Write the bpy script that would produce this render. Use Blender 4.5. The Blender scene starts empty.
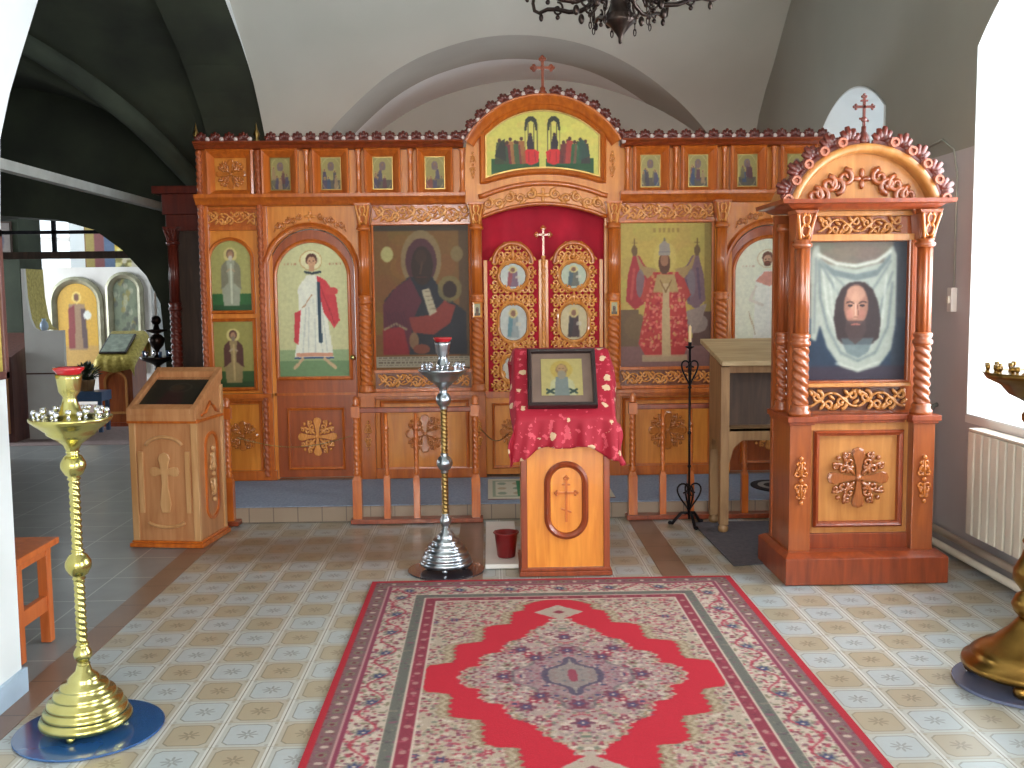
import bpy, math, random
import numpy as np
from mathutils import Vector, Matrix
PI = math.pi
random.seed(7)
scn = bpy.context.scene
COL = scn.collection

# ---------------------------------------------------------------- camera
F_PX, EYE = 1000.0, 1.55
def camera_axes(yaw, pitch, roll):
    y, p, r = map(math.radians, (yaw, pitch, roll))
    f = np.array([math.sin(y)*math.cos(p), math.cos(y)*math.cos(p), -math.sin(p)])
    rt = np.array([math.cos(y), -math.sin(y), 0.0])
    up = np.cross(rt, f)
    return rt*math.cos(r)-up*math.sin(r), rt*math.sin(r)+up*math.cos(r), f
CR, CU, CF = camera_axes(1.30, 5.24, 0.62)
cam = bpy.data.cameras.new('camera'); camo = bpy.data.objects.new('camera', cam); COL.objects.link(camo)
cam.sensor_width = 36; cam.lens = F_PX/1024*36; cam.clip_start = 0.05
camo.matrix_world = Matrix(((CR[0], CU[0], -CF[0], 0), (CR[1], CU[1], -CF[1], 0), (CR[2], CU[2], -CF[2], EYE), (0, 0, 0, 1)))
scn.camera = camo
def on_plane(px, py, axis, val):      # measures a point of the photograph on a wall or floor plane
    d = CF*F_PX+CR*(px-512)-CU*(py-384)
    c = (0, 0, EYE)
    return np.array(c)+d*((val-c[axis])/d[axis])
YI = 7.73                             # front plane of the icon screen
def IC(px, py):
    p = on_plane(px, py, 1, YI); return float(p[0]), float(p[2])
def IX(px, py=300): return IC(px, py)[0]
def IZ(py, px=543): return IC(px, py)[1]

# ---------------------------------------------------------------- world, lights, exposure
w = bpy.data.worlds.new('sky'); scn.world = w; w.use_nodes = True
bg = w.node_tree.nodes['Background']; bg.inputs[0].default_value = (0.82, 0.93, 1.0, 1); bg.inputs[1].default_value = 1.5
scn.view_settings.view_transform = 'Standard'; scn.view_settings.look = 'None'
scn.view_settings.gamma = 1; scn.view_settings.use_curve_mapping = False
scn.view_settings.exposure = 0.42
def daylight(name, loc, rot, sx, sy, power, col=(0.86, 0.94, 1.0)):
    l = bpy.data.lights.new(name, 'AREA'); l.shape = 'RECTANGLE'; l.size = sx; l.size_y = sy; l.energy = power; l.color = col
    o = bpy.data.objects.new(name, l); o.location = loc; o.rotation_euler = rot; COL.objects.link(o); return o
# daylight outside each window opening, shining in
daylight('daylight_window_right', (3.45, 4.55, 1.95), (0, PI/2, 0), 2.3, 2.2, 185)
daylight('daylight_window_right_rear', (3.45, 0.2, 1.95), (0, PI/2, 0), 2.3, 2.4, 290)
daylight('daylight_window_altar', (3.45, 7.45, 2.0), (0, PI/2, 0), 2.0, 1.4, 3.5)
daylight('daylight_window_west_left', (-0.9, -4.0, 2.1), (PI/2, 0, 0), 1.5, 2.3, 225, (1.0, 0.96, 0.9))
daylight('daylight_window_west_right', (1.5, -4.0, 2.1), (PI/2, 0, 0), 1.5, 2.3, 225, (1.0, 0.96, 0.9))
daylight('daylight_window_aisle_north', (-9.4, 12.5, 1.9), (0, -PI/2, 0), 2.2, 2.6, 200)
daylight('daylight_window_aisle_near', (-7.4, 5.6, 1.8), (0, -PI/2, 0), 0.9, 0.9, 40)
daylight('daylight_added_chapel_near', (-9.4, 10.55, 1.5), (0, -PI/2, 0), 1.7, 0.75, 170)  # added lamp at an unseen opening, to brighten the white partition
daylight('daylight_added_apse', (0.3, 10.75, 1.55), (-PI/2, 0, 0), 1.4, 1.2, 75)  # added lamp hidden behind the screen, to light the altar vault

# ---------------------------------------------------------------- materials
def srgb(c):
    return tuple((v/255/12.92 if v <= 10.31 else ((v/255+0.055)/1.055)**2.4) for v in c)
MATS = {}
def new_mat(name):
    m = bpy.data.materials.new(name); m.use_nodes = True; MATS[name] = m
    return m, m.node_tree.nodes, m.node_tree.links, m.node_tree.nodes['Principled BSDF']
def setp(b, rough=0.5, metal=0.0, coat=0.0, spec=0.5):
    b.inputs['Roughness'].default_value = rough; b.inputs['Metallic'].default_value = metal
    b.inputs['Coat Weight'].default_value = coat; b.inputs['Coat Roughness'].default_value = 0.12
    b.inputs['Specular IOR Level'].default_value = spec
def mottled(name, a, c, rough=0.5, metal=0.0, coat=0.0, scale=8.0, stretch=(1, 1, 1), bump=0.0, detail=4, spec=0.5, dist=0.0):
    m, N, L, b = new_mat(name); setp(b, rough, metal, coat, spec)
    tc = N.new('ShaderNodeTexCoord'); mp = N.new('ShaderNodeMapping'); mp.inputs['Scale'].default_value = stretch
    nz = N.new('ShaderNodeTexNoise'); nz.inputs['Scale'].default_value = scale; nz.inputs['Detail'].default_value = detail
    nz.inputs['Distortion'].default_value = dist
    mx = N.new('ShaderNodeMix'); mx.data_type = 'RGBA'
    rp = N.new('ShaderNodeMapRange'); rp.inputs['From Min'].default_value = 0.3; rp.inputs['From Max'].default_value = 0.7
    L.new(tc.outputs['Object'], mp.inputs[0]); L.new(mp.outputs[0], nz.inputs['Vector'])
    L.new(nz.outputs[0], rp.inputs[0]); L.new(rp.outputs[0], mx.inputs[0])
    mx.inputs[6].default_value = (*srgb(a), 1); mx.inputs[7].default_value = (*srgb(c), 1)
    L.new(mx.outputs[2], b.inputs['Base Color'])
    if bump:
        bp = N.new('ShaderNodeBump'); bp.inputs['Strength'].default_value = bump; bp.inputs['Distance'].default_value = 0.01
        L.new(nz.outputs[0], bp.inputs['Height']); L.new(bp.outputs[0], b.inputs['Normal'])
    return m
def wood(name, a, c, rough=0.36, coat=0.35, stretch=(9, 9, 1.0), scale=3.0):
    return mottled(name, a, c, rough, 0, coat, scale, stretch, 0.03, 5, 0.5, 0.6)
HONEY = wood('honey_wood', (230, 148, 54), (206, 118, 34))
AMBER = wood('amber_wood', (208, 112, 38), (174, 84, 26), 0.3, 0.7)
DOORWOOD = wood('chestnut_wood', (176, 86, 34), (146, 66, 24))
REDWOOD = wood('red_brown_wood', (150, 66, 28), (116, 46, 20))
CREST = wood('dark_red_wood', (112, 40, 24), (78, 26, 18))
CARVED = wood('gilded_carved_wood', (236, 166, 88), (206, 122, 52), 0.22, 0.8)
CARVED2 = wood('shiny_carved_wood', (206, 124, 54), (170, 90, 32), 0.18, 0.9)
GROUND = wood('dark_carving_ground', (140, 76, 34), (112, 56, 24))
KIOSK = wood('russet_wood', (162, 84, 38), (128, 60, 26), 0.3, 0.6)
KIOSKPALE = wood('tan_wood', (192, 130, 68), (166, 104, 48))
PALE = wood('pale_tan_wood', (198, 142, 96), (174, 114, 70))
PALE2 = wood('pale_carved_wood', (206, 158, 108), (184, 132, 82))
OLDWOOD = wood('aged_grey_brown_wood', (158, 122, 82), (122, 88, 54), 0.5, 0.1)
OLDDARK = wood('dark_old_wood', (84, 62, 48), (58, 42, 34), 0.6, 0.0)
BENCH = wood('orange_wood', (204, 110, 54), (176, 84, 36))
PLUM = wood('plum_brown_wood', (104, 64, 56), (78, 44, 42), 0.5, 0.1)
BRASS = mottled('polished_brass', (204, 196, 130), (176, 166, 92), 0.24, 1.0, 0, 6)
BRASSDARK = mottled('warm_brass', (160, 124, 62), (104, 74, 36), 0.28, 1.0, 0, 5)
SILVER = mottled('silvered_metal', (200, 206, 212), (160, 168, 176), 0.28, 1.0, 0, 6)
GOLDROPE = mottled('gilt_metal', (176, 148, 92), (140, 112, 66), 0.3, 1.0, 0, 9)
CHROME = mottled('bright_metal', (226, 228, 236), (190, 192, 204), 0.15, 1.0, 0, 6)
IRON = mottled('black_iron', (44, 42, 46), (24, 22, 26), 0.4, 0.8, 0, 20)
BRONZE = mottled('dark_bronze', (70, 58, 52), (40, 32, 32), 0.32, 0.9, 0, 12)
PLASTER = mottled('nave_plaster', (190, 190, 182), (180, 181, 172), 0.85, 0, 0, 1.2, (1, 1, 1), 0.02)
PLASTERW = mottled('white_plaster', (222, 226, 226), (210, 214, 214), 0.8, 0, 0, 2.0)
GREYWALL = mottled('plain_mid_grey', (158, 156, 146), (148, 146, 136), 0.7, 0, 0, 1.5)
def two_tone():                        # paler lilac-grey below, grey above
    m, N, L, b = new_mat('two_tone_wall'); setp(b, 0.6)
    tc = N.new('ShaderNodeTexCoord'); sp = N.new('ShaderNodeSeparateXYZ'); L.new(tc.outputs['Object'], sp.inputs[0])
    gt = N.new('ShaderNodeMath'); gt.operation = 'GREATER_THAN'; gt.inputs[1].default_value = 2.33; L.new(sp.outputs[2], gt.inputs[0])
    nz = N.new('ShaderNodeTexNoise'); nz.inputs['Scale'].default_value = 2.5; nz.inputs['Detail'].default_value = 5; L.new(tc.outputs['Object'], nz.inputs['Vector'])
    def mx(f, a, c):
        n = N.new('ShaderNodeMix'); n.data_type = 'RGBA'; L.new(f, n.inputs[0])
        for k, v in ((6, a), (7, c)):
            if isinstance(v, tuple): n.inputs[k].default_value = (*srgb(v), 1)
            else: L.new(v, n.inputs[k])
        return n.outputs[2]
    L.new(mx(gt.outputs[0], mx(nz.outputs[0], (190, 185, 187), (174, 169, 170)), mx(nz.outputs[0], (150, 148, 138), (138, 136, 126))), b.inputs['Base Color']); return m
WALLR = two_tone()
AISLE = mottled('shade_darkened_plaster', (62, 68, 52), (34, 38, 30), 0.9, 0, 0, 1.6, (1, 1, 1), 0.0, 6)  # aisle plaster, its want of light put into the dark colour
AISLERIB = mottled('dark_green_rib', (72, 80, 66), (54, 60, 50), 0.9, 0, 0, 3.0)  # rib tone darkened along with the shaded aisle plaster
WHITEP = mottled('white_paint', (226, 222, 216), (212, 206, 200), 0.4, 0, 0, 3)
CREAMP = mottled('cream_enamel', (216, 208, 192), (200, 192, 176), 0.35, 0, 0, 4)
REDGLASS = mottled('red_glass', (170, 20, 30), (120, 10, 20), 0.12, 0, 0.6, 5)
BUCKET = mottled('dark_red_plastic', (130, 18, 22), (106, 12, 18), 0.35, 0, 0.2, 5)
WAX = mottled('wax', (226, 196, 150), (212, 176, 126), 0.5, 0, 0, 10)
CRIMSON = mottled('crimson_velvet', (196, 4, 46), (172, 2, 40), 0.75, 0, 0, 6, (1, 1, 1), 0.05)
DEEPRED = mottled('deep_red_cloth', (128, 22, 28), (98, 14, 22), 0.8, 0, 0, 8)
RUNNER = mottled('blue_grey_carpet', (150, 164, 186), (126, 140, 164), 0.95, 0, 0, 60, (1, 1, 1), 0.2)
GREYMAT = mottled('grey_carpet', (88, 84, 90), (70, 66, 72), 0.95, 0, 0, 40, (1, 1, 1), 0.2)
STEEL = mottled('blue_enamelled_tin', (44, 88, 140), (34, 70, 118), 0.16, 0.1, 0.8, 3)
GLASSDISC = mottled('dark_lacquered_disc', (64, 56, 60), (44, 38, 44), 0.12, 0, 0.7, 4)
SLATE = mottled('slate_lacquered_disc', (104, 110, 136), (84, 90, 116), 0.18, 0, 0.6, 4)
GOLDCLOTH = mottled('gold_brocade', (206, 186, 96), (160, 140, 60), 0.45, 0.2, 0, 30, (1, 1, 1), 0.3)
NAVY = mottled('blue_enamel', (70, 100, 140), (50, 80, 120), 0.4, 0, 0.2, 6)
FOLIAGE = mottled('dark_leaf', (44, 62, 38), (26, 40, 24), 0.6, 0, 0, 12)

def vcol_mat(name, rough=0.5, coat=0.0, noise=0.0, nscale=60.0, bump=0.0):
    m, N, L, b = new_mat(name); setp(b, rough, 0, coat)
    at = N.new('ShaderNodeAttribute'); at.attribute_name = 'paint'
    if noise:
        tc = N.new('ShaderNodeTexCoord'); nz = N.new('ShaderNodeTexNoise'); nz.inputs['Scale'].default_value = nscale; nz.inputs['Detail'].default_value = 5
        L.new(tc.outputs['Object'], nz.inputs['Vector'])
        mr = N.new('ShaderNodeMapRange'); mr.inputs['From Min'].default_value = 0.3; mr.inputs['From Max'].default_value = 0.7
        mr.inputs['To Min'].default_value = 1-noise; mr.inputs['To Max'].default_value = 1+noise
        L.new(nz.outputs[0], mr.inputs[0])
        vm = N.new('ShaderNodeVectorMath'); vm.operation = 'SCALE'
        L.new(at.outputs['Color'], vm.inputs[0]); L.new(mr.outputs[0], vm.inputs['Scale']); L.new(vm.outputs[0], b.inputs['Base Color'])
        if bump:
            bp = N.new('ShaderNodeBump'); bp.inputs['Strength'].default_value = bump; bp.inputs['Distance'].default_value = 0.004
            L.new(nz.outputs[0], bp.inputs['Height']); L.new(bp.outputs[0], b.inputs['Normal'])
    else:
        L.new(at.outputs['Color'], b.inputs['Base Color'])
    return m
PAINT = vcol_mat('painted_panel', 0.5, 0.0, 0.08, 40)
GLAZED = vcol_mat('painted_panel_under_varnish', 0.42, 0.0, 0.08, 40); GLAZED.node_tree.nodes['Principled BSDF'].inputs['Specular IOR Level'].default_value = 0.22
WOOL = vcol_mat('knotted_wool', 0.95, 0, 0.14, 220, 0.4)

# ---------------------------------------------------------------- mesh builder
class MB:
    def __init__(s): s.v = []; s.f = []; s.sm = []; s.mi = []; s.cur = 0
    def add(s, vs, fs, smooth=False):
        o = len(s.v); s.v.extend([tuple(p) for p in vs])
        for f in fs:
            s.f.append(tuple(i+o for i in f)); s.sm.append(smooth); s.mi.append(s.cur)
        return s
    def box(s, x0, x1, y0, y1, z0, z1):
        return s.add([(x0, y0, z0), (x1, y0, z0), (x1, y1, z0), (x0, y1, z0), (x0, y0, z1), (x1, y0, z1), (x1, y1, z1), (x0, y1, z1)],
                     [(0, 3, 2, 1), (4, 5, 6, 7), (0, 1, 5, 4), (1, 2, 6, 5), (2, 3, 7, 6), (3, 0, 4, 7)])
    def hexa(s, bottom, top):          # two quads, each counter-clockwise from above
        return s.add(list(bottom)+list(top), [(0, 3, 2, 1), (4, 5, 6, 7), (0, 1, 5, 4), (1, 2, 6, 5), (2, 3, 7, 6), (3, 0, 4, 7)])
    def loops(s, ls, smooth=False, close=True, cap0=False, cap1=False):
        n = len(ls[0]); vs = [p for l in ls for p in l]; fs = []
        m = n if close else n-1
        for k in range(len(ls)-1):
            for i in range(m):
                j = (i+1) % n
                fs.append((k*n+i, k*n+j, (k+1)*n+j, (k+1)*n+i))
        if cap0: fs.append(tuple(range(n))[::-1])
        if cap1: fs.append(tuple((len(ls)-1)*n+i for i in range(n)))
        return s.add(vs, fs, smooth)
    def prism(s, outline, y0, y1):     # outline in xz, facing -y at y0
        a = [(x, y0, z) for x, z in outline]; b = [(x, y1, z) for x, z in outline]
        return s.loops([b, a], cap0=True, cap1=True)
    def prism_z(s, outline, z0, z1):
        a = [(x, y, z0) for x, y in outline]; b = [(x, y, z1) for x, y in outline]
        return s.loops([a, b], cap0=True, cap1=True)
    def prism_x(s, outline, x0, x1):   # outline in yz
        a = [(x0, y, z) for y, z in outline]; b = [(x1, y, z) for y, z in outline]
        return s.loops([a, b], cap0=True, cap1=True)
    def lathe(s, prof, cx=0, cy=0, seg=28, mod=None, smooth=True):
        ls = []
        for r, z in prof:
            l = []
            for i in range(seg):
                a = 2*PI*i/seg; rr = r*(mod(a, z) if mod else 1)
                l.append((cx+rr*math.cos(a), cy+rr*math.sin(a), z))
            ls.append(l)
        return s.loops(ls, smooth, True, prof[0][0] > 1e-4, prof[-1][0] > 1e-4)
    def ell(s, cx, cy, cz, rx, ry, rz, seg=10, rings=6, rot=0.0):
        vs = []; fs = []; ca, sa = math.cos(rot), math.sin(rot)
        def P(x, y, z): return (cx+x*ca-z*sa, cy+y, cz+x*sa+z*ca)
        vs.append(P(0, 0, -rz))
        for k in range(1, rings):
            t = -PI/2+PI*k/rings
            for i in range(seg):
                a = 2*PI*i/seg
                vs.append(P(rx*math.cos(t)*math.cos(a), ry*math.cos(t)*math.sin(a), rz*math.sin(t)))
        vs.append(P(0, 0, rz)); top = len(vs)-1
        for i in range(seg):
            j = (i+1) % seg
            fs.append((0, 1+j, 1+i))
            for k in range(rings-2):
                a, b = 1+k*seg, 1+(k+1)*seg
                fs.append((a+i, a+j, b+j, b+i))
            fs.append((top, 1+(rings-2)*seg+i, 1+(rings-2)*seg+j))
        return s.add(vs, fs, True)
    def tube(s, pts, r, n=6, caps=True, flat=1.0):
        pts = [Vector(p) for p in pts]; m = len(pts)
        rs = r if hasattr(r, '__len__') else [r]*m
        ls = []; up = Vector((0, 1, 0))
        for i, p in enumerate(pts):
            t = (pts[min(i+1, m-1)]-pts[max(i-1, 0)])
            if t.length < 1e-9: t = Vector((0, 0, 1))
            t.normalize()
            if abs(t.dot(up)) > 0.95: u = Vector((1, 0, 0))
            else: u = up
            a = t.cross(u).normalized(); b = a.cross(t).normalized()
            ls.append([tuple(p+a*(rs[i]*math.cos(2*PI*k/n))+b*(rs[i]*flat*math.sin(2*PI*k/n))) for k in range(n)])
        return s.loops(ls, True, True, caps, caps)
    def rope(s, x, y, z0, z1, r, lobes=3, pitch=0.08, amp=0.14, seg=24, dz=0.008):
        n = max(4, int((z1-z0)/dz)); ls = []
        for k in range(n+1):
            z = z0+(z1-z0)*k/n; l = []
            for i in range(seg):
                a = 2*PI*i/seg
                q = abs(math.sin((lobes*a+2*PI*z/pitch)/2))
                rr = r*(1-amp+amp*1.4*q-0.2*amp)
                l.append((x+rr*math.cos(a), y+rr*math.sin(a), z))
            ls.append(l)
        return s.loops(ls, True, True, True, True)
    def build(s, name, mat, parent=None, bevel=0.0, smooth_all=None):
        me = bpy.data.meshes.new(name); me.from_pydata(s.v, [], s.f)
        mats = mat if isinstance(mat, (list, tuple)) else [mat]
        for m in mats: me.materials.append(m)
        sm = s.sm if smooth_all is None else [smooth_all]*len(s.f)
        me.polygons.foreach_set('use_smooth', sm); me.polygons.foreach_set('material_index', s.mi)
        me.update()
        return link(name, me, parent, bevel)
def link(name, me, parent=None, bevel=0.0):
    o = bpy.data.objects.new(name, me); COL.objects.link(o)
    if parent is not None:
        o.parent = parent
        if parent.parent is None and parent.type == 'EMPTY': o.matrix_parent_inverse = parent.matrix_basis.inverted()
    if bevel:
        b = o.modifiers.new('bevel', 'BEVEL'); b.width = bevel; b.segments = 2; b.limit_method = 'ANGLE'; b.angle_limit = math.radians(40)
    return o
def boxes(name, mat, parent, lst, bevel=0.0):      # each box a part of its own
    return [MB().box(*b).build(name, mat, parent, bevel) for b in lst]
def thing(name, label, cat, loc=(0, 0, 0), rz=0.0, group=None):
    o = bpy.data.objects.new(name, None); COL.objects.link(o); o.empty_display_size = 0.1
    o.location = loc; o.rotation_euler = (0, 0, rz)
    o['label'] = label; o['category'] = cat
    if group: o['group'] = group
    return o
def tag(o, label, cat, group=None, kind=None):
    o['label'] = label; o['category'] = cat
    if group: o['group'] = group
    if kind: o['kind'] = kind
    return o
def struct(o): o['kind'] = 'structure'; return o
def copy_tree(o, parent=None):
    c = o.copy(); COL.objects.link(c)
    if parent is not None: c.parent = parent
    for ch in list(o.children): copy_tree(ch, c)
    return c
def twin(o, dx=0, dy=0, dz=0):          # a copy of a part (with its sub-parts) moved aside under the same parent
    c = copy_tree(o, o.parent); c.location = (o.location[0]+dx, o.location[1]+dy, o.location[2]+dz); return c
def rect(x0, x1, z0, z1, d=0.0): return [(x0-d, z0-d), (x1+d, z0-d), (x1+d, z1+d), (x0-d, z1+d)]
def arch(x0, x1, z0, zs, crown, n=20, d=0.0):     # rectangle with a segmental head, outline counter-clockwise seen from the front
    x0 -= d; x1 += d; z0 -= d; crown += d
    hw = (x1-x0)/2; rise = crown-zs; R = (hw*hw+rise*rise)/(2*rise); cz = crown-R; xc = (x0+x1)/2
    a0 = math.asin(min(1, hw/R)) if rise <= hw else PI-math.asin(min(1, hw/R))
    o = [(x0, z0), (x1, z0)]
    for k in range(n+1):
        a = a0-2*a0*k/n
        o.append((xc+R*math.sin(a), cz+R*math.cos(a)))
    return o
def circ(cx, cz, rx, rz=None, n=32):
    rz = rz or rx
    return [(cx+rx*math.cos(2*PI*i/n), cz+rz*math.sin(2*PI*i/n)) for i in range(n)]
def oval(cx, cz, rx, h, n=16):         # stadium: two half circles and straight sides
    o = []
    for k in range(n+1): a = PI*k/n; o.append((cx+rx*math.cos(a), cz+h/2-rx+rx*math.sin(a)))
    for k in range(n+1): a = PI+PI*k/n; o.append((cx+rx*math.cos(a), cz-h/2+rx+rx*math.sin(a)))
    return o
def moulding(mb, outs, ys):            # nested outlines, each with its own depth, make a profiled frame
    return mb.loops([[(x, y, z) for x, z in o] for o, y in zip(outs, ys)])
def frame(mb, fn, w, yb, yf, inner_y=None):    # fn(d) = outline grown by d
    inner_y = yb if inner_y is None else inner_y
    return moulding(mb, [fn(w), fn(w), fn(w*0.65), fn(w*0.35), fn(w*0.12), fn(0)],
                    [yb, yf+(yb-yf)*0.35, yf, yf+(yb-yf)*0.2, yf+(yb-yf)*0.25, inner_y])

# ---------------------------------------------------------------- carved ornaments (local: x across, z up, relief towards -y, origin at centre)
def spiral(cx, cz, r, turns=1.3, d=1, a0=0.0, y=-0.006, n=18):
    p = []
    for k in range(n+1):
        t = k/n; a = a0+d*2*PI*turns*t; rr = r*(1-0.82*t)
        p.append((cx+rr*math.cos(a), y-0.004*t, cz+rr*math.sin(a)))
    return p
def leaf(mb, cx, cz, l, w, ang, y=-0.004, d=0.008): mb.ell(cx, y, cz, w/2, d, l/2, 8, 5, ang)
def rosette_mb(R):
    mb = MB()
    for q in range(4):
        a = q*PI/2; ca, sa = math.cos(a), math.sin(a)
        def P(u, v): return (u*ca-v*sa, u*sa+v*ca)
        o = [P(0.05*R, -0.06*R), P(0.45*R, -0.10*R), P(0.80*R, -0.20*R), P(0.94*R, -0.15*R), P(0.99*R, 0), P(0.94*R, 0.15*R), P(0.80*R, 0.20*R), P(0.45*R, 0.10*R), P(0.05*R, 0.06*R)]
        back = [(x, 0, z) for x, z in o]; mid = [(x, -0.12*R, z) for x, z in o]
        top = [(x*0.92, -0.15*R, z*0.92) for x, z in o]
        mb.loops([back, mid, top], cap1=True)
        b = a+PI/4
        for s_ in (-1, 1):
            c_ = b+s_*0.27
            mb.tube(spiral(0.56*R*math.cos(c_), 0.56*R*math.sin(c_), 0.17*R, 1.2, s_, b+PI, -0.09*R, 12), [0.065*R*(1.2-0.5*k/12) for k in range(13)], 6)
            mb.tube(spiral(0.84*R*math.cos(b+s_*0.34), 0.84*R*math.sin(b+s_*0.34), 0.11*R, 1.1, -s_, b, -0.09*R, 10), [0.055*R*(1.2-0.5*k/10) for k in range(11)], 6)
            leaf(mb, 0.76*R*math.cos(b+s_*0.16), 0.76*R*math.sin(b+s_*0.16), 0.34*R, 0.13*R, b+s_*0.5-PI/2, -0.08*R, 0.09*R)
        leaf(mb, 0.36*R*math.cos(b), 0.36*R*math.sin(b), 0.44*R, 0.16*R, b-PI/2, -0.08*R, 0.10*R)
        mb.ell(0.92*R*math.cos(b), -0.08*R, 0.92*R*math.sin(b), 0.085*R, 0.09*R, 0.085*R, 8, 5)
    mb.ell(0, -0.13*R, 0, 0.12*R, 0.10*R, 0.12*R, 10, 6)
    return mb
def spray_mb(wd, h):
    mb = MB()
    for s_ in (-1, 1):
        for f in (-1, 1):
            mb.tube(spiral(s_*wd*0.24, f*h*0.14, wd*0.25, 1.2, s_*f, PI/2*f, -0.008, 14), [wd*0.085*(1.2-0.5*k/14) for k in range(15)], 6)
            mb.tube(spiral(s_*wd*0.16, f*h*0.33, wd*0.17, 1.1, -s_*f, -PI/2*f, -0.008, 12), [wd*0.08*(1.2-0.5*k/12) for k in range(13)], 6)
            leaf(mb, s_*wd*0.2, f*h*0.24, h*0.15, wd*0.20, s_*f*0.5, -0.012, 0.014)
    for f in (-1, 0, 1): mb.ell(0, -0.014, f*h*0.45, wd*0.15, 0.016, wd*0.15, 8, 5)
    leaf(mb, 0, h*0.22, h*0.34, wd*0.18, 0, -0.014, 0.016); leaf(mb, 0, -h*0.22, h*0.34, wd*0.18, 0, -0.014, 0.016)
    return mb
def arc_scroll_mb(R, a0, a1, h, n):    # carved vine along an arc, angle measured from the crown
    mb = MB()
    for i in range(n):
        t = (i+0.5)/n; a = a0+(a1-a0)*t; f = 1 if i % 2 == 0 else -1
        x, z = R*math.sin(a), R*math.cos(a)
        mb.tube(spiral(x, z+f*h*0.1, h*0.34, 1.3, f, f*PI/2, -0.008, 14), [h*0.10*(1.2-0.5*k/14) for k in range(15)], 6)
        leaf(mb, x+h*0.35*math.cos(a), z-h*0.35*math.sin(a)-f*h*0.22, h*0.42, h*0.16, -a+PI/2-f*0.5, -0.008)
        leaf(mb, x-h*0.2, z+f*h*0.35, h*0.3, h*0.14, -a+f, -0.008)
    mb.tube([(R*math.sin(a0+(a1-a0)*k/20), -0.006, R*math.cos(a0+(a1-a0)*k/20)+0.3*h*math.sin(k*PI*n/20)) for k in range(21)], h*0.055, 6)
    return mb
def palmette_mb(wd, h):                # crest leaf, base at origin
    mb = MB()
    for k in range(-2, 3):
        a = k*0.52; l = h*(0.95-0.07*abs(k))
        mb.tube([(0.10*wd*math.sin(a), 0, 0.1*h), (0.28*wd*math.sin(a)*1.2, -0.010, 0.1*h+l*0.45*math.cos(a)), (0.5*wd*math.sin(a)*1.1, -0.004, 0.08*h+l*0.9*math.cos(a))],
                [wd*0.09, wd*0.18, wd*0.11], 6, True, 0.8)
    mb.box(-wd*0.42, wd*0.42, -0.014, 0.014, -0.004, h*0.16)
    return mb
def boss_mb(r): return MB().ell(0, 0, 0, r, r*0.7, r, 12, 8)
def three_bar_cross(mb, cx, y, z0, h, w, t=0.010, trefoil=True):
    mb.box(cx-t, cx+t, y-t, y+t, z0, z0+h)
    mb.box(cx-w/2, cx+w/2, y-t, y+t, z0+h*0.64, z0+h*0.64+2*t)
    mb.box(cx-w*0.22, cx+w*0.22, y-t*0.8, y+t*0.8, z0+h*0.84, z0+h*0.84+1.4*t)
    mb.hexa([(cx-w*0.28, y-t*0.8, z0+h*0.28), (cx+w*0.28, y-t*0.8, z0+h*0.20), (cx+w*0.28, y+t*0.8, z0+h*0.20), (cx-w*0.28, y+t*0.8, z0+h*0.28)],
            [(cx-w*0.28, y-t*0.8, z0+h*0.28+1.6*t), (cx+w*0.28, y-t*0.8, z0+h*0.20+1.6*t), (cx+w*0.28, y+t*0.8, z0+h*0.20+1.6*t), (cx-w*0.28, y+t*0.8, z0+h*0.28+1.6*t)])
    if trefoil:
        for x, z in ((cx-w/2, z0+h*0.64+t), (cx+w/2, z0+h*0.64+t), (cx, z0+h)):
            for dx, dz in ((0, 1.6*t), (1.6*t, 0), (-1.6*t, 0), (0, -1.6*t)): mb.ell(x+dx, y, z+dz, t*1.3, t, t*1.3, 8, 5)
    return mb
def budded_cross(mb, cx, y, z0, h, w, t):
    mb.box(cx-t, cx+t, y-t, y+t, z0, z0+h)
    zc = z0+h-w/2
    mb.box(cx-w/2, cx+w/2, y-t, y+t, zc-t, zc+t)
    for x, z in ((cx-w/2, zc), (cx+w/2, zc), (cx, z0+h)):
        for dx, dz in ((0, 1.5*t), (1.5*t, 0), (-1.5*t, 0), (0, -1.5*t)): mb.ell(x+dx, y, z+dz, t*1.5, t*1.2, t*1.5, 8, 5)
    mb.ell(cx, y, zc, t*2, t*1.3, t*2, 8, 5)
    return mb
def mesh_of(mb, name, mat):
    o = mb.build(name, mat); me = o.data; bpy.data.objects.remove(o); return me
def place(name, me, parent, x, y, z, s=1.0, ry=0.0, sx=1.0):
    o = bpy.data.objects.new(name, me); COL.objects.link(o); o.parent = parent
    if parent is not None and parent.parent is None and parent.type == 'EMPTY': o.matrix_parent_inverse = parent.matrix_basis.inverted()
    o.location = (x, y, z); o.scale = (s*sx, s, s); o.rotation_euler = (0, ry, 0)
    return o
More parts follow.
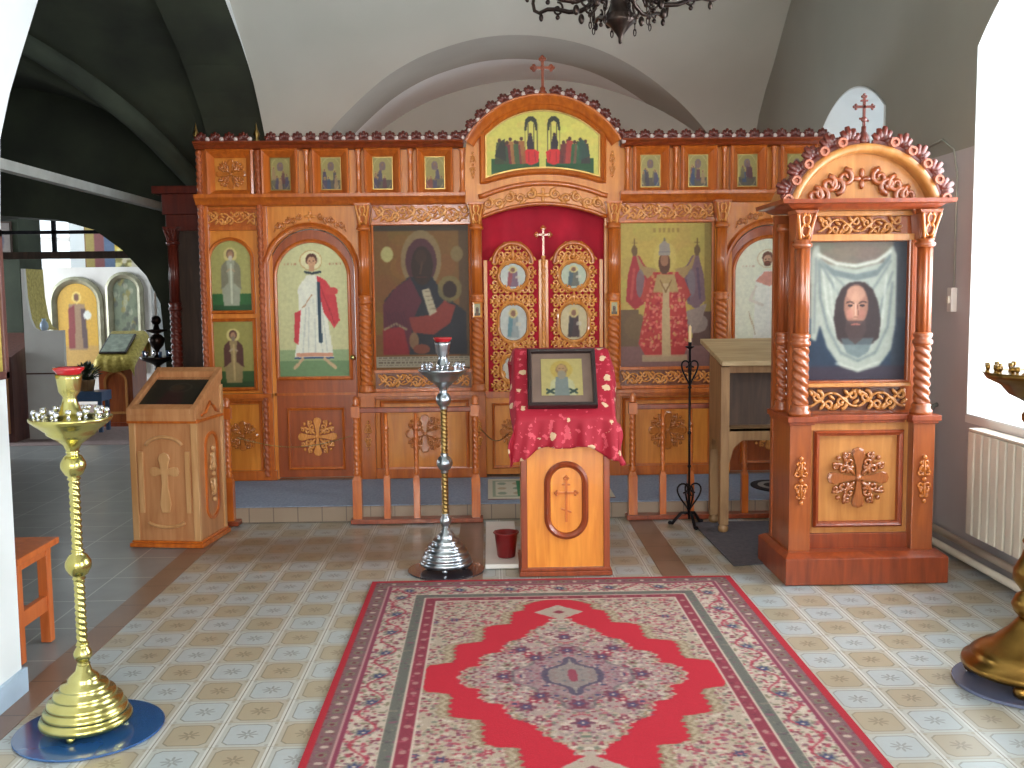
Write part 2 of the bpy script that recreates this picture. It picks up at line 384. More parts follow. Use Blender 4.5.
def frieze_data(wd, h, mat=None):
    mb = MB(); n = max(2, round(wd/(h*1.0))); c = wd/n; r = h*0.078
    for i in range(n):
        x = -wd/2+c*i; f = 1 if i % 2 == 0 else -1
        mb.tube(spiral(x+c*0.36, f*h*0.13, h*0.30, 1.3, -f, f*PI*0.5, -0.006, 14), [r*(1.25-0.6*k/14) for k in range(15)], 6)
        mb.tube(spiral(x+c*0.80, -f*h*0.2, h*0.22, 1.1, f, -f*PI*0.5, -0.006, 12), [r*(1.1-0.5*k/12) for k in range(13)], 6)
        mb.tube([(x+c*t, -0.006, f*h*0.42*math.cos(PI*t)) for t in [k/8 for k in range(9)]], r*1.0, 6)
        mb.tube([(x+c*t, -0.010, -f*h*0.30*math.cos(PI*t*1.1)) for t in [k/8 for k in range(9)]], r*0.8, 6)
        for a, b, q in ((0.08, 0.3, 0.6), (0.55, -0.32, -0.7), (0.95, 0.1, 0.9)): leaf(mb, x+c*a, f*b*h, h*0.36, h*0.17, q*f, -0.012, 0.014)
        mb.ell(x+c*0.36, -0.012, f*h*0.13, h*0.06, 0.008, h*0.06, 8, 5)
    return mesh_of(mb, 'carved_frieze', mat or CARVED)

# ---------------------------------------------------------------- painting: a little raster of pigment laid on a fine grid of vertices
class Canvas:
    def __init__(s, W, H, col, seed=1):
        s.W, s.H = W, H; s.a = np.empty((H, W, 3)); s.a[:] = col
        s.rng = np.random.RandomState(seed)
        yy, xx = np.mgrid[0:H, 0:W]; s.u = (xx+0.5)/W; s.v = (yy+0.5)/H      # v runs down
    def put(s, mask, col, k=1.0): s.a[mask] = s.a[mask]*(1-k)+np.array(col)*k
    def rect(s, u0, v0, u1, v1, col, k=1.0): s.put((s.u >= u0) & (s.u <= u1) & (s.v >= v0) & (s.v <= v1), col, k)
    def ell(s, cu, cv, ru, rv, col, k=1.0): s.put(((s.u-cu)/ru)**2+((s.v-cv)/rv)**2 <= 1, col, k)
    def ring(s, cu, cv, ru, rv, t, col, k=1.0):
        d = np.sqrt(((s.u-cu)/ru)**2+((s.v-cv)/rv)**2); s.put((d <= 1) & (d >= 1-t), col, k)
    def poly(s, pts, col, k=1.0):
        m = np.zeros(s.u.shape, bool); n = len(pts)
        for i in range(n):
            x0, y0 = pts[i]; x1, y1 = pts[(i+1) % n]
            if y0 == y1: continue
            c = ((y0 > s.v) != (y1 > s.v)) & (s.u < (x1-x0)*(s.v-y0)/(y1-y0)+x0); m ^= c
        s.put(m, col, k); return m
    def line(s, pts, w, col, k=1.0):
        for (x0, y0), (x1, y1) in zip(pts[:-1], pts[1:]):
            dx, dy = x1-x0, y1-y0; L = dx*dx+dy*dy+1e-12
            t = np.clip(((s.u-x0)*dx+(s.v-y0)*dy)/L, 0, 1)
            s.put(np.hypot(s.u-x0-t*dx, (s.v-y0-t*dy)*s.H/s.W) < w/2, col, k)
    def speckle(s, mask_pts, cols, n, r, seed=3):
        rng = np.random.RandomState(seed); us = [p[0] for p in mask_pts]; vs = [p[1] for p in mask_pts]
        for _ in range(n):
            u = rng.uniform(min(us), max(us)); v = rng.uniform(min(vs), max(vs))
            ins = False; m = len(mask_pts)
            for i in range(m):
                x0, y0 = mask_pts[i]; x1, y1 = mask_pts[(i+1) % m]
                if (y0 > v) != (y1 > v) and u < (x1-x0)*(v-y0)/(y1-y0)+x0: ins = not ins
            if ins: s.ell(u, v, r*rng.uniform(0.5, 1.2), r*s.W/s.H*rng.uniform(0.5, 1.2), cols[rng.randint(len(cols))], 0.75)
    def blur(s, n=1):
        for _ in range(n):
            p = np.pad(s.a, ((1, 1), (1, 1), (0, 0)), 'edge')
            s.a = (p[1:-1, 1:-1]*2+p[:-2, 1:-1]+p[2:, 1:-1]+p[1:-1, :-2]+p[1:-1, 2:])/6
        return s
    def sample(s, u, v):
        i = np.clip((v*s.H).astype(int), 0, s.H-1); j = np.clip((u*s.W).astype(int), 0, s.W-1)
        c = np.clip(s.a[i, j]/255, 0, 1)
        return np.where(c <= 0.04045, c/12.92, ((c+0.055)/1.055)**2.4)
def painting(name, cv, x0, x1, z0, z1, y, parent, mat=None, top=None, bot=None, nx=None, nz=None, flat=False):
    nx = nx or cv.W; nz = nz or cv.H
    U, T = np.meshgrid(np.linspace(0, 1, nx+1), np.linspace(0, 1, nz+1))
    X = x0+(x1-x0)*U
    tp = np.array([top(x) for x in X[0]]) if top else np.full(nx+1, z1)
    bt = np.array([bot(x) for x in X[0]]) if bot else np.full(nx+1, z0)
    Z = bt[None, :]+(tp-bt)[None, :]*T
    V = (z1-Z)/(z1-z0)
    col = cv.sample(U, V)
    if flat: P = np.stack([X, Z, np.full_like(X, y)], -1)          # lying: z0..z1 runs along world y
    else: P = np.stack([X, np.full_like(X, y), Z], -1)
    me = bpy.data.meshes.new(name); nv = (nx+1)*(nz+1)
    me.vertices.add(nv); me.vertices.foreach_set('co', P.reshape(-1))
    i = np.arange(nz)[:, None]*(nx+1)+np.arange(nx)[None, :]
    q = np.stack([i, i+1, i+nx+2, i+nx+1], -1).reshape(-1, 4)
    me.loops.add(q.size); me.polygons.add(len(q))
    me.loops.foreach_set('vertex_index', q.reshape(-1)); me.polygons.foreach_set('loop_start', np.arange(len(q))*4)
    me.update(calc_edges=True)
    at = me.color_attributes.new('paint', 'FLOAT_COLOR', 'POINT')
    at.data.foreach_set('color', np.concatenate([col.reshape(-1, 3), np.ones((nv, 1))], 1).astype(np.float32).reshape(-1))
    me.materials.append(mat or PAINT)
    return link(name, me, parent)
def arc_top(x0, x1, zs, crown):
    hw = (x1-x0)/2; rise = crown-zs; R = (hw*hw+rise*rise)/(2*rise); cz = crown-R; xc = (x0+x1)/2
    return lambda x: cz+math.sqrt(max(0, R*R-(x-xc)**2))

# ================================================================ THE SETTING
def tile_mat():
    m, N, L, b = new_mat('ceramic_floor_tiles'); setp(b, 0.32, 0, 0.15)
    def M(op, a, b_=None, c=None):
        n = N.new('ShaderNodeMath'); n.operation = op
        for k, v in enumerate((a, b_, c)):
            if v is None: continue
            if isinstance(v, (int, float)): n.inputs[k].default_value = v
            else: L.new(v, n.inputs[k])
        return n.outputs[0]
    def mix(f, a, c):
        n = N.new('ShaderNodeMix'); n.data_type = 'RGBA'
        L.new(f, n.inputs[0]) if not isinstance(f, (int, float)) else setattr(n.inputs[0], 'default_value', f)
        for k, v in ((6, a), (7, c)):
            if isinstance(v, tuple): n.inputs[k].default_value = (*srgb(v), 1)
            else: L.new(v, n.inputs[k])
        return n.outputs[2]
    tc = N.new('ShaderNodeTexCoord'); sp = N.new('ShaderNodeSeparateXYZ'); L.new(tc.outputs['Object'], sp.inputs[0])
    x, y = sp.outputs[0], sp.outputs[1]
    u = M('DIVIDE', M('ADD', x, 1.1805), 0.205); v = M('DIVIDE', M('SUBTRACT', y, 3.337), 0.2)
    fu, fv = M('FRACT', u), M('FRACT', v)
    ck = M('MODULO', M('ABSOLUTE', M('ADD', M('FLOOR', u), M('FLOOR', v))), 2.0)
    nz = N.new('ShaderNodeTexNoise'); nz.inputs['Scale'].default_value = 3.5; nz.inputs['Detail'].default_value = 6; L.new(tc.outputs['Object'], nz.inputs['Vector'])
    nf = N.new('ShaderNodeTexNoise'); nf.inputs['Scale'].default_value = 45; nf.inputs['Detail'].default_value = 4; L.new(tc.outputs['Object'], nf.inputs['Vector'])
    inner = mix(ck, (160, 148, 126), (166, 175, 178)); base = mix(ck, (168, 163, 150), (172, 175, 170))
    du, dv = M('ABSOLUTE', M('SUBTRACT', fu, 0.5)), M('ABSOLUTE', M('SUBTRACT', fv, 0.5))
    # chamfered inner line
    q = M('MAXIMUM', M('MAXIMUM', M('DIVIDE', du, 0.36), M('DIVIDE', dv, 0.40)), M('DIVIDE', M('ADD', du, dv), 0.66))
    base = mix(M('LESS_THAN', q, 1.0), base, inner)
    base = mix(M('MULTIPLY', nf.outputs[0], 0.28), base, (150, 140, 120))
    ring = M('LESS_THAN', M('ABSOLUTE', M('SUBTRACT', q, 1.0)), 0.035)
    base = mix(M('MULTIPLY', ring, 0.5), base, (96, 84, 66))
    # star blossom
    rr = M('SQRT', M('ADD', M('MULTIPLY', du, du), M('MULTIPLY', dv, dv)))
    th = M('ARCTAN2', M('SUBTRACT', fv, 0.5), M('SUBTRACT', fu, 0.5))
    pet = M('ADD', 0.12, M('MULTIPLY', M('COSINE', M('MULTIPLY', th, 8.0)), 0.07))
    star = M('MULTIPLY', M('LESS_THAN', rr, pet), M('GREATER_THAN', rr, 0.03))
    base = mix(M('MULTIPLY', star, 0.42), base, (92, 78, 60))
    corner = M('LESS_THAN', M('SQRT', M('ADD', M('POWER', M('SUBTRACT', du, 0.42), 2.0), M('POWER', M('SUBTRACT', dv, 0.44), 2.0))), 0.04)
    base = mix(M('MULTIPLY', corner, 0.3), base, (120, 106, 86))
    g1 = M('GREATER_THAN', du, 0.445); base = mix(M('MULTIPLY', g1, 0.7), base, (196, 196, 190))
    g2 = M('GREATER_THAN', du, 0.489); base = mix(M('MULTIPLY', g2, 0.75), base, (96, 84, 66))
    g3 = M('GREATER_THAN', dv, 0.489); base = mix(M('MULTIPLY', g3, 0.45), base, (130, 118, 98))
    # a worn, walked-in brownish patch before the step
    ex = M('DIVIDE', M('ADD', x, 0.95), 1.0); ey = M('DIVIDE', M('SUBTRACT', y, 6.02), 0.34)
    el = M('ADD', M('POWER', M('ABSOLUTE', ex), 4.0), M('POWER', M('ABSOLUTE', ey), 2.0))
    wn = M('ADD', el, M('MULTIPLY', M('SUBTRACT', nz.outputs[0], 0.5), 2.2))
    wm = N.new('ShaderNodeMapRange'); wm.inputs['From Min'].default_value = 1.25; wm.inputs['From Max'].default_value = 0.35; wm.inputs['To Max'].default_value = 0.55; L.new(wn, wm.inputs[0])
    base = mix(wm.outputs[0], base, (112, 92, 68))
    L.new(base, b.inputs['Base Color'])
    bp = N.new('ShaderNodeBump'); bp.inputs['Strength'].default_value = 0.15; bp.inputs['Distance'].default_value = 0.004
    L.new(nz.outputs[0], bp.inputs['Height']); L.new(bp.outputs[0], b.inputs['Normal'])
    return m
def line_tiles(name, a, c, grout, px, py, rough=0.4, gw=0.02, axes=(0, 1)):
    m, N, L, b = new_mat(name); setp(b, rough, 0, 0.1)
    tc = N.new('ShaderNodeTexCoord'); sp = N.new('ShaderNodeSeparateXYZ'); L.new(tc.outputs['Object'], sp.inputs[0])
    fs = []
    for ax, p in zip(axes, (px, py)):
        d = N.new('ShaderNodeMath'); d.operation = 'DIVIDE'; L.new(sp.outputs[ax], d.inputs[0]); d.inputs[1].default_value = p
        f = N.new('ShaderNodeMath'); f.operation = 'FRACT'; L.new(d.outputs[0], f.inputs[0])
        g = N.new('ShaderNodeMath'); g.operation = 'LESS_THAN'; L.new(f.outputs[0], g.inputs[0]); g.inputs[1].default_value = gw/p*0.35
        fs.append(g)
    mx_ = N.new('ShaderNodeMath'); mx_.operation = 'MAXIMUM'; L.new(fs[0].outputs[0], mx_.inputs[0]); L.new(fs[1].outputs[0], mx_.inputs[1])
    nz = N.new('ShaderNodeTexNoise'); nz.inputs['Scale'].default_value = 5; nz.inputs['Detail'].default_value = 5; L.new(tc.outputs['Object'], nz.inputs['Vector'])
    c1 = N.new('ShaderNodeMix'); c1.data_type = 'RGBA'; L.new(nz.outputs[0], c1.inputs[0]); c1.inputs[6].default_value = (*srgb(a), 1); c1.inputs[7].default_value = (*srgb(c), 1)
    c2 = N.new('ShaderNodeMix'); c2.data_type = 'RGBA'; L.new(mx_.outputs[0], c2.inputs[0]); L.new(c1.outputs[2], c2.inputs[6]); c2.inputs[7].default_value = (*srgb(grout), 1)
    L.new(c2.outputs[2], b.inputs['Base Color']); return m
TILE = tile_mat()
GREYTILE = line_tiles('grey_aisle_tiles', (140, 142, 142), (112, 112, 110), (176, 176, 172), 0.42, 0.42, 0.35)
BROWNTILE = line_tiles('brown_strip_tiles', (134, 106, 88), (112, 86, 72), (92, 74, 62), 5.0, 0.33, 0.35)
RISER = line_tiles('buff_step_tiles', (158, 138, 118), (140, 122, 104), (110, 96, 84), 0.165, 5.0, 0.45, 0.02, (0, 2))

struct(MB().box(-1.86, 2.75, -3.5, 13, -0.15, 0).build('floor', TILE))
struct(MB().box(-10, -1.86, -1.0, 17, -0.15, 0).build('floor', GREYTILE))
for x0, x1 in ((-1.87, -1.735), (-0.205, -0.05), (0.93, 1.09)):
    struct(MB().box(x0, x1, -3.5, 6.74, -0.02, 0.003).build('trim_1', BROWNTILE))
struct(MB().box(-2.30, 2.70, 6.74, 9.0, 0.0, 0.105).build('floor_step', RISER, None, 0.004))

# ---- left wall with the wide arch to the aisle
ARCHL = [(3.85, 0), (3.86, 1.6), (3.92, 2.15), (4.02, 2.34), (4.12, 2.49), (4.32, 2.78), (4.55, 3.04), (4.85, 3.28), (5.3, 3.56), (5.8, 3.76), (6.35, 3.86),
         (6.9, 3.80), (7.4, 3.65), (7.81, 3.47), (8.05, 3.34), (8.29, 3.18), (8.5, 3.02), (8.65, 2.86), (8.82, 2.6), (8.93, 2.3), (9.0, 1.8), (9.0, 0)]
mb = MB().prism_x([(-3.5, 0)]+ARCHL+[(10.6, 0), (10.6, 4.8), (-3.5, 4.8)], -2.35, -1.85)
for i in range(3, len(ARCHL)): mb.mi[i] = 1      # the far side of the arch reveal takes the aisle colour, its shade painted in
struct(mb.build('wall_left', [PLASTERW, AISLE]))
struct(MB().box(-1.86, -1.835, -3.5, 3.87, 0, 0.10).build('baseboard_left', mottled('pale_blue_skirting', (176, 196, 214), (160, 182, 202), 0.5)))

# ---- right wall with arched window openings (deep reveals)
WINS = [(3.45, 5.55, 0.83, 2.86, 3.30), (6.83, 8.16, 1.30, 2.78, 3.02), (-0.8, 1.3, 0.83, 2.86, 3.30)]
def wall_with_windows(along, wins, lo, hi, z1, t0, t1, mat, name):
    mb = MB(); pr = mb.prism_x if along == 'y' else mb.prism
    def add(o): pr(o, t0, t1)
    ws = sorted(wins); c = lo
    for a, b_, zs, zp, cr in ws:
        add([(c, 0), (a, 0), (a, z1), (c, z1)])
        add([(a, 0), (b_, 0), (b_, zs), (a, zs)])
        f = arc_top(a, b_, zp, cr); n = 16
        pts = [(b_-(b_-a)*k/n, f(b_-(b_-a)*k/n)) for k in range(n+1)]
        add([(a, z1), (a, f(a))][:1]+pts[::-1]+[(b_, z1)])
        c = b_
    add([(c, 0), (hi, 0), (hi, z1), (c, z1)])
    return struct(mb.build(name, mat))
wall_with_windows('y', WINS, -3.5, 13, 5.2, 2.70, 3.30, WALLR, 'wall_right')
def thin_glass():
    m, N, L, b = new_mat('window_glass'); out = [n for n in N if n.type == 'OUTPUT_MATERIAL'][0]
    t = N.new('ShaderNodeBsdfTransparent'); g = N.new('ShaderNodeBsdfGlossy'); g.inputs['Roughness'].default_value = 0.05
    mx = N.new('ShaderNodeMixShader'); mx.inputs[0].default_value = 0.06
    L.new(t.outputs[0], mx.inputs[1]); L.new(g.outputs[0], mx.inputs[2]); L.new(mx.outputs[0], out.inputs['Surface']); return m
GLASS = thin_glass()
def window_y(n, a, b_, zs, zp, cr, x):
    root = bpy.data.objects.new('window_%d' % n, None); COL.objects.link(root); root.location = (x, (a+b_)/2, zs); struct(root)
    fr = MB(); o = arch(a, b_, zs, zp, cr); i = arch(a, b_, zs, zp, cr, d=-0.07)
    fr.loops([[(x, y, z) for y, z in o], [(x-0.07, y, z) for y, z in o], [(x-0.07, y, z) for y, z in i], [(x, y, z) for y, z in i]])
    m = (a+b_)/2
    fr.box(x-0.06, x-0.01, m-0.03, m+0.03, zs, cr-0.02); fr.box(x-0.06, x-0.01, a+0.03, b_-0.03, zp-0.35, zp-0.29)
    fr.build('window_frame', WHITEP, root)
    g = MB(); q = arch(a, b_, zs, zp, cr, d=-0.03); g.prism_x([(y, z) for y, z in q], x-0.036, x-0.032); g.build('pane', GLASS, root)
    MB().box(2.695, x, a-0.02, b_+0.02, zs-0.04, zs).build('window_sill', WHITEP, root)
for k, wn in enumerate(WINS): window_y(k+1, *wn, 3.28)
# white plastered reveals lining the openings
for k, (a, b_, zs, zp, cr) in enumerate(WINS):
    o = arch(a, b_, zs, zp, cr); i = arch(a, b_, zs, zp, cr, d=-0.012); mb = MB()
    mb.loops([[(2.69, y, z) for y, z in o], [(2.69, y, z) for y, z in i], [(3.2, y, z) for y, z in i]])
    struct(mb.build('trim_%d' % (k+2), PLASTERW))

# ---- west wall behind the photographer, with its two windows
wall_with_windows('x', [(-1.6, -0.2, 0.9, 2.8, 3.2), (0.8, 2.2, 0.9, 2.8, 3.2)], -2.35, 3.3, 5.2, -3.9, -3.5, PLASTERW, 'wall_west')
for k, (a, b_) in enumerate(((-1.6, -0.2), (0.8, 2.2))):
    root = bpy.data.objects.new('window_%d' % (k+4), None); COL.objects.link(root); root.location = ((a+b_)/2, -3.8, 0.9); struct(root)
    fr = MB(); o = arch(a, b_, 0.9, 2.8, 3.2); i = arch(a, b_, 0.9, 2.8, 3.2, d=-0.07)
    moulding(fr, [o, o, i, i], [-3.85, -3.78, -3.78, -3.85]); fr.box((a+b_)/2-0.03, (a+b_)/2+0.03, -3.84, -3.79, 0.9, 3.18); fr.box(a, b_, -3.84, -3.79, 2.3, 2.36)
    fr.build('window_frame', WHITEP, root); MB().prism(arch(a, b_, 0.9, 2.8, 3.2, d=-0.03), -3.82, -3.816).build('pane', GLASS, root)

# ---- vault: the coved web that rises behind the icon screen, pierced by the altar arch
LP = [(0.0, 8.7), (2.6, 8.65), (2.9, 8.55), (3.0, 8.44), (3.2, 8.27), (3.45, 7.9), (3.7, 7.5), (3.95, 7.0), (4.2, 6.4), (4.45, 5.6), (4.65, 4.6), (4.8, 3.4)]
RP = [(0.0, 10.2), (2.6, 10.2), (2.9, 10.2), (3.15, 10.15), (3.4, 9.9), (3.68, 9.5), (3.9, 9.25), (4.1, 9.0), (4.3, 8.6), (4.5, 8.0), (4.68, 7.0), (4.8, 5.6)]
def interp(P, z):
    for (a, ya), (b_, yb) in zip(P[:-1], P[1:]):
        if z <= b_: return ya+(yb-ya)*(z-a)/(b_-a)
    return P[-1][1]
def WEB(x, z):
    t = (x+1.85)/4.55; return interp(LP, z)*(1-t)+interp(RP, z)*t
def hit_web(px, py):
    d = CF*F_PX+CR*(px-512)-CU*(py-384); lo, hi = 3.0, 14.0
    for _ in range(60):
        m = (lo+hi)/2; t = m/d[1]; x, z = d[0]*t, EYE+d[2]*t
        if m < WEB(x, min(z, 4.79)) and z < 4.79: lo = m
        else: hi = m
    t = lo/d[1]; return d[0]*t, EYE+d[2]*t
apx = [(296, 190), (312, 158), (330, 131), (352, 107), (382, 80), (410, 62), (440, 49), (480, 38), (520, 35), (560, 39), (600, 50), (640, 71), (676, 99), (705, 130), (730, 165), (742, 190)]
def spline(P, k=4):
    o = []
    for i in range(len(P)-1):
        p0, p1, p2, p3 = P[max(i-1, 0)], P[i], P[i+1], P[min(i+2, len(P)-1)]
        for j in range(k):
            t = j/k; o.append(tuple(0.5*((2*b_)+(c-a)*t+(2*a-5*b_+4*c-d)*t*t+(-a+3*b_-3*c+d)*t**3) for a, b_, c, d in zip(p0, p1, p2, p3)))
    return o+[P[-1]]
AO = [hit_web(*p) for p in spline(apx)]
AO = [(AO[0][0], 0.1), (AO[0][0], 1.2)]+AO+[(AO[-1][0], 1.2), (AO[-1][0], 0.1)]
# refine the outline
def refine(P, k=3):
    o = []
    for a, b_ in zip(P[:-1], P[1:]):
        for i in range(k): o.append((a[0]+(b_[0]-a[0])*i/k, a[1]+(b_[1]-a[1])*i/k))
    return o+[P[-1]]
AO = refine(AO[:2], 6)[:-1]+AO[1:-1]+refine(AO[-2:], 6)[1:]
n = len(AO); outer = []
BX0, BX1, BZ = -1.85, 2.70, 4.79
for i, (x, z) in enumerate(AO):           # boundary: up the left side, over the top, down the right side
    t = i/(n-1)
    if t < 0.32: outer.append((BX0, 0.1+(BZ-0.1)*t/0.32))
    elif t <= 0.68: outer.append((BX0+(BX1-BX0)*(t-0.32)/0.36, BZ))
    else: outer.append((BX1, BZ-(BZ-0.1)*(t-0.68)/0.32))
mb = MB(); ls = []
for k in range(25):
    s = k/24; l = []
    for (x, z), (X, Z) in zip(AO, outer):
        xx, zz = x+(X-x)*s, z+(Z-z)*s; l.append((xx, WEB(xx, zz), zz))
    ls.append(l)
mb.loops(ls, True, False)
struct(mb.build('ceiling_vault', PLASTER))
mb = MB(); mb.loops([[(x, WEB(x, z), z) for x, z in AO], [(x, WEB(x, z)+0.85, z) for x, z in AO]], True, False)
struct(mb.build('trim_altar_arch', GREYWALL))  # the shade under the arch is put into this darker grey
# the bright chamber beyond the arch ring and the apse wall closing it
cx_ = 0.31
def grow(P, g): return [(cx_+(x-cx_)*g, z*(1+(g-1)*0.12) if z > 1.3 else z) for x, z in P]
G1 = grow(AO, 1.0)
mb = MB(); mb.loops([[(x, WEB(x, z)+0.85, z) for x, z in AO], [(x, WEB(x, z)+0.85+0.02, z) for x, z in G1], [(x, 10.25, z) for x, z in G1]], True, False)
struct(mb.build('ceiling_altar', PLASTERW))
mb = MB(); mb.box(-3, -0.4, 10.25, 10.6, 0, 5); mb.box(1.0, 4, 10.25, 10.6, 0, 5); mb.box(-0.4, 1.0, 10.25, 10.6, 0, 0.95); mb.box(-0.4, 1.0, 10.25, 10.6, 2.15, 5)
struct(mb.build('wall_apse', PLASTER))
root = bpy.data.objects.new('window_7', None); COL.objects.link(root); root.location = (0.3, 10.5, 0.95); struct(root)  # unseen apse window, added so its lamp can light the altar
mb = MB(); moulding(mb, [rect(-0.4, 1.0, 0.95, 2.15), rect(-0.4, 1.0, 0.95, 2.15), rect(-0.4, 1.0, 0.95, 2.15, -0.06), rect(-0.4, 1.0, 0.95, 2.15, -0.06)], [10.56, 10.50, 10.50, 10.56]); mb.box(0.275, 0.325, 10.51, 10.55, 0.95, 2.15); mb.build('window_frame', WHITEP, root)
MB().box(-0.38, 0.98, 10.53, 10.534, 0.97, 2.13).build('pane', GLASS, root)
mb = MB(); mb.box(-2.35, 3.3, -3.9, 9.3, 4.8, 5.0); struct(mb.build('ceiling', PLASTER))

# ---- the aisle seen through the left arch
def groin(x, y):
    a = max(0, 1-((x+4.72)/2.42)**2); b_ = max(0, 1-((y-6.2)/3.35)**2)
    return max(1.75+1.75*math.sqrt(a), 1.25+2.6*math.sqrt(b_))
mb = MB(); ls = []
for i in range(49):
    x = -7.1+4.75*i/48; ls.append([(x, 2.85+6.7*j/56, groin(x, 2.85+6.7*j/56)) for j in range(57)])
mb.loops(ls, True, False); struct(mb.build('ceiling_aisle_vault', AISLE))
mb = MB()
for f in (-1, 1):       # plaster ribs on the groins
    pts = []
    for k in range(41):
        t = -1+2*k/40; x = -4.72+2.42*t*0.98; y = 6.2+3.3*t*f*0.98; pts.append((x, y, groin(x, y)-0.02))
    mb.tube(pts, 0.09, 8)
struct(mb.build('trim_aisle_ribs', AISLERIB))
tarch = [(-6.05, 0), (-6.05, 1.0), (-5.95, 1.5), (-5.7, 1.85), (-5.3, 2.12), (-4.9, 2.26), (-4.52, 2.31), (-4.0, 2.27), (-3.66, 2.17), (-3.41, 1.98), (-3.2, 1.74), (-3.08, 1.48), (-3.05, 1.0), (-3.05, 0)]
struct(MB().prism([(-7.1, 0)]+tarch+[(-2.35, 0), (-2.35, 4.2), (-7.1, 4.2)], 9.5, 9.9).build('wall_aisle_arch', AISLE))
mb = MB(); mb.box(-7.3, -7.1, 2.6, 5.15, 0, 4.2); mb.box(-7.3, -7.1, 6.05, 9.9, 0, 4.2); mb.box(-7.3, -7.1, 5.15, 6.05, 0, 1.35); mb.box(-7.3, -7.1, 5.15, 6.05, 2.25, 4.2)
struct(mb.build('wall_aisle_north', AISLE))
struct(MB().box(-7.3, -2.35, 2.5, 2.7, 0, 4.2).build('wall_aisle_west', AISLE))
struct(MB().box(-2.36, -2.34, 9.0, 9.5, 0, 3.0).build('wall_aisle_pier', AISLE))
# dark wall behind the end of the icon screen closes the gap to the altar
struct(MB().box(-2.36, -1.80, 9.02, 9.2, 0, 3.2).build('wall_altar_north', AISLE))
# far chapel
mb = MB(); mb.box(-9.2, -9.0, 9.9, 10.15, 0, 3.8); mb.box(-9.2, -9.0, 10.95, 11.2, 0, 3.8); mb.box(-9.2, -9.0, 10.15, 10.95, 0, 0.6); mb.box(-9.2, -9.0, 10.15, 10.95, 2.4, 3.8); mb.box(-9.2, -9.0, 13.8, 15.9, 0, 3.8); mb.box(-9.2, -9.0, 11.2, 13.8, 0, 0.6); mb.box(-9.2, -9.0, 11.2, 13.8, 3.2, 3.8)  # the nearer opening is unseen, added for the partition's lamp
struct(mb.build('wall_chapel_north', PLASTERW))
mb = MB(); mb.box(-9.2, -7.5, 15.5, 15.8, 0, 3.8); mb.box(-6.35, -2.4, 15.5, 15.8, 0, 3.8); mb.box(-7.5, -6.35, 15.5, 15.8, 0, 1.9); mb.box(-7.5, -6.35, 15.5, 15.8, 3.3, 3.8)
struct(mb.build('wall_chapel_east', PLASTERW))
struct(MB().box(-2.6, -2.36, 9.9, 15.8, 0, 3.8).build('wall_chapel_south', PLASTERW))
struct(MB().box(-9.2, -2.36, 9.9, 15.8, 3.7, 3.85).build('ceiling_chapel', PLASTERW))
root = bpy.data.objects.new('window_6', None); COL.objects.link(root); root.location = (-6.9, 15.6, 1.9); struct(root)
mb = MB(); mb.box(-7.5, -6.35, 15.6, 15.66, 2.4, 2.46)
for x in (-7.5, -6.95, -6.40): mb.box(x, x+0.05, 15.6, 15.66, 1.9, 3.3)
mb.build('window_frame', WHITEP, root)
MB().box(-7.5, -6.35, 15.68, 15.685, 1.9, 3.3).build('pane', GLASS, root)

# ================================================================ THE ICON SCREEN
Y0 = YI
ico = thing('icon_screen', 'wide carved honey-coloured icon screen with rows of painted icons, across the back of the room on the step', 'icon screen', (0.43, Y0, 0.105))
ico['label'] = 'wide carved honey coloured icon screen with rows of painted icons behind the step'
ZB = 0.107
XL, B2 = -2.19, -1.735
GX0, GX1, GC = -0.045, 0.905, 0.43        # royal gate opening
CA, CB, CC, CD = -0.945, -0.085, 0.965, 1.80   # the four big columns
XR = 2.62
ZD, ZI0, ZI1, ZC, ZU, ZT = 0.79, 0.98, 2.07, 2.25, 2.66, 2.75
# body: boards behind everything (door and gate openings left open)
mb = MB()
mb.box(XL, B2, Y0+0.07, Y0+0.12, ZB, ZU)
mb.prism([(-1.735, ZB), (-1.66, ZB)]+[(x, z) for x, z in arch(-1.64, -1.06, ZB, 1.72, 2.02)[2:]][::-1][:0]+[(-1.66, 2.07), (-1.03, 2.07), (-1.03, ZB), (CA+0.055, ZB), (CA+0.055, ZU), (-1.735, ZU)], Y0+0.07, Y0+0.12)
mb.box(CA+0.05, GX0, Y0+0.07, Y0+0.12, ZB, ZU)
mb.box(GX1, CD-0.05, Y0+0.07, Y0+0.12, ZB, ZU)
mb.prism([(CD-0.06, ZB), (1.90, ZB), (1.90, 2.07), (2.50, 2.07), (2.50, ZB), (XR, ZB), (XR, ZU), (CD-0.06, ZU)], Y0+0.07, Y0+0.12)
mb.build('body_board', HONEY, ico)
# plinth and pilaster strips
boxes('plinth', AMBER, ico, [(x0, x1, Y0+0.02, Y0+0.07, ZB, ZB+0.075) for x0, x1 in ((XL, B2+0.07), (CA-0.055, GX0), (GX1, CD+0.06), (2.52, XR))], 0.004)
for x0, x1 in ((XL, B2+0.05), (CA-0.075, GX0+0.01), (GX1-0.01, CD+0.075), (2.52, XR)):
    mb = MB(); mb.box(x0, x1, Y0-0.01, Y0+0.07, ZD-0.035, ZD); mb.box(x0+0.005, x1-0.005, Y0+0.02, Y0+0.07, ZD-0.06, ZD-0.03)
    mb.build('dado_rail', AMBER, ico, 0.004)
boxes('pedestal', AMBER, ico, [(c-0.055, c+0.055, Y0-0.005, Y0+0.07, ZB, ZD-0.03) for c in (CA, CB, CC, CD)], 0.004)
boxes('stile', AMBER, ico, [(x-0.03, x+0.03, Y0+0.03, Y0+0.07, ZB, ZU) for x in (XL+0.03, B2+0.02)], 0.004)
